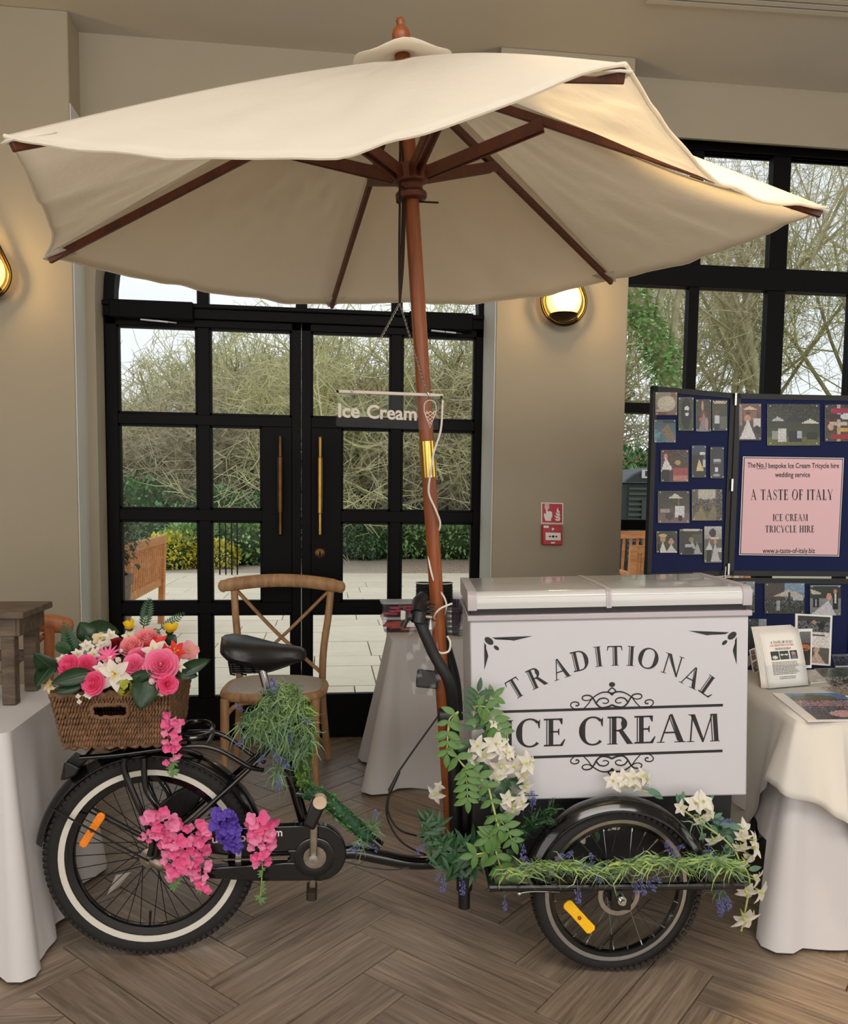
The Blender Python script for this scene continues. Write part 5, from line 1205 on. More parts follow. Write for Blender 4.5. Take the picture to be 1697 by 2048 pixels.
flower('white_blossom', 'ring-petalled white blossom under the small hot pink rose', 'orchid', M_wht, 1155, 820, 90, 2.40, (-.2, -.9, -.2), 39)
# big glossy leaves: rooted in the basket, tips pointed at px
def leaf_obj(name, label, root, tip, W, m_, bend, Yr, Yt, up=(0, -.7, .7), group=None, par=None, fold=.18):
    a = at(*bc(*root), Y=Yr); b = at(*bc(*tip), Y=Yt); d = b-a; L = d.length; o = orient(d, up); q = MB(); g = leaf_pts(L, W, bend, fold, 8)
    # straight chord kept: offset bend so that the tip lands on b
    g = [[a+o @ V((p.x, p.y, p.z+bend*L*(p.x/L))) for p in r_] for r_ in g]; q.sheet(g)
    if par: return q.obj('leaf', m_, par, smooth=180, solid=.0008)
    t = q.obj(name, m_, None, smooth=180, solid=.0008); tag(t, label, 'leaf', group)
    q = MB(); q.tube([r_[1]+o @ V((0, 0, .0012)) for r_ in g], [.0016]*8+[.0005], 5); q.obj('midrib', M_gd, t)
    return t
leaf_obj('big_leaf', 'broad dark leaf hanging at the far left corner of the basket', (230, 560), (60, 780), .085, M_gl, .15, 2.46, 2.40, (-.5, -.8, .3))
leaf_obj('big_leaf', 'broad dark leaf pointing up at the far left edge', (240, 640), (40, 470), .075, M_gl, .15, 2.45, 2.42, (-.4, -.9, .2))
leaf_obj('big_leaf', 'long dark leaf lying below the leftmost roses', (560, 650), (190, 745), .06, M_gl, .12, 2.42, 2.39, (0, -.9, .5))
leaf_obj('big_leaf', 'dark leaf along the front rim under the left roses', (470, 760), (230, 830), .04, M_gl, .1, 2.41, 2.39, (0, -.9, .4))
leaf_obj('big_leaf', 'heart shaped dark leaf drooping over the basket front', (1080, 650), (980, 985), .088, M_gl, .15, 2.42, 2.375, (.0, -1, .1))
leaf_obj('big_leaf', 'dark leaf pointing right above the drooping front leaf', (880, 720), (1110, 640), .04, M_gl, .15, 2.42, 2.40, (0, -.9, .3))
leaf_obj('big_leaf', 'dark glossy leaf pointing right over the basket side', (1300, 680), (1615, 530), .055, M_gl, .1, 2.46, 2.50, (0, -.8, .6))
leaf_obj('big_leaf', 'dark leaf filling below the right pointing leaf', (1290, 640), (1500, 680), .05, M_gl, .1, 2.46, 2.47, (0, -.8, .6))
leaf_obj('big_leaf', 'large dark leaf rising at the back left of the basket', (560, 370), (445, 200), .07, M_gl, .1, 2.58, 2.60, (0, -.9, .3))
leaf_obj('big_leaf', 'large dark leaf spread along the back of the basket', (480, 260), (800, 290), .075, M_gl, .15, 2.60, 2.60, (0, -.8, .6))
leaf_obj('big_leaf', 'dark leaf standing behind the left fern', (420, 480), (300, 300), .065, M_gl, .1, 2.55, 2.56, (-.2, -.9, .3))
leaf_obj('big_leaf', 'dark leaf behind the yellow buttercup on the right', (1230, 400), (1300, 310), .05, M_gl, .1, 2.57, 2.57, (0, -.9, .3))
leaf_obj('big_leaf', 'pale leaf beside the topmost rose', (1090, 300), (1165, 290), .035, M_gm, .1, 2.57, 2.57, (0, -.9, .3))
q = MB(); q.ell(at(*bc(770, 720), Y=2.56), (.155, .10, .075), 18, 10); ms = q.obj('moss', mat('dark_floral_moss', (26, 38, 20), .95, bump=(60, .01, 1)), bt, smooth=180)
def fern(label, root, tip, Yr, Yt, wid, m_=None):
    wid *= 1.15
    a, b = at(*bc(*root), Y=Yr), at(*bc(*tip), Y=Yt); d = b-a; L = d.length; f = thing('fern_frond', label, 'fern', a); o = orient(d, (0, -1, .1))
    q = MB(); q.tube([a, a+d*.5, b], [.0018, .0014, .0006], 5); q.obj('stem', M_gd, f)
    n = 11
    for i in range(n):
        t = .12+.86*i/n; l = wid*(sin(pi*(.18+.80*t))**.8)
        for s in (-1, 1):
            q = MB(); p = a+d*t; oo = o @ Matrix.Rotation(s*1.05, 3, 'Z'); g = [[p+oo @ v for v in r_] for r_ in leaf_pts(l, l*.38, .15, .2, 3)]; q.sheet(g); q.obj('leaflet', m_ or M_gd, f, smooth=180)
fern('tall upright fern frond at the back of the basket', (1010, 265), (1072, -30), 2.60, 2.60, .022)
fern('fern frond leaning right over the buttercup', (1150, 270), (1390, 108), 2.60, 2.60, .016)
fern('fern frond standing at the left of the basket', (390, 500), (300, 185), 2.54, 2.53, .024)
fern('short fern frond leaning left beside the leaf', (370, 470), (230, 390), 2.52, 2.50, .02)
sp_ = thing('filler_sprig', 'tiny white and green filler sprig over the basket front', 'sprig', at(*bc(435, 860), Y=2.40))
for x, y in ((430, 860), (440, 910), (500, 850), (530, 865)):
    q = MB(); p = at(*bc(x, y), Y=2.395)
    for k in range(4): q.ell(p+V((.004*cos(k*1.6), 0, .004*sin(k*1.6))), .0038, 6, 4)
    q.obj('floret', M_wht if y > 900 else M_pale if False else M_wht, sp_); 
q = MB(); q.tube([at(*bc(560, 840), Y=2.40), at(*bc(500, 850), Y=2.395), at(*bc(430, 860), Y=2.395), at(*bc(440, 910), Y=2.395)], .001, 5); q.obj('stem', M_stem, sp_)

# ---------------------------------------------------------------- hanging wisteria sprays
flo_q = MB()
for k, (an, L, W) in enumerate(((.2, .55, .62), (1.9, .5, .5), (3.2, .5, .55), (4.7, .45, .5), (.9, .3, .3))):
    sheet_petal(flo_q, V((0, 0, 0)), Matrix.Rotation(an, 3, 'Z') @ Matrix.Rotation(-.55, 3, 'Y'), L, W, .3, -.25, 4, 4)
flo_me = {}
tip_q = MB()
for s in (-1, 0, 1): tip_q.sheet([[Matrix.Rotation(s*.7, 3, 'Z') @ v for v in r_] for r_ in leaf_pts(1, .36, .2, .2, 4)])
tip_me = me_of(tip_q, 'leaf', M_gm)
def spray(label, axis_pts, sizes, Y, m_, n, fl, tail=3, seed=1, cat='flower spray'):
    rr = random.Random(seed); pts = [at(x, y, Y=Y) for x, y in axis_pts]; t = thing('wisteria_spray', label, cat, pts[0]); cur = spline(pts, 10)
    q = MB(); q.tube(cur, .0016, 5); q.obj('stem', M_stem, t)
    if m_.name not in flo_me: flo_me[m_.name] = me_of(flo_q, 'floret', m_)
    M = len(cur); n = int(n*2.3)
    if 'pale' not in flo_me: flo_me['pale'] = me_of(flo_q, 'floret', fmat('pale_wisteria_pink', (248, 150, 192)))
    for i in range(n):
        u = (i+.5)/n*fl; k = min(M-1, int(u*(M-1))); c_ = cur[k]; w_ = sizes[0]+(sizes[1]-sizes[0])*u; sc = w_/631*(Y/2.5)
        off = V((rr.uniform(-1, 1)*sc*.52, -rr.uniform(.0, .02), rr.uniform(-.3, .3)*sc)); f = V((off.x*14, -1, rr.uniform(-.5, .6))).normalized(); sc *= .54
        o = link('floret', flo_me[m_.name] if rr.random() < .62 or m_ is M_pur else flo_me['pale'], t); o.matrix_parent_inverse = Matrix.Translation(-V(t.location)); o.location = c_+off
        o.rotation_euler = orient(f.orthogonal(), f).to_euler(); o.rotation_euler.rotate_axis('Z', rr.uniform(0, 6.28)); o.scale = (sc*rr.uniform(.8, 1.15),)*3
    for i in range(tail*2):
        u = fl+(1-fl)*(i+.5)/(tail*2); c_ = cur[min(M-1, int(u*(M-1)))]
        o = link('leaf', tip_me, t); o.matrix_parent_inverse = Matrix.Translation(-V(t.location)); o.location = c_+V((0, -.004, 0))
        o.rotation_euler = orient(V((rr.choice((-1, 1))*.8, -.3, -.6)), (0, -1, .3)).to_euler(); o.scale = (.019*rr.uniform(.7, 1.2),)*3
    return t
spray('pink wisteria spray hanging between basket and black hoop', [(352, 1432), (350, 1470), (347, 1510), (345, 1548)], (36, 22), 2.44, M_lil, 13, .75, 4, 1)
spray('pink wisteria spray over the wheel hub, leftmost at the chain case', [(318, 1628), (338, 1660), (352, 1700), (352, 1740), (350, 1772)], (50, 34), 2.44, M_lil, 26, .82, 4, 2)
spray('pink wisteria spray second from the hub at the chain case', [(395, 1648), (402, 1690), (400, 1735), (404, 1778)], (42, 30), 2.45, M_lil, 20, .97, 1, 3)
spray('pink wisteria spray at the right end of the chain case', [(520, 1640), (526, 1665), (520, 1695), (525, 1735), (520, 1800)], (54, 20), 2.43, M_lil, 22, .74, 4, 4)
spray('purple blossom cluster on top of the chain case', [(448, 1632), (455, 1655), (462, 1680), (478, 1698)], (48, 22), 2.445, M_pur, 24, 1., 0, 5)
spray('loose pink floret pointing left at the wheel hub', [(312, 1660), (298, 1668), (288, 1672)], (26, 20), 2.44, M_lil, 4, 1., 0, 6)

# ---------------------------------------------------------------- greenery garlands
def blades(q, c, n, L, spread, rr, w=.0035, droop=.6, bias=(0, 0, 0)):
    for i in range(n):
        d = (rnd_dir(rr)+V(bias)).normalized(); l = L*rr.uniform(.6, 1.2); p0 = c+rnd_dir(rr)*spread; s = d.orthogonal().normalized()*w*.5
        if rr.random() < .5: s = d.cross(s).normalized()*w*.5
        pts = [p0+d*(l*t)+V((0, 0, -droop*l*t*t))+d.orthogonal()*(.25*l*t*t*rr.uniform(-1, 1)) for t in (0, .35, .7, 1)]
        vs = []
        for k, p in enumerate(pts): f = (1, 1.1, .7, .1)[k]; vs += [p-s*f, p+s*f]
        q.add(vs, [(0, 1, 3, 2), (2, 3, 5, 4), (4, 5, 7, 6)])
lav_q = MB(); rr = random.Random(3)
for i in range(34):
    t = rr.random(); a = rr.uniform(0, 6.28); r_ = .13*(1-.55*t); d = V((cos(a), sin(a), .5)).normalized(); p = V((r_*cos(a), r_*sin(a), t)); o = orient(d)
    lav_q.add([p, p+o @ V((.1, -.055, 0)), p+o @ V((.19, 0, .03)), p+o @ V((.1, .055, 0))], [(0, 1, 2, 3)]); lav_q.add([p, p+o @ V((.1, 0, -.055)), p+o @ V((.17, 0, .01)), p+o @ V((.1, 0, .055))], [(0, 1, 2, 3)])
lav_q.tube([V((0, 0, -.5)), V((0, 0, 1))], .02, 4); lav_me = me_of(lav_q, 'lavender', M_lav)
def child(nm, me, t, loc, rot, sc):
    o = link(nm, me, t); o.matrix_parent_inverse = Matrix.Translation(-V(t.location)); o.location = loc; o.rotation_euler = rot; o.scale = (sc,)*3; return o
def lav(t, x, y, Y, d, L):  # d: screen direction of the spike
    f = (CR*d[0]-CU*d[1]).normalized()+V((0, -.2, 0)); child('lavender', lav_me, t, at(x, y, Y=Y), orient(f.orthogonal(), f).to_euler(), L)
M_bl2 = mat('bright_blade', (158, 186, 108), .5, var=(10, .3), transl=.2); M_moss = mat('moss_wrap', (92, 132, 44), .8, var=(30, .55), bump=(60, .006, 1)); M_mossd = mat('dark_leaf_wrap', (36, 78, 50), .6, var=(40, .5), bump=(70, .006, 1))
sg_ = thing('lavender_garland', 'bushy grey green lavender garland wound under the saddle', 'garland', at(560, 1430, Y=2.5)); rr = random.Random(12)
for nm, m_, cs in (('blades', M_gg, [(540, 1400, 20), (575, 1400, 34), (560, 1430, 44), (530, 1440, 30), (500, 1445, 22), (590, 1450, 34), (600, 1480, 26), (570, 1475, 20), (545, 1470, 20), (555, 1545, 10), (590, 1500, 18)]), ('bright_blades', M_bl2, [(560, 1395, 22), (590, 1410, 22), (540, 1430, 24), (515, 1440, 16), (600, 1440, 16), (575, 1465, 14)])):
    q = MB()
    for x, y, s in cs: blades(q, at(x, y, Y=2.49), int(s*4.0), .052, s/631, rr, .0038, .5)
    q.obj(nm, m_, sg_, kind='stuff', smooth=0)
for x, y, d, L in ((538, 1382, (.35, -1), .045), (545, 1390, (.3, -1), .04), (492, 1475, (-.7, .6), .035), (545, 1500, (.6, .8), .045), (560, 1515, (.6, .7), .04), (530, 1510, (-.5, .6), .032), (558, 1555, (-.1, 1), .04), (575, 1460, (.3, .8), .04), (487, 1420, (-.6, -.4), .03), (600, 1440, (.8, .2), .032)): lav(sg_, x, y, 2.46, d, L)
q = MB(); cv = spline([at(570, 1385, Y=2.53), at(606, 1420, Y=2.52), at(614, 1470, Y=2.53), at(606, 1520, Y=2.54), at(606, 1565, Y=2.54)], 8)
for i in range(900):
    k = int(rr.random()*(len(cv)-1)); d = rnd_dir(rr); p = cv[k].lerp(cv[k+1], rr.random())+d*(.016+.020*rr.random()*(1.3-k/len(cv))); o = orient(d+rnd_dir(rr)*.8); L = rr.uniform(.010, .018)
    q.add([p, p+o @ V((L*.5, -L*.4, 0)), p+o @ V((L, 0, -.2*L)), p+o @ V((L*.5, L*.4, 0))], [(0, 1, 2, 3)])
q.obj('box_leaves', M_moss, sg_, kind='stuff', smooth=0)
lw = thing('leaf_wrap', 'mossy green leaf wrap covering the step-through frame tube', 'garland', at(690, 1640, Y=2.53)); 
q = MB(); q.tube(spline([at(612, 1583, Y=2.535), at(650, 1598, Y=2.535), at(700, 1640, Y=2.54), at(738, 1675, Y=2.545)], 6), .0235, 12); q.obj('wrap', M_mossd, lw, smooth=180)
q = MB()
for i in range(520):
    u = rr.random(); p = at(612, 1578, Y=2.53).lerp(at(650, 1598, Y=2.53), u/.35) if u < .35 else at(650, 1598, Y=2.53).lerp(at(742, 1678, Y=2.545), (u-.35)/.65); d = rnd_dir(rr); p += d*.024; o = orient(d+rnd_dir(rr)); L = rr.uniform(.008, .014)
    q.add([p, p+o @ V((L*.5, -L*.4, 0)), p+o @ V((L, 0, 0)), p+o @ V((L*.5, L*.4, 0))], [(0, 1, 2, 3)])
q.obj('tiny_leaves', mat('tiny_leaf', (84, 136, 62), .5, var=(20, .4), transl=.15), lw, kind='stuff', smooth=0)
q = MB(); blades(q, at(745, 1655, Y=2.5), 46, .05, .015, rr, .0035, .1, (0, 0, .5)); blades(q, at(720, 1690, Y=2.5), 30, .035, .02, rr, .0035, .4); q.obj('blades', M_gg, lw, kind='stuff', smooth=0)
for x, y, d, L in ((750, 1640, (0, -1), .035), (725, 1690, (-.8, .3), .04), (740, 1688, (.5, .4), .032)): lav(lw, x, y, 2.48, d, L)
# clumps of pointed leaves at the foot of the pole
lfA = me_of((lambda q: (q.sheet(leaf_pts(1, .26, .25, .2, 5)), q)[1])(MB()), 'leaf', M_gdk); lfB = me_of((lambda q: (q.sheet(leaf_pts(1, .52, .15, .22, 6)), q)[1])(MB()), 'leaf', M_gm); lfC = me_of((lambda q: (q.sheet(leaf_pts(1, .42, .15, .22, 6)), q)[1])(MB()), 'leaf', M_gdk)
def leafat(t, me, x, y, Y, d, L, tilt=0.0, out=.35):
    """leaf rooted at pixel point, d = direction seen, L in px"""
    p = at(x, y, Y=Y); f = (CR*d[0]-CU*d[1]-CF*(-out if out < 0 else out)*1.0); nrm = V((tilt, -1, .35)); child('leaf', me, t, p, orient(f, nrm).to_euler(), L/F_PX*(p-CO).dot(CF))
cl = thing('leaf_garland', 'dark pointed leaf garland bunched around the foot of the pole', 'garland', at(920, 1720, Y=2.45)); rr = random.Random(31)
for cx_, cy_, n, L in ((862, 1655, 26, 34), (895, 1700, 34, 38), (930, 1705, 34, 42), (905, 1735, 26, 38), (945, 1730, 20, 38), (865, 1700, 18, 32)):
    for i in range(n):
        a = rr.uniform(0, 6.28); leafat(cl, lfA, cx_+rr.uniform(-16, 16), cy_+rr.uniform(-14, 14), 2.43+rr.uniform(-.02, .03), (cos(a), sin(a)*.9-.2), L*rr.uniform(.7, 1.15), rr.uniform(-.6, .6), rr.uniform(-.2, .5))
for x, y, d, L in ((890, 1755, (-.2, 1), .045), (925, 1760, (0, 1), .045), (848, 1690, (-.6, .6), .035), (880, 1745, (-.4, .8), .03)): lav(cl, x, y, 2.42, d, L)
q = MB(); q.tube(spline([at(845, 1650, Y=2.45), at(885, 1690, Y=2.44), at(935, 1715, Y=2.43), at(985, 1705, Y=2.42)], 6), .004, 6); q.obj('stem', M_stem, cl)
# tall vine climbing the freezer's left corner, leaves in pairs
vn = thing('leafy_vine', 'green leafy vine with white lilies draped down the left corner of the freezer', 'garland', at(960, 1500, Y=2.36)); rr = random.Random(17)
C6 = lambda x, y: (840+x/4.268, 1370+y/4.268)
def vine(path, Y, r, me, pairs, L, t0=0.0):
    pts = [at(*C6(x, y), Y=Y) for x, y in path]; cur = spline(pts, 10); q = MB(); q.tube(cur, r, 6); q.obj('stem', M_stem, vn)
    px = [C6(x, y) for x, y in path]; pc = spline([V((x, y, 0)) for x, y in px], 10)
    for i in range(pairs):
        u = t0+(1-t0)*(i+.6)/pairs; k = min(len(pc)-2, int(u*(len(pc)-1))); d = (pc[k+1]-pc[k]).normalized(); n_ = V((-d.y, d.x, 0))
        for s in (-1, 1): dd = d*.45+n_*s*.9; leafat(vn, me, pc[k].x, pc[k].y, Y-.006, (dd.x, dd.y), L*1.0*rr.uniform(.85, 1.15), s*.3, .12)
    d = (pc[-1]-pc[-2]).normalized(); leafat(vn, me, pc[-1].x, pc[-1].y, Y-.006, (d.x, d.y), L, 0, .1)
vine([(330, 225), (255, 290), (240, 400), (235, 500), (232, 590)], 2.33, .0022, lfB, 5, 28)
vine([(330, 230), (262, 330), (240, 480), (300, 590), (385, 700), (460, 750), (520, 800)], 2.335, .0028, lfB, 6, 30, .2)
vine([(385, 720), (400, 800), (405, 900), (410, 980)], 2.33, .002, lfB, 5, 28)
vine([(520, 800), (580, 860), (620, 1010), (655, 1150), (680, 1240)], 2.33, .0034, lfB, 4, 26, .1)
vine([(480, 180), (560, 190), (610, 260), (660, 340), (690, 400)], 2.34, .0022, lfB, 6, 30)
vine([(470, 400), (460, 250), (480, 160), (500, 60)], 2.36, .0024, lfC, 6, 30)
vine([(470, 200), (560, 150), (630, 95)], 2.36, .002, lfB, 4, 28)
vine([(690, 1380), (640, 1410), (560, 1430), (460, 1450)], 2.35, .0028, lfB, 4, 30)
vine([(650, 1420), (680, 1520), (720, 1620), (770, 1680)], 2.33, .0026, lfB, 4, 32)
vine([(680, 1240), (640, 1270), (570, 1310)], 2.34, .002, lfB, 4, 30)
vine([(660, 1130), (740, 1220), (790, 1330)], 2.335, .0022, lfB, 4, 30)
for i in range(70):
    a = rr.uniform(0, 6.28); cx_, cy_ = rr.choice(((560, 330), (600, 440), (480, 500), (540, 620), (620, 780), (740, 860), (700, 960), (560, 900), (620, 1300), (700, 1380), (600, 1150), (780, 820), (740, 1460)))
    x, y = C6(cx_+rr.uniform(-60, 60), cy_+rr.uniform(-70, 70)); leafat(vn, rr.choice((lfB, lfC, lfC)), x, y, 2.37+rr.uniform(-.025, .02), (cos(a), abs(sin(a))*.9), 30*rr.uniform(.8, 1.2), rr.uniform(-.5, .5), .2)
lil_q = {s: me_of(star_mesh(s, 5, .56, .42, .32, .32), 'white_lily', M_wht) for s in (1, 2, 3)}
grn_q = MB(); grn_q.lathe([(0, .12), (.05, .10), (.07, .0), (.05, -.12), (.015, -.3), (0, -.3)], n=8)
for k in range(5): grn_q.tube([V((0, 0, .05)), V((.05*cos(k*1.25), .05*sin(k*1.25), .2))], .012, 4)
lilc = me_of(grn_q, 'lily_throat', mat('pale_green_throat', (196, 214, 110), .5, transl=.2))
def lily(t, x, y, Y, dpx, f, s):
    p = at(x, y, Y=Y); f = V(f).normalized(); sc = dpx/F_PX*(p-CO).dot(CF); o = child('lily', lil_q[s % 3+1], t, p, orient(f.orthogonal(), f).to_euler(), sc); link('lily_throat', lilc, o)
for x, y, d, f in ((500, 520, 110, (-.5, -.8, .2)), (560, 600, 120, (-.3, -.9, -.3)), (650, 500, 130, (0, -1, .2)), (720, 560, 120, (.4, -.9, .2)), (690, 690, 140, (0, -.9, -.4)), (800, 690, 120, (.2, -.9, -.2)), (900, 670, 130, (.5, -.8, .3)), (880, 770, 120, (.3, -.8, -.4)), (950, 660, 90, (.8, -.5, .2)), (440, 620, 90, (-.8, -.5, 0)), (900, 860, 110, (.3, -.8, -.5)), (800, 1040, 150, (0, -.85, -.5)), (860, 990, 100, (.5, -.8, .2)), (760, 580, 90, (.4, -.7, .5)), (630, 330, 60, (.2, -.9, .3)), (650, 790, 100, (-.2, -.9, -.3)), (750, 970, 90, (-.3, -.9, 0))):
    lily(vn, *C6(x, y), 2.335+rr.uniform(-.01, .01), d/4.268*1.55, f, int(x))
lily(vn, *C6(140, 930), 2.46, 40, (-.6, -.7, -.2), 2); lily(vn, *C6(165, 870), 2.47, 24, (-.2, -.5, .6), 1)
for x, y, d, L in ((955, 1010, (0, -1), .04), (960, 1060, (.1, -1), .04), (860, 1340, (.3, .8), .035)): lav(vn, *C6(x, y), 2.34, d, L)
q = MB()
for i in range(10): blades(q, at(*C6(820+i*34, 1290-i*25), Y=2.345-.006*i), 12, .045, .012, rr, .005, .2, (.6, -.2, .5))
q.obj('blades', M_gdk, vn, kind='stuff', smooth=0)
# garland along the wheel guard bar
wgd = thing('lavender_garland', 'long lavender and grass garland laid along the front wheel guard bar', 'garland', at(1230, 1740, Y=2.24)); rr = random.Random(23)
base = [(1015, 1745), (1070, 1735), (1130, 1730), (1190, 1738), (1250, 1728), (1310, 1722), (1370, 1726), (1430, 1722), (1470, 1735)]
cur = spline([atp(x, y, HF-FN*.09, FN) for x, y in base], 14)
q = MB(); q.tube([p+V((0, 0, .008*sin(i*.5))) for i, p in enumerate(cur)], .0045, 6); q.tube([p+V((0, -.006, .010*cos(i*.5))) for i, p in enumerate(cur)], .003, 6); q.obj('stem', M_stem, wgd)
for nm, m_, n, w_ in (('blades', M_gg, 4, .0036), ('bright_blades', M_bl2, 4, .0042)):
    q = MB()
    for i, p in enumerate(cur): blades(q, p, n, .058, .012, rr, w_, .3, (1.5 if i % 3 else -1.3, -.25, .12))
    q.obj(nm, m_, wgd, kind='stuff', smooth=0)
YW = 2.22
for x, y, d, L in ((1060, 1722, (-.6, -.4), .035), (1110, 1722, (.5, -.5), .035), (1128, 1718, (.6, -.6), .036), (1185, 1725, (-.2, -.8), .03), (1190, 1738, (.3, .7), .04), (1183, 1728, (-.6, .2), .03), (1335, 1700, (-.1, -.9), .03), (1342, 1695, (.2, .9), .045), (1350, 1700, (.5, -.3), .03), (1268, 1765, (.2, 1), .035), (1278, 1760, (.4, 1), .045), (1290, 1762, (.8, .6), .04), (1156, 1775, (0, 1), .045), (1415, 1700, (.3, .3), .03), (1440, 1795, (.1, 1), .045), (1452, 1790, (.3, 1), .04), (1010, 1800, (0, 1), .03), (1300, 1755, (.8, .2), .035)): lav(wgd, x, y, YW, d, L)
# lily garland hanging from the right corner of the tray and over the mudguard
lg = thing('lily_garland', 'white lily and eucalyptus garland hanging at the right corner of the tricycle', 'garland', at(1450, 1680, Y=2.26)); rr = random.Random(29)
C7 = lambda x, y: (1150+x/4.139, 1500+y/4.139)
def stem7(path, Y, r=.0022): q = MB(); q.tube(spline([at(*C7(x, y), Y=Y) for x, y in path], 8), r, 6); q.obj('stem', M_stem, lg)
stem7([(860, 470), (960, 540), (1100, 640), (1240, 740), (1330, 840), (1370, 930), (1430, 1010), (1450, 1120), (1420, 1290), (1380, 1500)], 2.26, .003)
stem7([(1330, 760), (1400, 830), (1440, 900)], 2.26); stem7([(1000, 450), (1090, 500), (1130, 540)], 2.26)
for x, y, d, f in ((1000, 440, 120, (-.2, -.9, .3)), (1060, 430, 130, (0, -.8, .6)), (1100, 490, 130, (.4, -.8, .2)), (1040, 570, 110, (0, -.8, -.6)), (1110, 545, 90, (.4, -.8, -.3)), (890, 480, 90, (-.8, -.5, .3)), (1150, 740, 120, (.1, -.8, -.6)), (1390, 650, 110, (.2, -.8, .4)), (1390, 710, 100, (-.3, -.8, -.4)), (1480, 740, 110, (.7, -.6, .2)), (1480, 810, 130, (.6, -.7, .3)), (1380, 800, 110, (-.2, -.8, -.6)), (1450, 880, 120, (.2, -.9, -.5)), (1330, 940, 130, (-.4, -.8, -.6)), (1410, 920, 110, (.3, -.8, -.6)), (1500, 1060, 130, (.6, -.7, -.2)), (1420, 1160, 140, (-.3, -.8, -.5)), (1530, 1170, 140, (.5, -.8, -.3)), (1400, 1380, 170, (0, -.8, -.5)), (1440, 1400, 110, (.5, -.8, -.3))):
    lily(lg, *C7(x, y), 2.25+rr.uniform(-.015, .015), d/4.139*1.4, f, int(y))
euc = me_of((lambda q: (q.sheet(leaf_pts(1, .5, .1, .15, 6)), q)[1])(MB()), 'leaf', mat('eucalyptus_leaf', (84, 124, 100), .5, var=(14, .2), transl=.15))
for x, y, d, L in ((890, 440, (.1, -1), 24), (900, 450, (-.3, -.9), 22), (1090, 690, (-.6, .5), 20), (1380, 1000, (-.3, 1), 28), (1440, 990, (.9, -.2), 26), (1440, 1080, (0, 1), 26), (1200, 620, (.9, 0), 26), (1270, 620, (.9, .2), 30), (1150, 560, (.9, -.5), 20), (1250, 700, (.6, .6), 24), (1110, 420, (.5, -.6), 16), (1300, 760, (-.6, .5), 22), (860, 440, (-.2, -1), 20)): leafat(lg, euc, *C7(x, y), 2.265, d, L, rr.uniform(-.4, .4), .1)
for i in range(40):
    x, y = rr.choice(((1180, 610), (1260, 640), (1220, 700), (1280, 850), (1340, 700), (1130, 600))); leafat(lg, rr.choice((euc, lfC)), *C7(x+rr.uniform(-70, 70), y+rr.uniform(-50, 50)), 2.28, (rr.uniform(-1, 1), rr.uniform(-.6, 1)), rr.uniform(16, 26), rr.uniform(-.5, .5), .2)
q = MB()
for x, y in ((1100, 870), (1180, 880), (1240, 850), (1160, 960), (1240, 960), (1180, 1130), (1020, 580), (1180, 1180)): blades(q, at(*C7(x, y), Y=2.25), 16, .045, .016, rr, .0045, .4)
q.obj('blades', M_gg, lg, kind='stuff', smooth=0)
for x, y, d, L in ((1110, 820, (0, 1), .04), (1100, 850, (-.5, .4), .03), (1190, 600, (.5, -.1), .04), (1200, 1250, (0, 1), .045), (1240, 1220, (.2, 1), .04)): lav(lg, *C7(x, y), 2.24, d, L)
tg = thing('lily_cluster', 'cream lilies resting on top of the near front mudguard', 'flower cluster', at(1260, 1570, Y=2.30))
for x, y, d, f in ((320, 260, 110, (-.4, -.7, .5)), (400, 240, 120, (0, -.8, .5)), (480, 240, 120, (.2, -.8, .5)), (560, 220, 120, (.5, -.6, .6)), (520, 290, 90, (.2, -.9, -.2)), (360, 290, 80, (-.4, -.8, 0)), (600, 240, 90, (.8, -.5, .2))): lily(tg, *C7(x, y), 2.325, d/4.139*1.4, f, int(x))
for x, y, d, L in ((560, 290, (.5, -.6), 18), (600, 330, (.9, .3), 30), (640, 350, (.9, .5), 26), (540, 290, (.3, -.9), 14)): leafat(tg, euc, *C7(x, y), 2.33, d, L, 0, .1)
q = MB(); q.tube([at(*C7(330, 300), Y=2.33), at(*C7(480, 310), Y=2.33), at(*C7(700, 380), Y=2.33)], .003, 6); q.obj('stem', M_stem, tg)
ug = thing('lily_cluster', 'white lilies hanging behind the near front wheel spokes', 'flower cluster', at(1210, 1650, Y=2.40))
for x, y, d, f in ((40, 700, 130, (-.2, -.9, -.3)), (100, 650, 90, (.3, -.8, .2)), (330, 610, 120, (0, -.8, -.5)), (460, 600, 70, (.2, -.8, -.5))): lily(ug, *C7(x, y), 2.365, d/4.139*1.4, f, int(y))
q = MB(); q.tube([at(*C7(20, 600), Y=2.37), at(*C7(300, 560), Y=2.37), at(*C7(480, 570), Y=2.37)], .003, 6); q.obj('stem', M_stem, ug)
for x, y, d, L in ((170, 640, (.2, 1), 24), (200, 690, (-.2, 1), 20), (260, 600, (.5, .6), 20)): leafat(ug, lfC, *C7(x, y), 2.37, d, L, 0, .1)
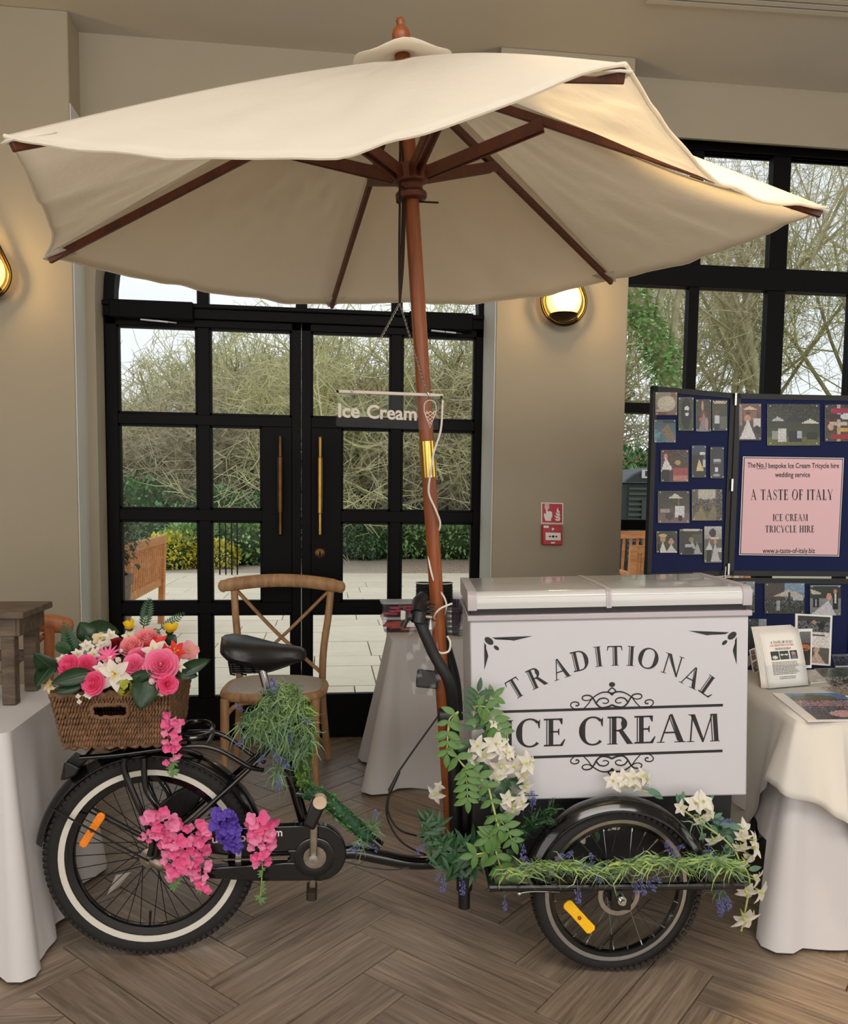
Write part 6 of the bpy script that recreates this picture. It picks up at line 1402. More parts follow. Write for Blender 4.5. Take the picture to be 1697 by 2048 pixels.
# ---------------------------------------------------------------- cross-back chairs
M_oak = wood_mat('limed_oak', (150, 110, 74), (200, 158, 114), .5, (10, 10, 1.5), 5, .04, .0004); M_orange = wood_mat('orange_oak', (158, 92, 52), (190, 118, 72), .45, (10, 10, 1.5), 5, .04, .0004)
M_lin = mat('grey_linen', (186, 182, 174), .95, var=(90, .12), bump=(260, .001, .7))
def chair(label, wood):
    t = thing('cross_back_chair', label, 'chair', (0, 0, 0), None)
    def tb(nm, pts, r, n=10, k=6, flat=1.0): q = MB(); q.tube(spline(pts, k) if len(pts) > 2 else pts, r, n, flat=flat); return q.obj(nm, wood, t, smooth=60)
    # local: x right, seat front at y=-.22, back at y=+.2 ; front faces -y
    pr = []; n = 9
    pts = [V((-.315+.63*i/16, .25-.03*(1-((i-8)/8)**2)*-1-.02, .955+.030*(1-((i-8)/8)**2))) for i in range(17)]
    q = MB(); q.tube(pts, [.030]+[.036]*15+[.030], 12, flat=.62, up=(0, 1, 0)); q.ell(pts[0], (.028, .024, .034), 10, 6); q.ell(pts[-1], (.028, .024, .034), 10, 6); q.obj('top_rail', wood, t, smooth=60)
    for s in (-1, 1):
        tb('back_post', [(s*.262, .262, .955), (s*.250, .235, .80), (s*.228, .20, .62), (s*.222, .195, .46), (s*.226, .20, .30), (s*.25, .245, 0)], .0195)
        tb('leg', [(s*.222, -.185, .44), (s*.222, -.19, .22), (s*.228, -.20, 0)], [.022]*7+[.0165]*6, 12)
        tb('brace', [(s*.222, -.19, .25), (s*.212, -.185, .36), (s*.15, -.18, .415), (s*.06, -.178, .425)], .0125)
        tb('brace', [(s*.224, -.17, .28), (s*.224, -.12, .39), (s*.224, -.02, .42)], .0115)
        tb('brace', [(s*.235, .205, .22), (s*.205, .19, .36), (s*.13, .18, .42)], .0115)
    tb('cross_bar', [(-.245, .262, .925), (-.02, .215, .70), (.215, .205, .49)], .0165, flat=.55); tb('cross_bar', [(.245, .255, .925), (.02, .228, .70), (-.215, .21, .49)], .0165, flat=.55)
    def oval(sx, sy, z, n=40, e=.55): return [V((sx*abs(cos(a))**e*(1 if cos(a) > 0 else -1), sy*abs(sin(a))**e*(1 if sin(a) > 0 else -1), z)) for a in [2*pi*i/n for i in range(n)]]
    q = MB(); g = [oval(.25, .205, .425), oval(.265, .22, .435), oval(.268, .223, .452), oval(.26, .215, .468), oval(.238, .195, .470), oval(.235, .19, .45), oval(.24, .195, .425)]; q.sheet(g, wrap=True); q.obj('seat_frame', wood, t, smooth=50)
    q = MB(); g = [oval(.240-.24*(i/8)**2.2*.98, .196-.196*(i/8)**2.2*.98, .462+.038*sin(pi/2*i/8)) for i in range(9)]; q.sheet(g, wrap=True); q.obj('seat_pad', M_lin, t, smooth=180)
    return t
ch = chair('limed oak cross-back chair with grey linen seat standing before the double doors', M_oak); put(ch, (-.262, 4.205, 0), (0, 0, radians(-5)), 1.02)
ch2 = chair('orange oak chair back, partly hidden behind the small stool on the left table', M_orange); put(ch2, (-1.335, 3.44, 0), (0, 0, radians(184)), 1.0)

# ---------------------------------------------------------------- cloth-covered tables
M_cloth = mat('white_tablecloth', (204, 200, 199), .85, var=(3, .02), bump=(300, .0006, .5), sheen=.1)
M_clothc = mat('cream_overlay_cloth', (206, 201, 192), .85, var=(3, .02), bump=(300, .0006, .5), sheen=.1)
M_tt = mat('folding_table_top', (190, 188, 182), .6); M_tl = mat('table_leg_grey', (70, 70, 72), .5, .6)
def rect_perim(x0, x1, y0, y1, r=.03, step=.02):
    pts = []
    def seg(a, b): L = (b-a).length; n = max(1, int(L/step)); return [(a.lerp(b, i/n)) for i in range(n)]
    c = [V((x0, y0, 0)), V((x1, y0, 0)), V((x1, y1, 0)), V((x0, y1, 0))]; out = []
    nr = [V((0, -1, 0)), V((1, 0, 0)), V((0, 1, 0)), V((-1, 0, 0))]
    for i in range(4):
        a, b = c[i], c[(i+1) % 4]; d = (b-a).normalized()
        for p in seg(a+d*r, b-d*r): out.append((p, nr[i], 0.0, i))
        for k in range(5):
            an = k/5*pi/2; n_ = nr[i]*cos(an)+nr[(i+1) % 4]*sin(an); ctr = b-d*r+nr[i]*-r; out.append((ctr+n_*r, n_, sin(2*an), i))
    return out
def clothed_table(tlabel, clabel, x0, x1, y0, y1, z, M, bottom, flare, fold, freq, seed, corner=.06, mt=None, legs=True):
    """M maps local to world; bottom(p, side, corner) gives hem height"""
    rr = random.Random(seed); t = thing('table', tlabel, 'table', M @ V(((x0+x1)/2, (y0+y1)/2, 0)))
    q = MB(); q.hexa([M @ V(p) for p in ((x0+.01, y0+.01, z-.045), (x1-.01, y0+.01, z-.045), (x1-.01, y1-.01, z-.045), (x0+.01, y1-.01, z-.045), (x0+.01, y0+.01, z-.008), (x1-.01, y0+.01, z-.008), (x1-.01, y1-.01, z-.008), (x0+.01, y1-.01, z-.008))]); q.obj('tabletop', M_tt, t)
    for sx in (x0+.12, x1-.12):
        for sy in (y0+.10, y1-.10): q = MB(); q.tube([M @ V((sx, sy, 0)), M @ V((sx, sy, z-.04))], .016, 10); q.obj('leg', M_tl, t)
    per = rect_perim(x0, x1, y0, y1); NR = 16; g = []
    ph = rr.uniform(0, 6)
    for (p, n_, cf, side) in per:
        zb = bottom(p, side, cf); col_ = []
        s = p.x+p.y*1.3
        for i in range(NR+1):
            u = i/NR; w_ = sin(s*freq+ph)+.6*sin(s*freq*1.73+2+ph*2)
            off = flare*u**1.2+corner*cf*u**.9+fold*w_*u**1.1*(1-cf*.5)
            zz = z-(z-zb)*u
            if i == 0: off = 0
            col_.append(M @ V((p.x+n_.x*max(off, -.005), p.y+n_.y*max(off, -.005), zz+(.0 if i else 0))))
        g.append(col_)
    q = MB(); K = len(g); rows = [[g[k][i] for k in range(K)] for i in range(NR+1)]; q.sheet(rows, wrap=True)
    q.add(rows[0], [tuple(range(K-1, -1, -1))])
    c = q.obj('tablecloth', mt or M_cloth, None, smooth=60); tag(c, clabel, 'tablecloth'); return t, c
I3 = Matrix.Identity(4)
def botL(p, s, cf): return .015
clothed_table('long folding table at the left edge beneath its white cloth', 'white floor-length tablecloth behind the rear wheel at the left', -2.7, -.94, 2.47, 3.12, .75, I3, botL, .055, .014, 19, 2, .05)
clothed_table('folding table by the doors beneath its white cloth', 'white tablecloth with flared corner behind the handlebar', .33, .90, 3.98, 4.31, .75, I3, lambda p, s, cf: .74 if s == 2 and p.x > .6 else (.3 if s == 2 and cf < .01 and p.x > .5 else .012), .09, .02, 15, 5, .12)
RT = Matrix.Translation((1.535, 2.41, 0)) @ Matrix.Rotation(radians(-11.5), 4, 'Z')
def botR(p, s, cf):
    if s == 0: return .012 if p.x > .04 else .012
    return (.012 if cf > .02 else .33) if s == 3 else .02
clothed_table('folding display table at the right beneath two white cloths', 'white floor-length cloth on the display table front', 0, 1.5, 0, .80, .748, RT, botR, .06, .012, 12, 8, .075)
# overlay cloth with a hanging corner
zt = .7515; ctrl = [  # (local x, y on the edge, outward x, outward y, hem height)
    (0, .80, -.03, 0, .22), (0, .62, -.03, 0, .20), (0, .45, -.05, 0, .17), (0, .33, -.06, 0, .20), (0, .25, -.03, 0, .30), (0, .18, -.035, 0, .40), (0, .12, -.04, -.01, .47), (0, .07, -.06, -.03, .525), (0, .03, -.075, -.05, .55),
    (0, 0, -.06, -.07, .53), (.04, 0, .00, -.07, .505), (.09, 0, .0, -.085, .475), (.13, 0, .0, -.10, .455), (.15, 0, .0, -.055, .43), (.18, 0, .0, -.05, .385), (.26, 0, 0, -.06, .315), (.38, 0, 0, -.055, .25), (.55, 0, 0, -.06, .2), (.8, 0, 0, -.05, .18), (1.1, 0, 0, -.06, .22), (1.5, 0, 0, -.05, .3)]
cs = spline([V((a, b, 0)) for a, b, *_ in ctrl], 4); os_ = spline([V((c, d, e)) for *_, c, d, e in ctrl], 4); g = []; NRr = 10
for i in range(NRr+1):
    u = i/NRr; r_ = []
    for k, (p, o) in enumerate(zip(cs, os_)):
        w_ = .008*sin(k*.9)*u; out = V((-1, 0, 0)) if p.y > .02 else V((0, -1, 0))
        r_.append(RT @ (V((p.x, p.y, zt-(zt-o.z)*u))+V((o.x, o.y, 0))*(u**.85)+out*(.004+.014*u+w_)))
    g.append(r_)
q = MB(); q.sheet(g); topr = [RT @ V((p.x+(-.004 if p.y > .02 else 0), p.y-(.004 if p.y < .02 else 0), zt)) for p in cs]
q.add(topr+[RT @ V((1.5, .8, zt))], [tuple(range(len(topr)+1))]); ov = q.obj('overlay_cloth', M_clothc, None, smooth=60, solid=.0015); tag(ov, 'cream square cloth laid over the display table, corner hanging loose', 'tablecloth')

# ---------------------------------------------------------------- rustic stool on the left table
M_rus = wood_mat('rustic_grey_wood', (62, 50, 40), (112, 94, 76), .7, (2, 12, 12), 5, .1, .002)
st = thing('stool', 'small rustic dark wooden stool standing on the left tablecloth', 'stool', (-1.2, 2.95, .752))
def sb(nm, a, b): q = MB(); q.b2(a, b); return q.obj(nm, M_rus, st, bevel=.004)
sb('top_board', (-1.46, 2.78, 1.047), (-1.0, 2.93, 1.072)); sb('top_board', (-1.46, 2.932, 1.047), (-1.0, 3.07, 1.071))
sb('apron', (-1.43, 2.795, .985), (-1.03, 2.815, 1.047)); sb('apron', (-1.04, 2.80, .985), (-1.02, 3.04, 1.047))
for x in (-1.40, -1.06):
    for y in (2.82, 3.02): sb('leg', (x-.022, y-.022, .752), (x+.022, y+.022, 1.047))
sb('stretcher', (-1.40, 2.81, .82), (-1.06, 2.83, .862)); sb('stretcher', (-1.40, 3.01, .86), (-1.06, 3.03, .90))

# ---------------------------------------------------------------- wall lamps, fire point
M_lampglass = mat('lit_opal_glass', (255, 226, 170), .3, emit=((255, 200, 112), 1.9)); M_gold = mat('lamp_gold', (170, 128, 50), .25, 1); M_dbrz = mat('lamp_dark_bronze', (52, 40, 26), .4, .8)
def sconce(label, cx_, cz):
    y = YP-.07; t = thing('wall_lamp', label, 'lamp', (cx_, YP, cz))
    def drop(r, top): return [V((cx_+r*sin(a)*(1 if a < pi else 1)*(1-.0), y, cz-r*cos(a))) if -2.2 < 0 and abs(a) < 2.0 else V((cx_+r*sin(2.0)*(1 if a > 0 else -1)*(1-(abs(a)-2.0)/(pi-2.0)), y, cz-r*cos(2.0)+(top+r*cos(2.0))*((abs(a)-2.0)/(pi-2.0)))) for a in [-pi+2*pi*i/60 for i in range(61)]]
    for r, m_, th, nm, tp in ((.128, M_dbrz, .006, 'outer_loop', .31), (.116, M_gold, .006, 'inner_loop', .29)):
        q = MB(); q.tube(drop(r, tp)[:-1], th, 8, closed=True); q.obj(nm, m_, t)
    q = MB(); q.ell((cx_, y, cz+.012), (.100, .055, .105), 24, 16); q.obj('globe', M_lampglass, t, smooth=180)
    q = MB(); q.lathe([(0, -.103), (.03, -.10), (.070, -.082), (.078, -.068), (.05, -.07), (0, -.072)], (cx_, y, cz), n=24); q.obj('bowl', M_dbrz, t)
    q = MB(); q.lathe([(0, 0), (.05, 0), (.055, -.012), (.05, -.02), (0, -.022)], (cx_, YP, cz+.345), (0, 1, 0), 28); q.obj('wall_plate', mat('lamp_plate_grey', (120, 118, 108), .4, .5), t)
    q = MB(); q.tube([(cx_, YP, cz+.345), (cx_, y, cz+.33), (cx_, y, cz+.30)], .006, 8); q.obj('arm', M_dbrz, t)
    q = MB(); q.tube([(cx_, YP, cz-.06), (cx_, y+.03, cz-.08)], .008, 8); q.obj('bracket', M_dbrz, t)
    l = bpy.data.lights.new('wall_lamp_glow', 'POINT'); l.energy = 9; l.color = (1, .66, .28); l.shadow_soft_size = .06; o = bpy.data.objects.new('wall_lamp_glow', l); COL.objects.link(o); o.location = (cx_, y-.09, cz+.02)
sconce('lit teardrop wall lamp on the pillar right of the doors', 1.303, 2.56); sconce('lit teardrop wall lamp cut by the left edge of the view', -1.725, 2.575)
yw_ = YP-.002
def PW_(x, y, d=0): return at(x, y, Y=yw_-d)
M_sred, M_swht = mat('sign_red', (176, 38, 44), .4), mat('sign_white', (228, 222, 214), .4)
fs = thing('fire_alarm_sign', 'square red and white fire alarm pictogram sign on the pillar', 'sign', PW_(1105, 1046))
def poly(nm, pts, m_, par, d, th=.001): q = MB(); q.prism([PW_(x, y, d) for x, y in pts], (0, th, 0)); return q.obj(nm, m_, par, smooth=0)
poly('backing', ((1083, 1005), (1127, 1006), (1127, 1048), (1083, 1047)), M_swht, fs, .001, .003); poly('red_field', ((1085, 1007), (1125, 1008), (1125, 1046), (1085, 1045)), M_sred, fs, .0016)
S3 = lambda x, y: (1040+x/3.659, 560+y/3.657)
poly('button_symbol', [S3(x, y) for x, y in ((184, 1640), (215, 1640), (215, 1673), (184, 1673))], M_swht, fs, .0022); poly('button_symbol', [S3(x, y) for x, y in ((190, 1646), (209, 1646), (209, 1667), (190, 1667))], M_sred, fs, .0028); poly('button_symbol', [S3(199+7*cos(a), 1657+7*sin(a)) for a in [2*pi*i/12 for i in range(12)]], M_swht, fs, .0034)
poly('hand_symbol', [S3(x, y) for x, y in ((193, 1672), (204, 1672), (205, 1694), (222, 1690), (237, 1697), (239, 1730), (230, 1745), (230, 1762), (190, 1762), (178, 1730), (178, 1708), (186, 1706), (193, 1720))], M_swht, fs, .0022)
poly('flame_symbol', [S3(x, y) for x, y in ((283, 1660), (282, 1680), (297, 1700), (290, 1700), (298, 1725), (290, 1725), (298, 1745), (292, 1762), (268, 1762), (256, 1745), (272, 1750), (252, 1718), (272, 1730), (262, 1698), (276, 1708), (270, 1685))], M_swht, fs, .0022)
for pts in (((264, 1736), (280, 1746), (294, 1738), (280, 1752)), ((262, 1712), (280, 1726), (294, 1716), (280, 1732)), ((268, 1692), (282, 1704), (292, 1696), (282, 1710))): poly('flame_gap', [S3(x, y) for x, y in pts], M_sred, fs, .0026)
fc = thing('fire_call_point', 'red break-glass fire call point box beneath the alarm sign', 'call point', PW_(1106, 1090))
q = MB(); q.prism([PW_(x, y, .034) for x, y in ((1086, 1050), (1126, 1051), (1126, 1091), (1086, 1090))], (0, .034, 0)); fcb = q.obj('housing', M_sred, fc, bevel=.006)
poly('break_glass', [S3(x, y) for x, y in ((190, 1846), (300, 1850), (300, 1904), (190, 1902))], M_swht, fc, .0352)
poly('arrow_mark', [S3(x, y) for x, y in ((212, 1876), (222, 1868), (222, 1873), (232, 1873), (232, 1879), (222, 1879), (222, 1884))], M_black, fc, .0362); poly('arrow_mark', [S3(x, y) for x, y in ((278, 1876), (268, 1868), (268, 1873), (258, 1873), (258, 1879), (268, 1879), (268, 1884))], M_black, fc, .0362)
poly('dot_mark', [S3(245+8*cos(a), 1876+9*sin(a)) for a in [2*pi*i/14 for i in range(14)]], M_black, fc, .0362)
poly('paper_label', [S3(x, y) for x, y in ((175, 1796), (213, 1796), (213, 1814), (175, 1812))], M_swht, fc, .0352)
poly('house_symbol', [S3(x, y) for x, y in ((234, 1825), (240, 1812), (250, 1816), (258, 1825), (250, 1822), (244, 1832), (238, 1832))], M_swht, fc, .0352); poly('wave_symbol', [S3(x, y) for x, y in ((228, 1920), (240, 1917), (258, 1916), (258, 1926), (240, 1928), (228, 1926))], M_swht, fc, .0352)

# ---------------------------------------------------------------- things on the table by the doors
M_tub = clear_mat('milky_plastic', (244, 243, 246), .015, .15); M_lidp = mat('tub_lid', (214, 216, 222), .3, alpha=.65)
def tub(label, cx_, cy, z, c1, w=.20):
    t = thing('plastic_tub', label, 'tub', (cx_, cy, z)); q = MB(); hw, hd, h = w/2, .065, .072
    def ring(s, zz): return [V((cx_+sx*hw*s, cy+sy*hd*s, z+zz)) for sx, sy in ((-1, -.8), (-.9, -1), (.9, -1), (1, -.8), (1, .8), (.9, 1), (-.9, 1), (-1, .8))]
    q.sheet([ring(.84, 0), ring(.97, h)], wrap=True); q.add(ring(.84, 0), [tuple(range(8))]); q.obj('body', M_tub, t, smooth=0, solid=.0015)
    q = MB(); q.sheet([ring(1.0, h-.004), ring(1.03, h), ring(1.03, h+.008), ring(.95, h+.009)], wrap=True); q.add(ring(.95, h+.009), [tuple(range(7, -1, -1))]); q.obj('lid', M_lidp, t, smooth=0)
    for k in range(7):
        q = MB(); q.box((cx_+RND.uniform(-.05, .05), cy+RND.uniform(-.02, .02), z+.010+k*.0065), (.085, .05, .005), Matrix.Rotation(RND.uniform(-.5, .5), 3, 'Z')); q.obj('napkin', c1[k % len(c1)], t)
M_np, M_no = mat('pink_napkin', (250, 120, 140), .8), mat('orange_napkin', (250, 150, 100), .8)
tub('clear plastic tub of orange napkins, lower of two by the doors', .395, 4.27, .752, [M_no, M_np]); tub('clear plastic tub of pink napkins stacked on the lower tub', .393, 4.27, .835, [M_np])
M_cup = mat('black_paper_cup', (20, 20, 22), .6); M_cw = mat('cup_inside_white', (224, 222, 216), .6)
def cups(label, px, Y, z, n, tilt, grp=None):
    x = at(px, 1200, Y=Y).x; t = thing('paper_cup_stack', label, 'paper cups', (x, Y, z))
    for i in range(n):
        q = MB(); zz = z+i*.020; sh = V((tilt*i*.020, 0, 0)); q.lathe([(0, .002), (.030, .002), (.043, .115), (.045, .118), (.043, .121), (.041, .115)], V((x, Y, zz))+sh, (tilt, 0, 1), 20); q.obj('cup', M_cup, t)
    q = MB(); q.lathe([(.0445, .116), (.046, .119), (.0445, .122)], V((x, Y, z+(n-1)*.02))+V((tilt*(n-1)*.02, 0, 0)), (tilt, 0, 1), 20, closed_prof=True); q.obj('rim', M_cw, t)
cups('stack of black paper cups left of the parasol pole on the far table', 848, 4.27, .752, 8, .0); cups('leaning stack of black paper cups right of the parasol pole', 893, 4.26, .752, 8, -.04)
tn = thing('tin_bucket', 'small ribbed galvanised tin bucket beside the freezer', 'bucket', at(908, 1272, Z=.752)); c_ = tn.location
q = MB(); prof = [(0, .002), (.042, .002)]; 
for i in range(16): prof.append((.043+.010*i/15+.0018*sin(i*1.9), .004+.125*i/15))
prof += [(.056, .132), (.053, .134), (.050, .128), (.041, .01), (0, .008)]
q.lathe(prof, (c_.x, 4.16, .752), n=36); q.obj('pail', mat('galvanised_tin', (150, 152, 150), .3, 1, var=(20, .3)), tn, smooth=50)
tn.location = (c_.x, 4.16, .752)
for o in tn.children: o.matrix_parent_inverse = Matrix.Translation(-V(tn.location))
cs_ = thing('clear_cup_stack', 'stack of clear plastic tumblers against the freezer side', 'cups', at(926, 1280, Z=.752))
xx = at(920, 1250, Y=3.95).x
q0 = cs_.location; cs_.location = (xx+.02, 4.10, .752)
for i in range(12):
    q = MB(); q.lathe([(0, 0), (.03, 0), (.040, .09), (.042, .092)], (xx+.02, 4.10, .752+i*.013), n=16); q.obj('cup', M_tub, cs_)
# black card reader in a clear plastic sleeve hanging from the handlebar
cr_ = thing('card_reader', 'black card reader in a clear plastic bag hung from the handlebar', 'card reader', at(850, 1380, Y=2.47))
q = MB(); q.hexa([at(x, y, Y=Y_) for Y_ in (2.455, 2.49) for x, y in ((831, 1374), (877, 1379), (877, 1342), (835, 1338))]); q.obj('body', mat('reader_black', (24, 24, 26), .35), cr_, bevel=.006)
q = MB(); g = []
for i in range(9):
    t_ = i/8; r_ = []
    for j in range(9):
        s = j/8; x = (826+(-13)*sin(pi*min(1, t_*1.1)))*(1-s)+(872+14*t_)*s; y = 1243+150*t_-6*(1-s)
        r_.append(at(x, y, Y=2.452+.006*sin(i*2.1+j*1.3)))
    g.append(r_)
q.sheet(g); q.obj('plastic_bag', clear_mat('crinkled_polythene', (244, 244, 244), .025, .12, dens=.8), cr_, smooth=180)

q = MB(); a, b, c_, d = at(214, 1790, Z=.001), at(240, 1772, Z=.001), at(262, 1744, Z=.03), at(232, 1750, Z=.035)
q.add([a, b, c_, d], [(0, 1, 2, 3)]); pp = q.obj('paper_sheet', M_swht, None, smooth=0, solid=.001); tag(pp, 'folded white paper lying on the floor behind the rear wheel', 'paper')
# ---------------------------------------------------------------- folding display board
M_bblue, M_bframe = mat('navy_display_felt', (13, 24, 68), .95, var=(200, .12)), mat('board_frame_black', (12, 12, 15), .5)
HG = V((1.996, 3.78, 0)); LE = V((1.50, 3.615, 0)); RE = V((2.67, 3.735, 0)); Zb = (1.098, 1.999)
bd = thing('display_board', 'navy felt folding display board in black frame covered with photographs', 'display board', V((2.1, 3.76, 0)))
def panel(a, b, z0, z1):
    d = (b-a).normalized(); n_ = V((d.y, -d.x, 0)); n_ = n_ if n_.y < 0 else -n_; a2, b2_ = a+d*.006, b-d*.006
    q = MB()
    def bx(p, r, za, zb_, t0, t1): q.hexa([p+n_*t1+V((0, 0, za)), r+n_*t1+V((0, 0, za)), r+n_*t0+V((0, 0, za)), p+n_*t0+V((0, 0, za)), p+n_*t1+V((0, 0, zb_)), r+n_*t1+V((0, 0, zb_)), r+n_*t0+V((0, 0, zb_)), p+n_*t0+V((0, 0, zb_))])
    bx(a2+d*.02, b2_-d*.02, z0+.02, z1-.02, -.012, .0); f = q.obj('felt_panel', M_bblue, bd)
    q = MB(); bx(a2, a2+d*.026, z0, z1, -.016, .006); bx(b2_-d*.026, b2_, z0, z1, -.016, .006); bx(a2, b2_, z0, z0+.026, -.016, .006); bx(a2, b2_, z1-.026, z1, -.016, .006); q.obj('frame', M_bframe, bd)
    return n_
nL = panel(LE, HG, *Zb); nR = panel(HG, RE, *Zb); panel(LE, HG, .18, 1.085); panel(HG, RE, .18, 1.085)
for z in (1.97, 1.55, 1.13, .3): q = MB(); q.tube([HG+V((0, -.012, z-.03)), HG+V((0, -.012, z+.03))], .007, 8); q.obj('hinge', M_alu, bd)
q = MB(); q.tube([at(1452, 1133, Y=3.75), at(1449, 1166, Y=3.75)], .005, 6); q.tube([at(1432, 1153, Y=3.75), at(1460, 1151, Y=3.75)], .003, 6); q.obj('panel_clip', M_alu, bd)
M_photo = print_mat('photo_print', .3); M_pin = mat('white_pin', (230, 228, 222), .4)
def raster(ops, n=34, m_=34, noise=.10, seed=0):
    rr = random.Random(seed); out = []
    for j in range(m_):
        y = (j+.5)/m_; row_ = []
        for i in range(n):
            x = (i+.5)/n; c = (128, 128, 128)
            for o in ops:
                k = o[0]
                if k == 'g': t = y; c = tuple(o[1][q_]*(1-t)+o[2][q_]*t for q_ in range(3))
                elif k == 'r' and o[1] <= x <= o[3] and o[2] <= y <= o[4]: c = o[5]
                elif k == 'e' and ((x-o[1])/o[3])**2+((y-o[2])/o[4])**2 <= 1: c = o[5]
                elif k == 't':
                    (ax, ay), (bx_, by), (cx_, cy) = o[1:4]; d1_ = (x-bx_)*(ay-by)-(ax-bx_)*(y-by); d2_ = (x-cx_)*(by-cy)-(bx_-cx_)*(y-cy); d3_ = (x-ax)*(cy-ay)-(cx_-ax)*(y-ay)
                    if not ((d1_ < 0 or d2_ < 0 or d3_ < 0) and (d1_ > 0 or d2_ > 0 or d3_ > 0)): c = o[4]
                elif k == 's':   # speckle region
                    if o[1] <= x <= o[3] and o[2] <= y <= o[4] and rr.random() < o[6]: c = o[5]
            f = 1+rr.uniform(-noise, noise); row_.append(lin(tuple(max(0, min(255, v*f*.88)) for v in c)))  # all prints darkened: the board's shade is put into their colour
        out.append(row_)
    return out
def print_on(q, P, ops, n, m_, seed, u0=0, v0=0, u1=1, v1=1):
    px = raster(ops, n, m_, seed=seed); base = len(q.v)
    vs = [P(u0+(u1-u0)*i/n, v0+(v1-v0)*j/m_) for j in range(m_+1) for i in range(n+1)]; b0 = len(q.v); q.v += [tuple(p) for p in vs]
    for j in range(m_):
        for i in range(n): q.f.append((b0+j*(n+1)+i, b0+j*(n+1)+i+1, b0+(j+1)*(n+1)+i+1, b0+(j+1)*(n+1)+i)); q.mi.append(0); q.fc.append(px[j][i])
def photo(label, quad, o, n_, ops, pins=True, seed=1, n=30, m_=34, grp=None, name='photograph'):
    """quad: tl, tr, br, bl pixels on the plane through o with normal n_"""
    oo = V(o)+n_*.009; c = [atp(x, y, oo, n_) for x, y in quad]
    P = lambda u, v: c[0]*(1-u)*(1-v)+c[1]*u*(1-v)+c[2]*u*v+c[3]*(1-u)*v
    q = MB(); print_on(q, P, ops, n, m_, seed)
    for a, b in ((0, 1), (1, 2), (2, 3), (3, 0)): q.add([c[a], c[b], c[b]-n_*.0015, c[a]-n_*.0015], [(0, 1, 2, 3)], 0, lin((230, 226, 218)))
    t = q.obj(name, M_photo, None, smooth=0); tag(t, label, 'photo', grp)
    if pins:
        for u, v in ((.06, .05), (.94, .05), (.94, .95), (.06, .95)): q = MB(); q.ell(P(u, v), .0035, 8, 5); q.obj('pin', M_pin, t, smooth=180)
    return t
Q4 = lambda x0, y0, x1, y1, k=3.4145: [(1200+x0/k, 740+y0/k), (1200+x1/k, 740+y0/k+ (0)), (1200+x1/k, 740+y1/k), (1200+x0/k, 740+y1/k)]
DKT = ('g', (34, 38, 30), (46, 44, 34)); GRN = (52, 66, 40); SK = (196, 150, 124); WH = (232, 228, 220); BK = (20, 20, 22); NV = (30, 34, 44)
def foliage(seed=0): return ('s', 0, 0, 1, .6, (66, 76, 48), .45)
L_ = lambda lab, x0, y0, x1, y1, ops, s: photo(lab, Q4(x0, y0, x1, y1), HG, nL, ops, True, s)
R_ = lambda lab, x0, y0, x1, y1, ops, s, n=34, m_=30: photo(lab, Q4(x0, y0, x1, y1), HG, nR, ops, True, s, n, m_)
L_('photo of pale scoops close up, top left of the board', 382, 152, 530, 308, [('g', (150, 146, 130), (120, 96, 84)), ('e', .5, .5, .42, .34, (196, 190, 168)), ('e', .62, .38, .2, .22, (206, 200, 182)), ('r', .7, 0, .95, .2, (150, 96, 80)), ('e', .25, .85, .25, .12, (190, 168, 150)), ('r', 0, .86, .5, 1, (104, 66, 60))], 1)
L_('photo of a dark figure with white bib on grass', 540, 185, 642, 415, [('g', (74, 86, 66), (72, 90, 48)), ('s', 0, 0, 1, 1, (50, 62, 38), .5), ('e', .5, .5, .34, .46, BK), ('e', .55, .34, .16, .07, WH), ('e', .55, .50, .13, .06, WH), ('e', .53, .42, .09, .05, BK), ('e', .5, .16, .14, .08, (40, 38, 36))], 2)
L_('photo of two girls in pale dresses, third in the top row', 660, 200, 762, 420, [('g', (54, 40, 36), (60, 56, 46)), foliage(), ('e', .42, .22, .08, .18, SK), ('e', .5, .46, .2, .12, (120, 66, 50)), ('t', (.5, .4), (.12, 1), (.85, 1), (142, 138, 140)), ('e', .3, .62, .12, .06, (200, 90, 70)), ('e', .7, .75, .1, .2, (190, 150, 140))], 3)
L_('photo of a child in white by a parasol, fourth in the top row', 772, 205, 872, 415, [('g', (60, 54, 48), (58, 60, 50)), foliage(), ('e', .5, .08, .45, .05, (206, 190, 164)), ('e', .28, .42, .13, .09, (110, 76, 56)), ('r', .12, .5, .45, .76, (206, 212, 220)), ('r', .16, .76, .4, .98, NV), ('r', .5, .52, .95, .95, (96, 98, 90))], 4)
L_('photo of frozen dessert tubs in blue and brown trays', 374, 340, 520, 495, [('g', (64, 82, 96), (88, 134, 150)), ('t', (.3, .5), (.62, .18), (1, .86), (134, 114, 84)), ('t', (.3, .5), (1, .86), (.7, 1), (134, 114, 84)), ('t', (0, .4), (.36, .6), (0, 1), (104, 160, 176)), ('s', 0, .5, .5, 1, (60, 92, 110), .3), ('r', .4, .02, 1, .16, (30, 34, 44))], 5)
L_('photo of a man in white beside a red cart', 420, 545, 608, 765, [('g', (52, 36, 30), (74, 52, 44)), ('s', 0, 0, 1, .6, (96, 76, 52), .4), ('r', .1, 0, .3, .45, (96, 34, 36)), ('e', .17, .2, .08, .08, SK), ('t', (.16, .22), (0, .68), (.42, .62), WH), ('r', .04, .62, .3, 1, BK), ('r', .42, .55, .97, .96, (170, 72, 68)), ('r', .42, .80, .97, .98, (190, 130, 116)), ('e', .6, .4, .1, .08, (190, 160, 90))], 6)
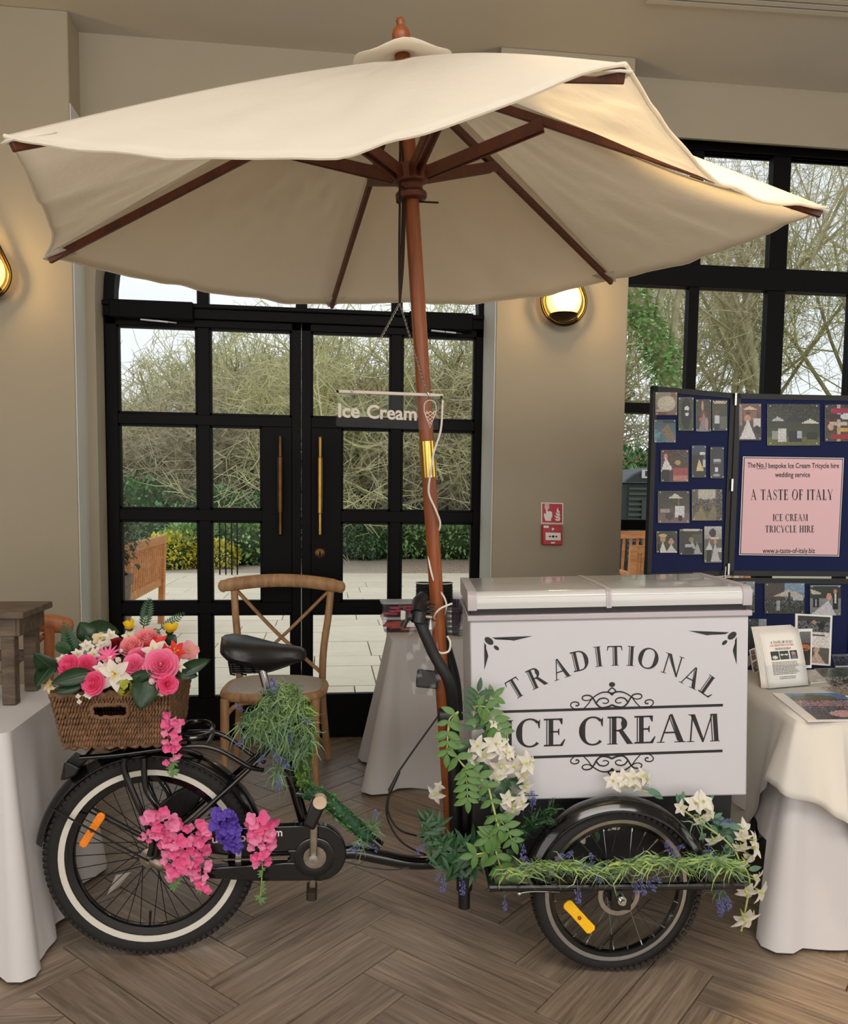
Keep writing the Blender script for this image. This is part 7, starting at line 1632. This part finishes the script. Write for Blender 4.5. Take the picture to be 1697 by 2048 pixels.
L_('narrow photo of a white lit parasol at dusk', 632, 515, 726, 735, [('g', (54, 74, 96), (24, 24, 20)), ('r', 0, .3, 1, 1, (28, 27, 24)), ('e', .75, .25, .22, .05, WH), ('t', (.5, .42), (.3, .78), (.85, .78), (222, 206, 146)), ('r', .78, .45, .98, .68, (206, 206, 200)), ('r', .86, .25, .9, .5, (180, 180, 170))], 7)
L_('narrow photo of a dark cart with white badge', 758, 525, 848, 740, [('g', (24, 28, 30), (30, 32, 30)), ('e', .5, .43, .3, .05, (190, 196, 202)), ('e', .45, .74, .34, .16, (36, 40, 52)), ('r', .34, .66, .58, .80, WH), ('e', .45, .9, .3, .04, (170, 170, 170)), ('r', .2, .48, .8, .52, (90, 96, 104))], 8)
L_('photo of a white cart under a parasol in a courtyard', 400, 825, 614, 1045, [('g', (36, 36, 28), (128, 108, 96)), ('s', 0, 0, 1, .6, (58, 64, 40), .4), ('r', 0, .72, 1, 1, (122, 102, 94)), ('t', (.55, .08), (.3, .24), (.78, .24), (224, 214, 196)), ('r', .62, .24, .65, .52, (150, 110, 80)), ('r', .54, .48, .84, .82, (224, 222, 224)), ('e', .7, .84, .08, .09, BK), ('e', .36, .78, .14, .12, (70, 62, 60)), ('r', .08, .56, .35, .68, (170, 160, 150))], 9)
L_('photo of a crowd outside a pale building', 632, 815, 838, 1028, [('g', (120, 112, 98), (104, 94, 68)), ('r', .2, 0, .75, .32, (196, 190, 176)), ('r', 0, .02, .18, .3, (90, 86, 76)), ('s', 0, .28, 1, .7, (40, 36, 34), .45), ('t', (.3, .5), (0, 1), (.5, 1), (142, 128, 88)), ('t', (.7, .45), (.45, 1), (.95, 1), (130, 118, 84)), ('s', .8, 0, 1, 1, (52, 50, 34), .6)], 10)
L_('photo of two people in sun hats, bottom left of the wing', 390, 1100, 530, 1248, [('g', (64, 80, 44), (74, 70, 58)), ('s', 0, 0, 1, .5, (36, 44, 28), .5), ('e', .3, .32, .15, .2, SK), ('e', .3, .2, .2, .07, (214, 190, 140)), ('e', .7, .42, .15, .2, SK), ('e', .7, .32, .18, .16, (60, 36, 28)), ('e', .7, .44, .1, .13, SK), ('t', (.3, .5), (.1, 1), (.5, 1), WH), ('t', (.7, .6), (.45, 1), (1, 1), (222, 216, 210)), ('r', .02, .6, .18, 1, BK)], 11)
L_('photo of a seated person beside a barrow, bottom row middle', 547, 1085, 704, 1262, [('g', (46, 46, 36), (54, 52, 42)), ('e', .5, .04, .4, .06, (210, 204, 190)), ('r', .55, .2, .95, .55, (84, 80, 56)), ('e', .5, .42, .1, .1, (160, 128, 104)), ('t', (.55, .45), (.4, .75), (.7, .75), (190, 188, 184)), ('r', .25, .58, .6, .7, (184, 188, 192)), ('t', (.75, .5), (.6, .98), (.95, .98), (176, 178, 178)), ('r', .2, .7, .55, .95, (30, 30, 32))], 12)
L_('tall photo of a couple, bottom right of the wing', 716, 1068, 834, 1316, [('g', (196, 196, 194), (86, 74, 66)), ('r', 0, .35, 1, 1, (104, 100, 84)), ('e', .48, .18, .2, .12, (34, 28, 26)), ('e', .55, .32, .3, .04, (214, 206, 190)), ('e', .3, .38, .1, .06, (150, 100, 76)), ('t', (.28, .42), (.05, .66), (.5, .66), (214, 214, 216)), ('r', .12, .64, .4, .98, (34, 30, 32)), ('e', .62, .42, .1, .06, SK), ('t', (.62, .46), (.35, .98), (.92, .98), (202, 200, 198)), ('r', .75, .6, 1, .72, (206, 206, 206))], 13)
R_('photo of a bride in white beneath a parasol', 952, 230, 1104, 480, [('g', (122, 96, 84), (64, 56, 50)), ('r', .2, .2, .8, .48, (140, 104, 90)), ('t', (.48, .06), (.1, .18), (.9, .18), (222, 196, 160)), ('r', .64, .4, .98, .62, (214, 210, 210)), ('e', .4, .28, .1, .07, (96, 56, 44)), ('e', .38, .4, .14, .1, SK), ('t', (.4, .42), (.02, .98), (.78, .98), (220, 220, 218)), ('e', .82, .72, .14, .12, (40, 38, 40)), ('r', .02, .05, .14, .6, (150, 128, 110))], 14)
R_('wide photo of carts with white parasols before dark trees', 1145, 232, 1504, 516, [('g', (34, 38, 34), (70, 78, 40)), ('s', 0, 0, 1, .4, (66, 70, 58), .3), ('r', 0, .8, 1, 1, (98, 102, 44)), ('t', (.2, .3), (.06, .42), (.36, .42), (190, 194, 200)), ('t', (.82, .35), (.66, .46), (.98, .46), (218, 214, 202)), ('r', .2, .42, .215, .62, (150, 150, 146)), ('r', .1, .64, .2, .86, (150, 160, 150)), ('r', .2, .6, .36, .9, (214, 210, 208)), ('r', .42, .64, .66, .92, (26, 28, 36)), ('r', .57, .64, .66, .82, (176, 184, 196)), ('t', (.5, .25), (.32, .42), (.75, .42), (38, 42, 48)), ('r', .74, .68, .95, .84, (34, 36, 34))], 15, 44, 34)
R_('photo of a coloured wooden signpost, cut at the right', 1540, 236, 1740, 488, [('g', (50, 44, 40), (70, 60, 50)), ('s', 0, 0, 1, 1, (96, 84, 70), .3), ('r', .42, 0, .52, 1, (190, 180, 166)), ('r', .22, .1, .95, .22, (170, 40, 84)), ('r', .1, .28, .8, .4, (70, 34, 36)), ('r', .15, .48, .75, .58, (206, 186, 170)), ('r', .4, .62, .9, .72, (206, 170, 90)), ('r', .2, .8, .9, .92, (170, 34, 44)), ('e', .2, .6, .1, .1, (206, 170, 140)), ('e', .7, .32, .18, .08, (216, 220, 220))], 16)
R_('photo of a parasol top, half hidden behind the freezer lid', 920, 1444, 1060, 1660, [('g', (150, 156, 160), (70, 76, 60)), ('e', .5, .3, .45, .12, (214, 206, 190)), ('s', 0, .45, 1, 1, (44, 46, 40), .5), ('r', .4, .05, .56, .12, (60, 66, 74))], 17)
R_('photo of guests under a big parasol by a stone house', 1128, 1456, 1400, 1664, [('g', (150, 176, 196), (60, 66, 44)), ('r', 0, 0, .5, .55, (74, 64, 56)), ('r', .5, 0, 1, .3, (130, 160, 184)), ('t', (.6, .2), (.22, .42), (1, .42), (200, 192, 176)), ('r', .58, .3, .66, .8, (50, 48, 46)), ('s', 0, .5, 1, .95, (26, 26, 30), .5), ('r', .3, .56, .38, .9, (170, 172, 180)), ('r', .7, .45, .98, .55, (190, 196, 196))], 18)
R_('photo of a bride and groom outdoors under a parasol edge', 1438, 1470, 1648, 1676, [('g', (150, 160, 170), (130, 132, 128)), ('r', 0, .05, 1, .42, (46, 54, 40)), ('t', (.05, .3), (0, .12), (.42, .28), (206, 198, 182)), ('e', .82, .2, .06, .07, SK), ('r', .74, .26, .92, .8, (24, 24, 28)), ('r', .8, .28, .86, .6, (224, 222, 220)), ('e', .62, .38, .08, .12, (214, 160, 130)), ('t', (.6, .5), (.0, 1), (.85, 1), (214, 214, 216)), ('r', .1, .45, .28, .72, (36, 34, 38)), ('r', .17, .48, .22, .7, (220, 220, 220))], 19)
R_('dark photo low on the board behind the leaflet stack', 1020, 1700, 1140, 1930, [('g', (96, 102, 110), (40, 44, 48)), ('s', 0, 0, 1, 1, (30, 32, 34), .5), ('r', .55, 0, 1, .2, (160, 170, 180))], 20)
# the pink poster
po = HG+nR*.010; pc = [atp(x, y, po, nR) for x, y in ((1487, 913), (1689, 916), (1679, 1113), (1479, 1110))]
M_ppink, M_pwht, M_ink = mat('poster_pink', (226, 184, 188), .5), mat('poster_white', (226, 222, 218), .4), mat('poster_ink', (30, 22, 24), .5)
q = MB(); q.add([p+nR*.0 for p in pc]+[p-nR*.003 for p in pc], [(0, 3, 2, 1), (0, 1, 5, 4), (1, 2, 6, 5), (2, 3, 7, 6), (3, 0, 4, 7)]); ps = q.obj('poster', M_pwht, None, smooth=0); tag(ps, 'pink A TASTE OF ITALY ice cream tricycle hire poster on the board', 'poster')
cen = sum(pc, V((0, 0, 0)))/4
def ins(f, d): return [cen+(p-cen)*f+nR*d for p in pc]
q = MB(); q.add(ins(.985, .0006), [(0, 3, 2, 1)]); q.obj('border_line', M_ink, ps, smooth=0); q = MB(); q.add(ins(.968, .0011), [(0, 3, 2, 1)]); q.obj('pink_field', M_ppink, ps, smooth=0)
PT = lambda x, y: atp(x, y, po+nR*.0018, nR)
q = MB()
def serif_line(q, s, x0, x1, yb, yt, PF, slope=0, bold=True):
    ws = [serif_glyph(c, False)[1] if c != ' ' else .42 for c in s]; tot = sum(ws)+.06*(len(s)-1); k = (x1-x0)/tot; x = x0
    for c, w_ in zip(s, ws):
        if c != ' ':
            for pl in serif_glyph(c, False)[0]: q.add([PF(x+px_*k, yb+(yt-yb)*py_+slope*(x-x0)) for px_, py_ in pl], [tuple(range(len(pl)))])
        x += (w_+.06)*k
serif_line(q, 'A TASTE OF ITALY', 1502, 1667, 1000, 979, PT); serif_line(q, 'ICE CREAM', 1546, 1617, 1042, 1028, PT); serif_line(q, 'TRICYCLE HIRE', 1531, 1630, 1065, 1051, PT)
PTn = lambda x, y: PT(x, -y)
text_on(q, 'The', 1496, 1512, -935, -925, PTn, bold=.015); text_on(q, 'No.1', 1514, 1534, -935, -925, PTn, bold=.02); text_on(q, 'bespoke Ice Cream Tricycle hire', 1538, 1679, -936, -926, PTn, slope=-.0, bold=.015)
q.add([PT(x, y) for x, y in ((1514, 937), (1534, 937), (1534, 938), (1514, 938))], [(0, 1, 2, 3)]); text_on(q, 'wedding service', 1551, 1621, -954, -944, PTn, bold=.015); text_on(q, 'www.a-taste-of-italy.biz', 1526, 1631, -1106, -1096, PTn, bold=.01)
q.obj('lettering', M_ink, ps, smooth=0)

# ---------------------------------------------------------------- on the display table
zt2 = .7535
M_acr = clear_mat('acrylic_holder', (250, 251, 252), .0, dens=.4); M_paper = mat('leaflet_paper', (234, 228, 218), .6)
hb0, hb1 = at(1539, 1379, Z=zt2), at(1619, 1372, Z=zt2); dx = (hb1-hb0).normalized(); ny = V((-dx.y, dx.x, 0)); lh = .21; wl = (hb1-hb0).length
lean = V((0, 0, 1))*lh+ny*.045+dx*.0
ho = thing('leaflet_holder', 'clear acrylic leaflet stand at the corner of the display table', 'leaflet holder', hb0)
def slab(q, o, a, b, c): q.hexa([o, o+a, o+a+b, o+b, o+c, o+c+a, o+c+a+b, o+c+b])
q = MB(); slab(q, hb0-dx*.004-ny*.006, dx*(wl+.008), ny*.055, V((0, 0, .002))); q.obj('base', M_acr, ho, smooth=0)
q = MB(); slab(q, hb0-dx*.004+ny*.048, dx*(wl+.008), ny*.002, lean*.9); q.obj('back', M_acr, ho, smooth=0); q = MB(); slab(q, hb0-dx*.004-ny*.006, dx*(wl+.008), ny*.002, lean*.42); q.obj('front_lip', M_acr, ho, smooth=0)
for s in (-.004, wl+.002): q = MB(); q.prism([hb0+dx*s-ny*.006, hb0+dx*s+ny*.05, hb0+dx*s+ny*.05+lean*.75, hb0+dx*s-ny*.006+lean*.42], dx*.002); q.obj('side', M_acr, ho, smooth=0)
for k in range(5):
    o = hb0+ny*(.004+k*.0035)-dx*(.010*k*.5)+V((0, 0, .003)); P = lambda u, v, o=o: o+dx*(wl*u)+lean*(1-v)*(1.0+.02*k)+ny*(.03*(1-v)*(1-v)*.5)-dx*(.004*(1-v)**2)
    g = [[P(u/4, v/8) for u in range(5)] for v in range(9)]; q = MB(); q.sheet(g)
    lf = q.obj('leaflet', M_paper, None, smooth=180, solid=.003)
    tag(lf, ['front leaflet headed A TASTE OF ITALY in the acrylic stand', 'second leaflet close behind the front one in the stand', 'middle leaflet of the fanned stack in the stand', 'fourth leaflet in the stand, edge showing left', 'rearmost leaflet of the stack in the stand'][k], 'leaflet', 'leaflets in the acrylic stand')
    if k == 0:
        PP = lambda x, y: P((x-1519+ (y-1242)*-.16)/84., (y-1242)/134.)-ny*.003
        KK = lambda x, y: P(x, y)-ny*.0032
        q = MB(); serif_line(q, 'A TASTE OF ITALY', .22, .78, .225, .18, KK); q.obj('heading', M_ink, lf, smooth=0)
        q = MB(); text_on(q, 'ICE CREAM TRICYCLE HIRE', .20, .78, -.275, -.24, lambda x, y: KK(x, -y)); q.obj('red_heading', mat('red_ink', (196, 40, 44), .5), lf, smooth=0)
        q = MB(); rr = random.Random(2)
        for y in [.305, .325]+[.55+.026*i for i in range(9)]+[.81, .84]:
            a, b = (.3, .7) if y < .5 or y > .8 else (.16, .84-.12*rr.random()); x = a
            while x < b: w_ = rr.uniform(.03, .08); q.add([KK(x, y), KK(min(b, x+w_), y), KK(min(b, x+w_), y+.009), KK(x, y+.009)], [(3, 2, 1, 0)]); x += w_+.012
        q.obj('body_text', M_ink, lf, smooth=0)
        q = MB(); ops = [('g', (40, 52, 38), (70, 80, 58)), ('s', 0, 0, 1, 1, (30, 36, 28), .4), ('e', .14, .7, .1, .2, WH), ('r', .30, 0, .33, 1, WH), ('r', .68, 0, .71, 1, WH), ('e', .42, .45, .07, .1, WH), ('e', .58, .45, .07, .1, WH), ('e', .86, .35, .08, .2, SK), ('r', .78, .5, .95, 1, (120, 104, 140))]
        print_on(q, lambda u, v: KK(.17+.66*u, .36+.15*v), ops, 36, 14, 3); q.obj('picture_strip', M_photo, lf, smooth=0)
# standing photo cards
cn = V((.10, -.985, .14)).normalized()
def standcard(label, quad, base, ops, seed, n=26, m_=36, border=.06):
    o = V(base); c = [atp(x, y, o, cn) for x, y in quad]; P = lambda u, v: c[0]*(1-u)*(1-v)+c[1]*u*(1-v)+c[2]*u*v+c[3]*(1-u)*v
    q = MB(); q.add(c+[p-cn*.004 for p in c], [(0, 1, 2, 3), (7, 6, 5, 4), (0, 4, 5, 1), (1, 5, 6, 2), (2, 6, 7, 3), (3, 7, 4, 0)]); t = q.obj('photo_card', M_pwht, None, smooth=0); tag(t, label, 'photo card')
    q = MB(); print_on(q, lambda u, v: P(border+(1-2*border)*u, border*.6+(1-1.2*border)*v)+cn*.0008, ops, n, m_, seed); q.obj('picture', M_photo, t, smooth=0)
    q = MB(); m0 = P(.5, .35)-cn*.004; f = V((m0.x, m0.y, .7525))-V((cn.x, cn.y, 0))*.10; q.bar(m0, f, .05, .002, up=(0, 1, 0)); q.obj('strut', M_pwht, t, smooth=0)
standcard('white standing card with two photographs and printed lines', ((1592, 1227), (1666, 1231), (1662, 1332), (1591, 1327)), at(1627, 1330, Z=zt2), [('g', (226, 222, 214), (226, 222, 214)), ('r', 0, 0, 1, .33, (110, 112, 116)), ('r', 0, 0, 1, .1, (60, 66, 66)), ('s', 0, .08, 1, .33, (40, 44, 48), .35), ('e', .5, .12, .06, .05, SK), ('r', .66, .14, .82, .28, (30, 34, 44)), ('r', .1, .4, .85, .42, (60, 60, 60)), ('r', .15, .46, .8, .475, (60, 60, 60)), ('r', .15, .52, .8, .535, (60, 60, 60)), ('r', .15, .58, .75, .595, (60, 60, 60)), ('r', 0, .66, 1, 1, (96, 92, 84)), ('e', .2, .76, .12, .07, SK), ('r', .05, .78, .35, .96, (150, 160, 176)), ('e', .6, .72, .1, .06, (200, 160, 130)), ('t', (.6, .74), (.35, 1), (.9, 1), (206, 178, 160))], 21)
standcard('small grey framed photo of a red table behind the leaflets', ((1596, 1258), (1626, 1257), (1624, 1336), (1598, 1336)), at(1610, 1345, Z=zt2), [('g', (120, 124, 126), (52, 44, 40)), ('r', 0, .36, 1, 1, (64, 50, 42)), ('e', .5, .48, .45, .10, (190, 112, 80)), ('s', 0, .5, 1, 1, (30, 28, 28), .4)], 22, 16, 26, .12)
standcard('tilted white card of small photos left of the leaflet stand', ((1500, 1300), (1520, 1292), (1530, 1335), (1508, 1349)), at(1520, 1345, Z=zt2), [('g', (110, 70, 60), (70, 50, 44)), ('s', 0, 0, 1, 1, (180, 130, 120), .3), ('r', 0, .46, 1, .54, WH), ('r', .46, 0, .54, 1, WH)], 23, 18, 24, .06)
def flatcard(label, quad, ops, seed, z, n=34, m_=26, border=0, thick=.003, name='brochure'):
    c = [at(x, y, Z=z+thick) for x, y in quad]; P = lambda u, v: c[0]*(1-u)*(1-v)+c[1]*u*(1-v)+c[2]*u*v+c[3]*(1-u)*v
    q = MB(); q.prism([p-V((0, 0, thick)) for p in reversed(c)], (0, 0, thick)); t = q.obj(name, M_pwht, None, smooth=0); tag(t, label, 'brochure')
    q = MB(); print_on(q, lambda u, v: P(border+(1-border)*u, .02+(1-.06)*v)+V((0, 0, .0008)), ops, n, m_, seed); q.obj('picture', M_photo, t, smooth=0); return t
flatcard('open white brochure with a photo of a pink boat on the table front', ((1545, 1386), (1683, 1385), (1745, 1440), (1616, 1442)), [('g', (96, 150, 200), (96, 92, 88)), ('e', .4, .22, .4, .14, (92, 100, 60)), ('r', 0, .26, 1, .32, (80, 76, 60)), ('s', 0, .3, 1, .6, (206, 140, 128), .55), ('s', 0, .55, 1, 1, (50, 56, 64), .45), ('e', .66, .82, .3, .12, (232, 178, 178)), ('e', .84, .70, .12, .06, (210, 50, 70))], 31, .7545, 44, 30, .17)
flatcard('glossy photo print lying behind the front brochure', ((1630, 1337), (1740, 1334), (1790, 1374), (1668, 1375)), [('g', (110, 128, 90), (60, 56, 54)), ('s', 0, 0, 1, .5, (60, 80, 50), .5), ('e', .7, .3, .2, .1, (220, 160, 120)), ('s', 0, .5, 1, 1, (190, 180, 170), .4), ('e', .4, .75, .15, .12, (34, 34, 40))], 32, .7545)
flatcard('white sheet with dark photo at the far right of the table', ((1664, 1309), (1760, 1306), (1790, 1330), (1672, 1333)), [('g', (170, 180, 190), (60, 70, 90)), ('s', 0, .2, 1, 1, (30, 32, 40), .5), ('e', .5, .1, .2, .2, WH)], 33, .7545)
flatcard('curled photo print with golden leaves beside the front brochure', ((1640, 1374), (1750, 1372), (1790, 1390), (1690, 1392)), [('g', (210, 206, 200), (190, 170, 130)), ('s', 0, 0, 1, 1, (150, 110, 60), .3), ('s', 0, 0, 1, 1, (70, 70, 60), .25)], 34, .7548)
flatcard('blank white sheet under the leaflet stand', ((1600, 1340), (1650, 1338), (1668, 1362), (1622, 1366)), [('g', (228, 224, 216), (228, 224, 216))], 35, .7535, 6, 6)
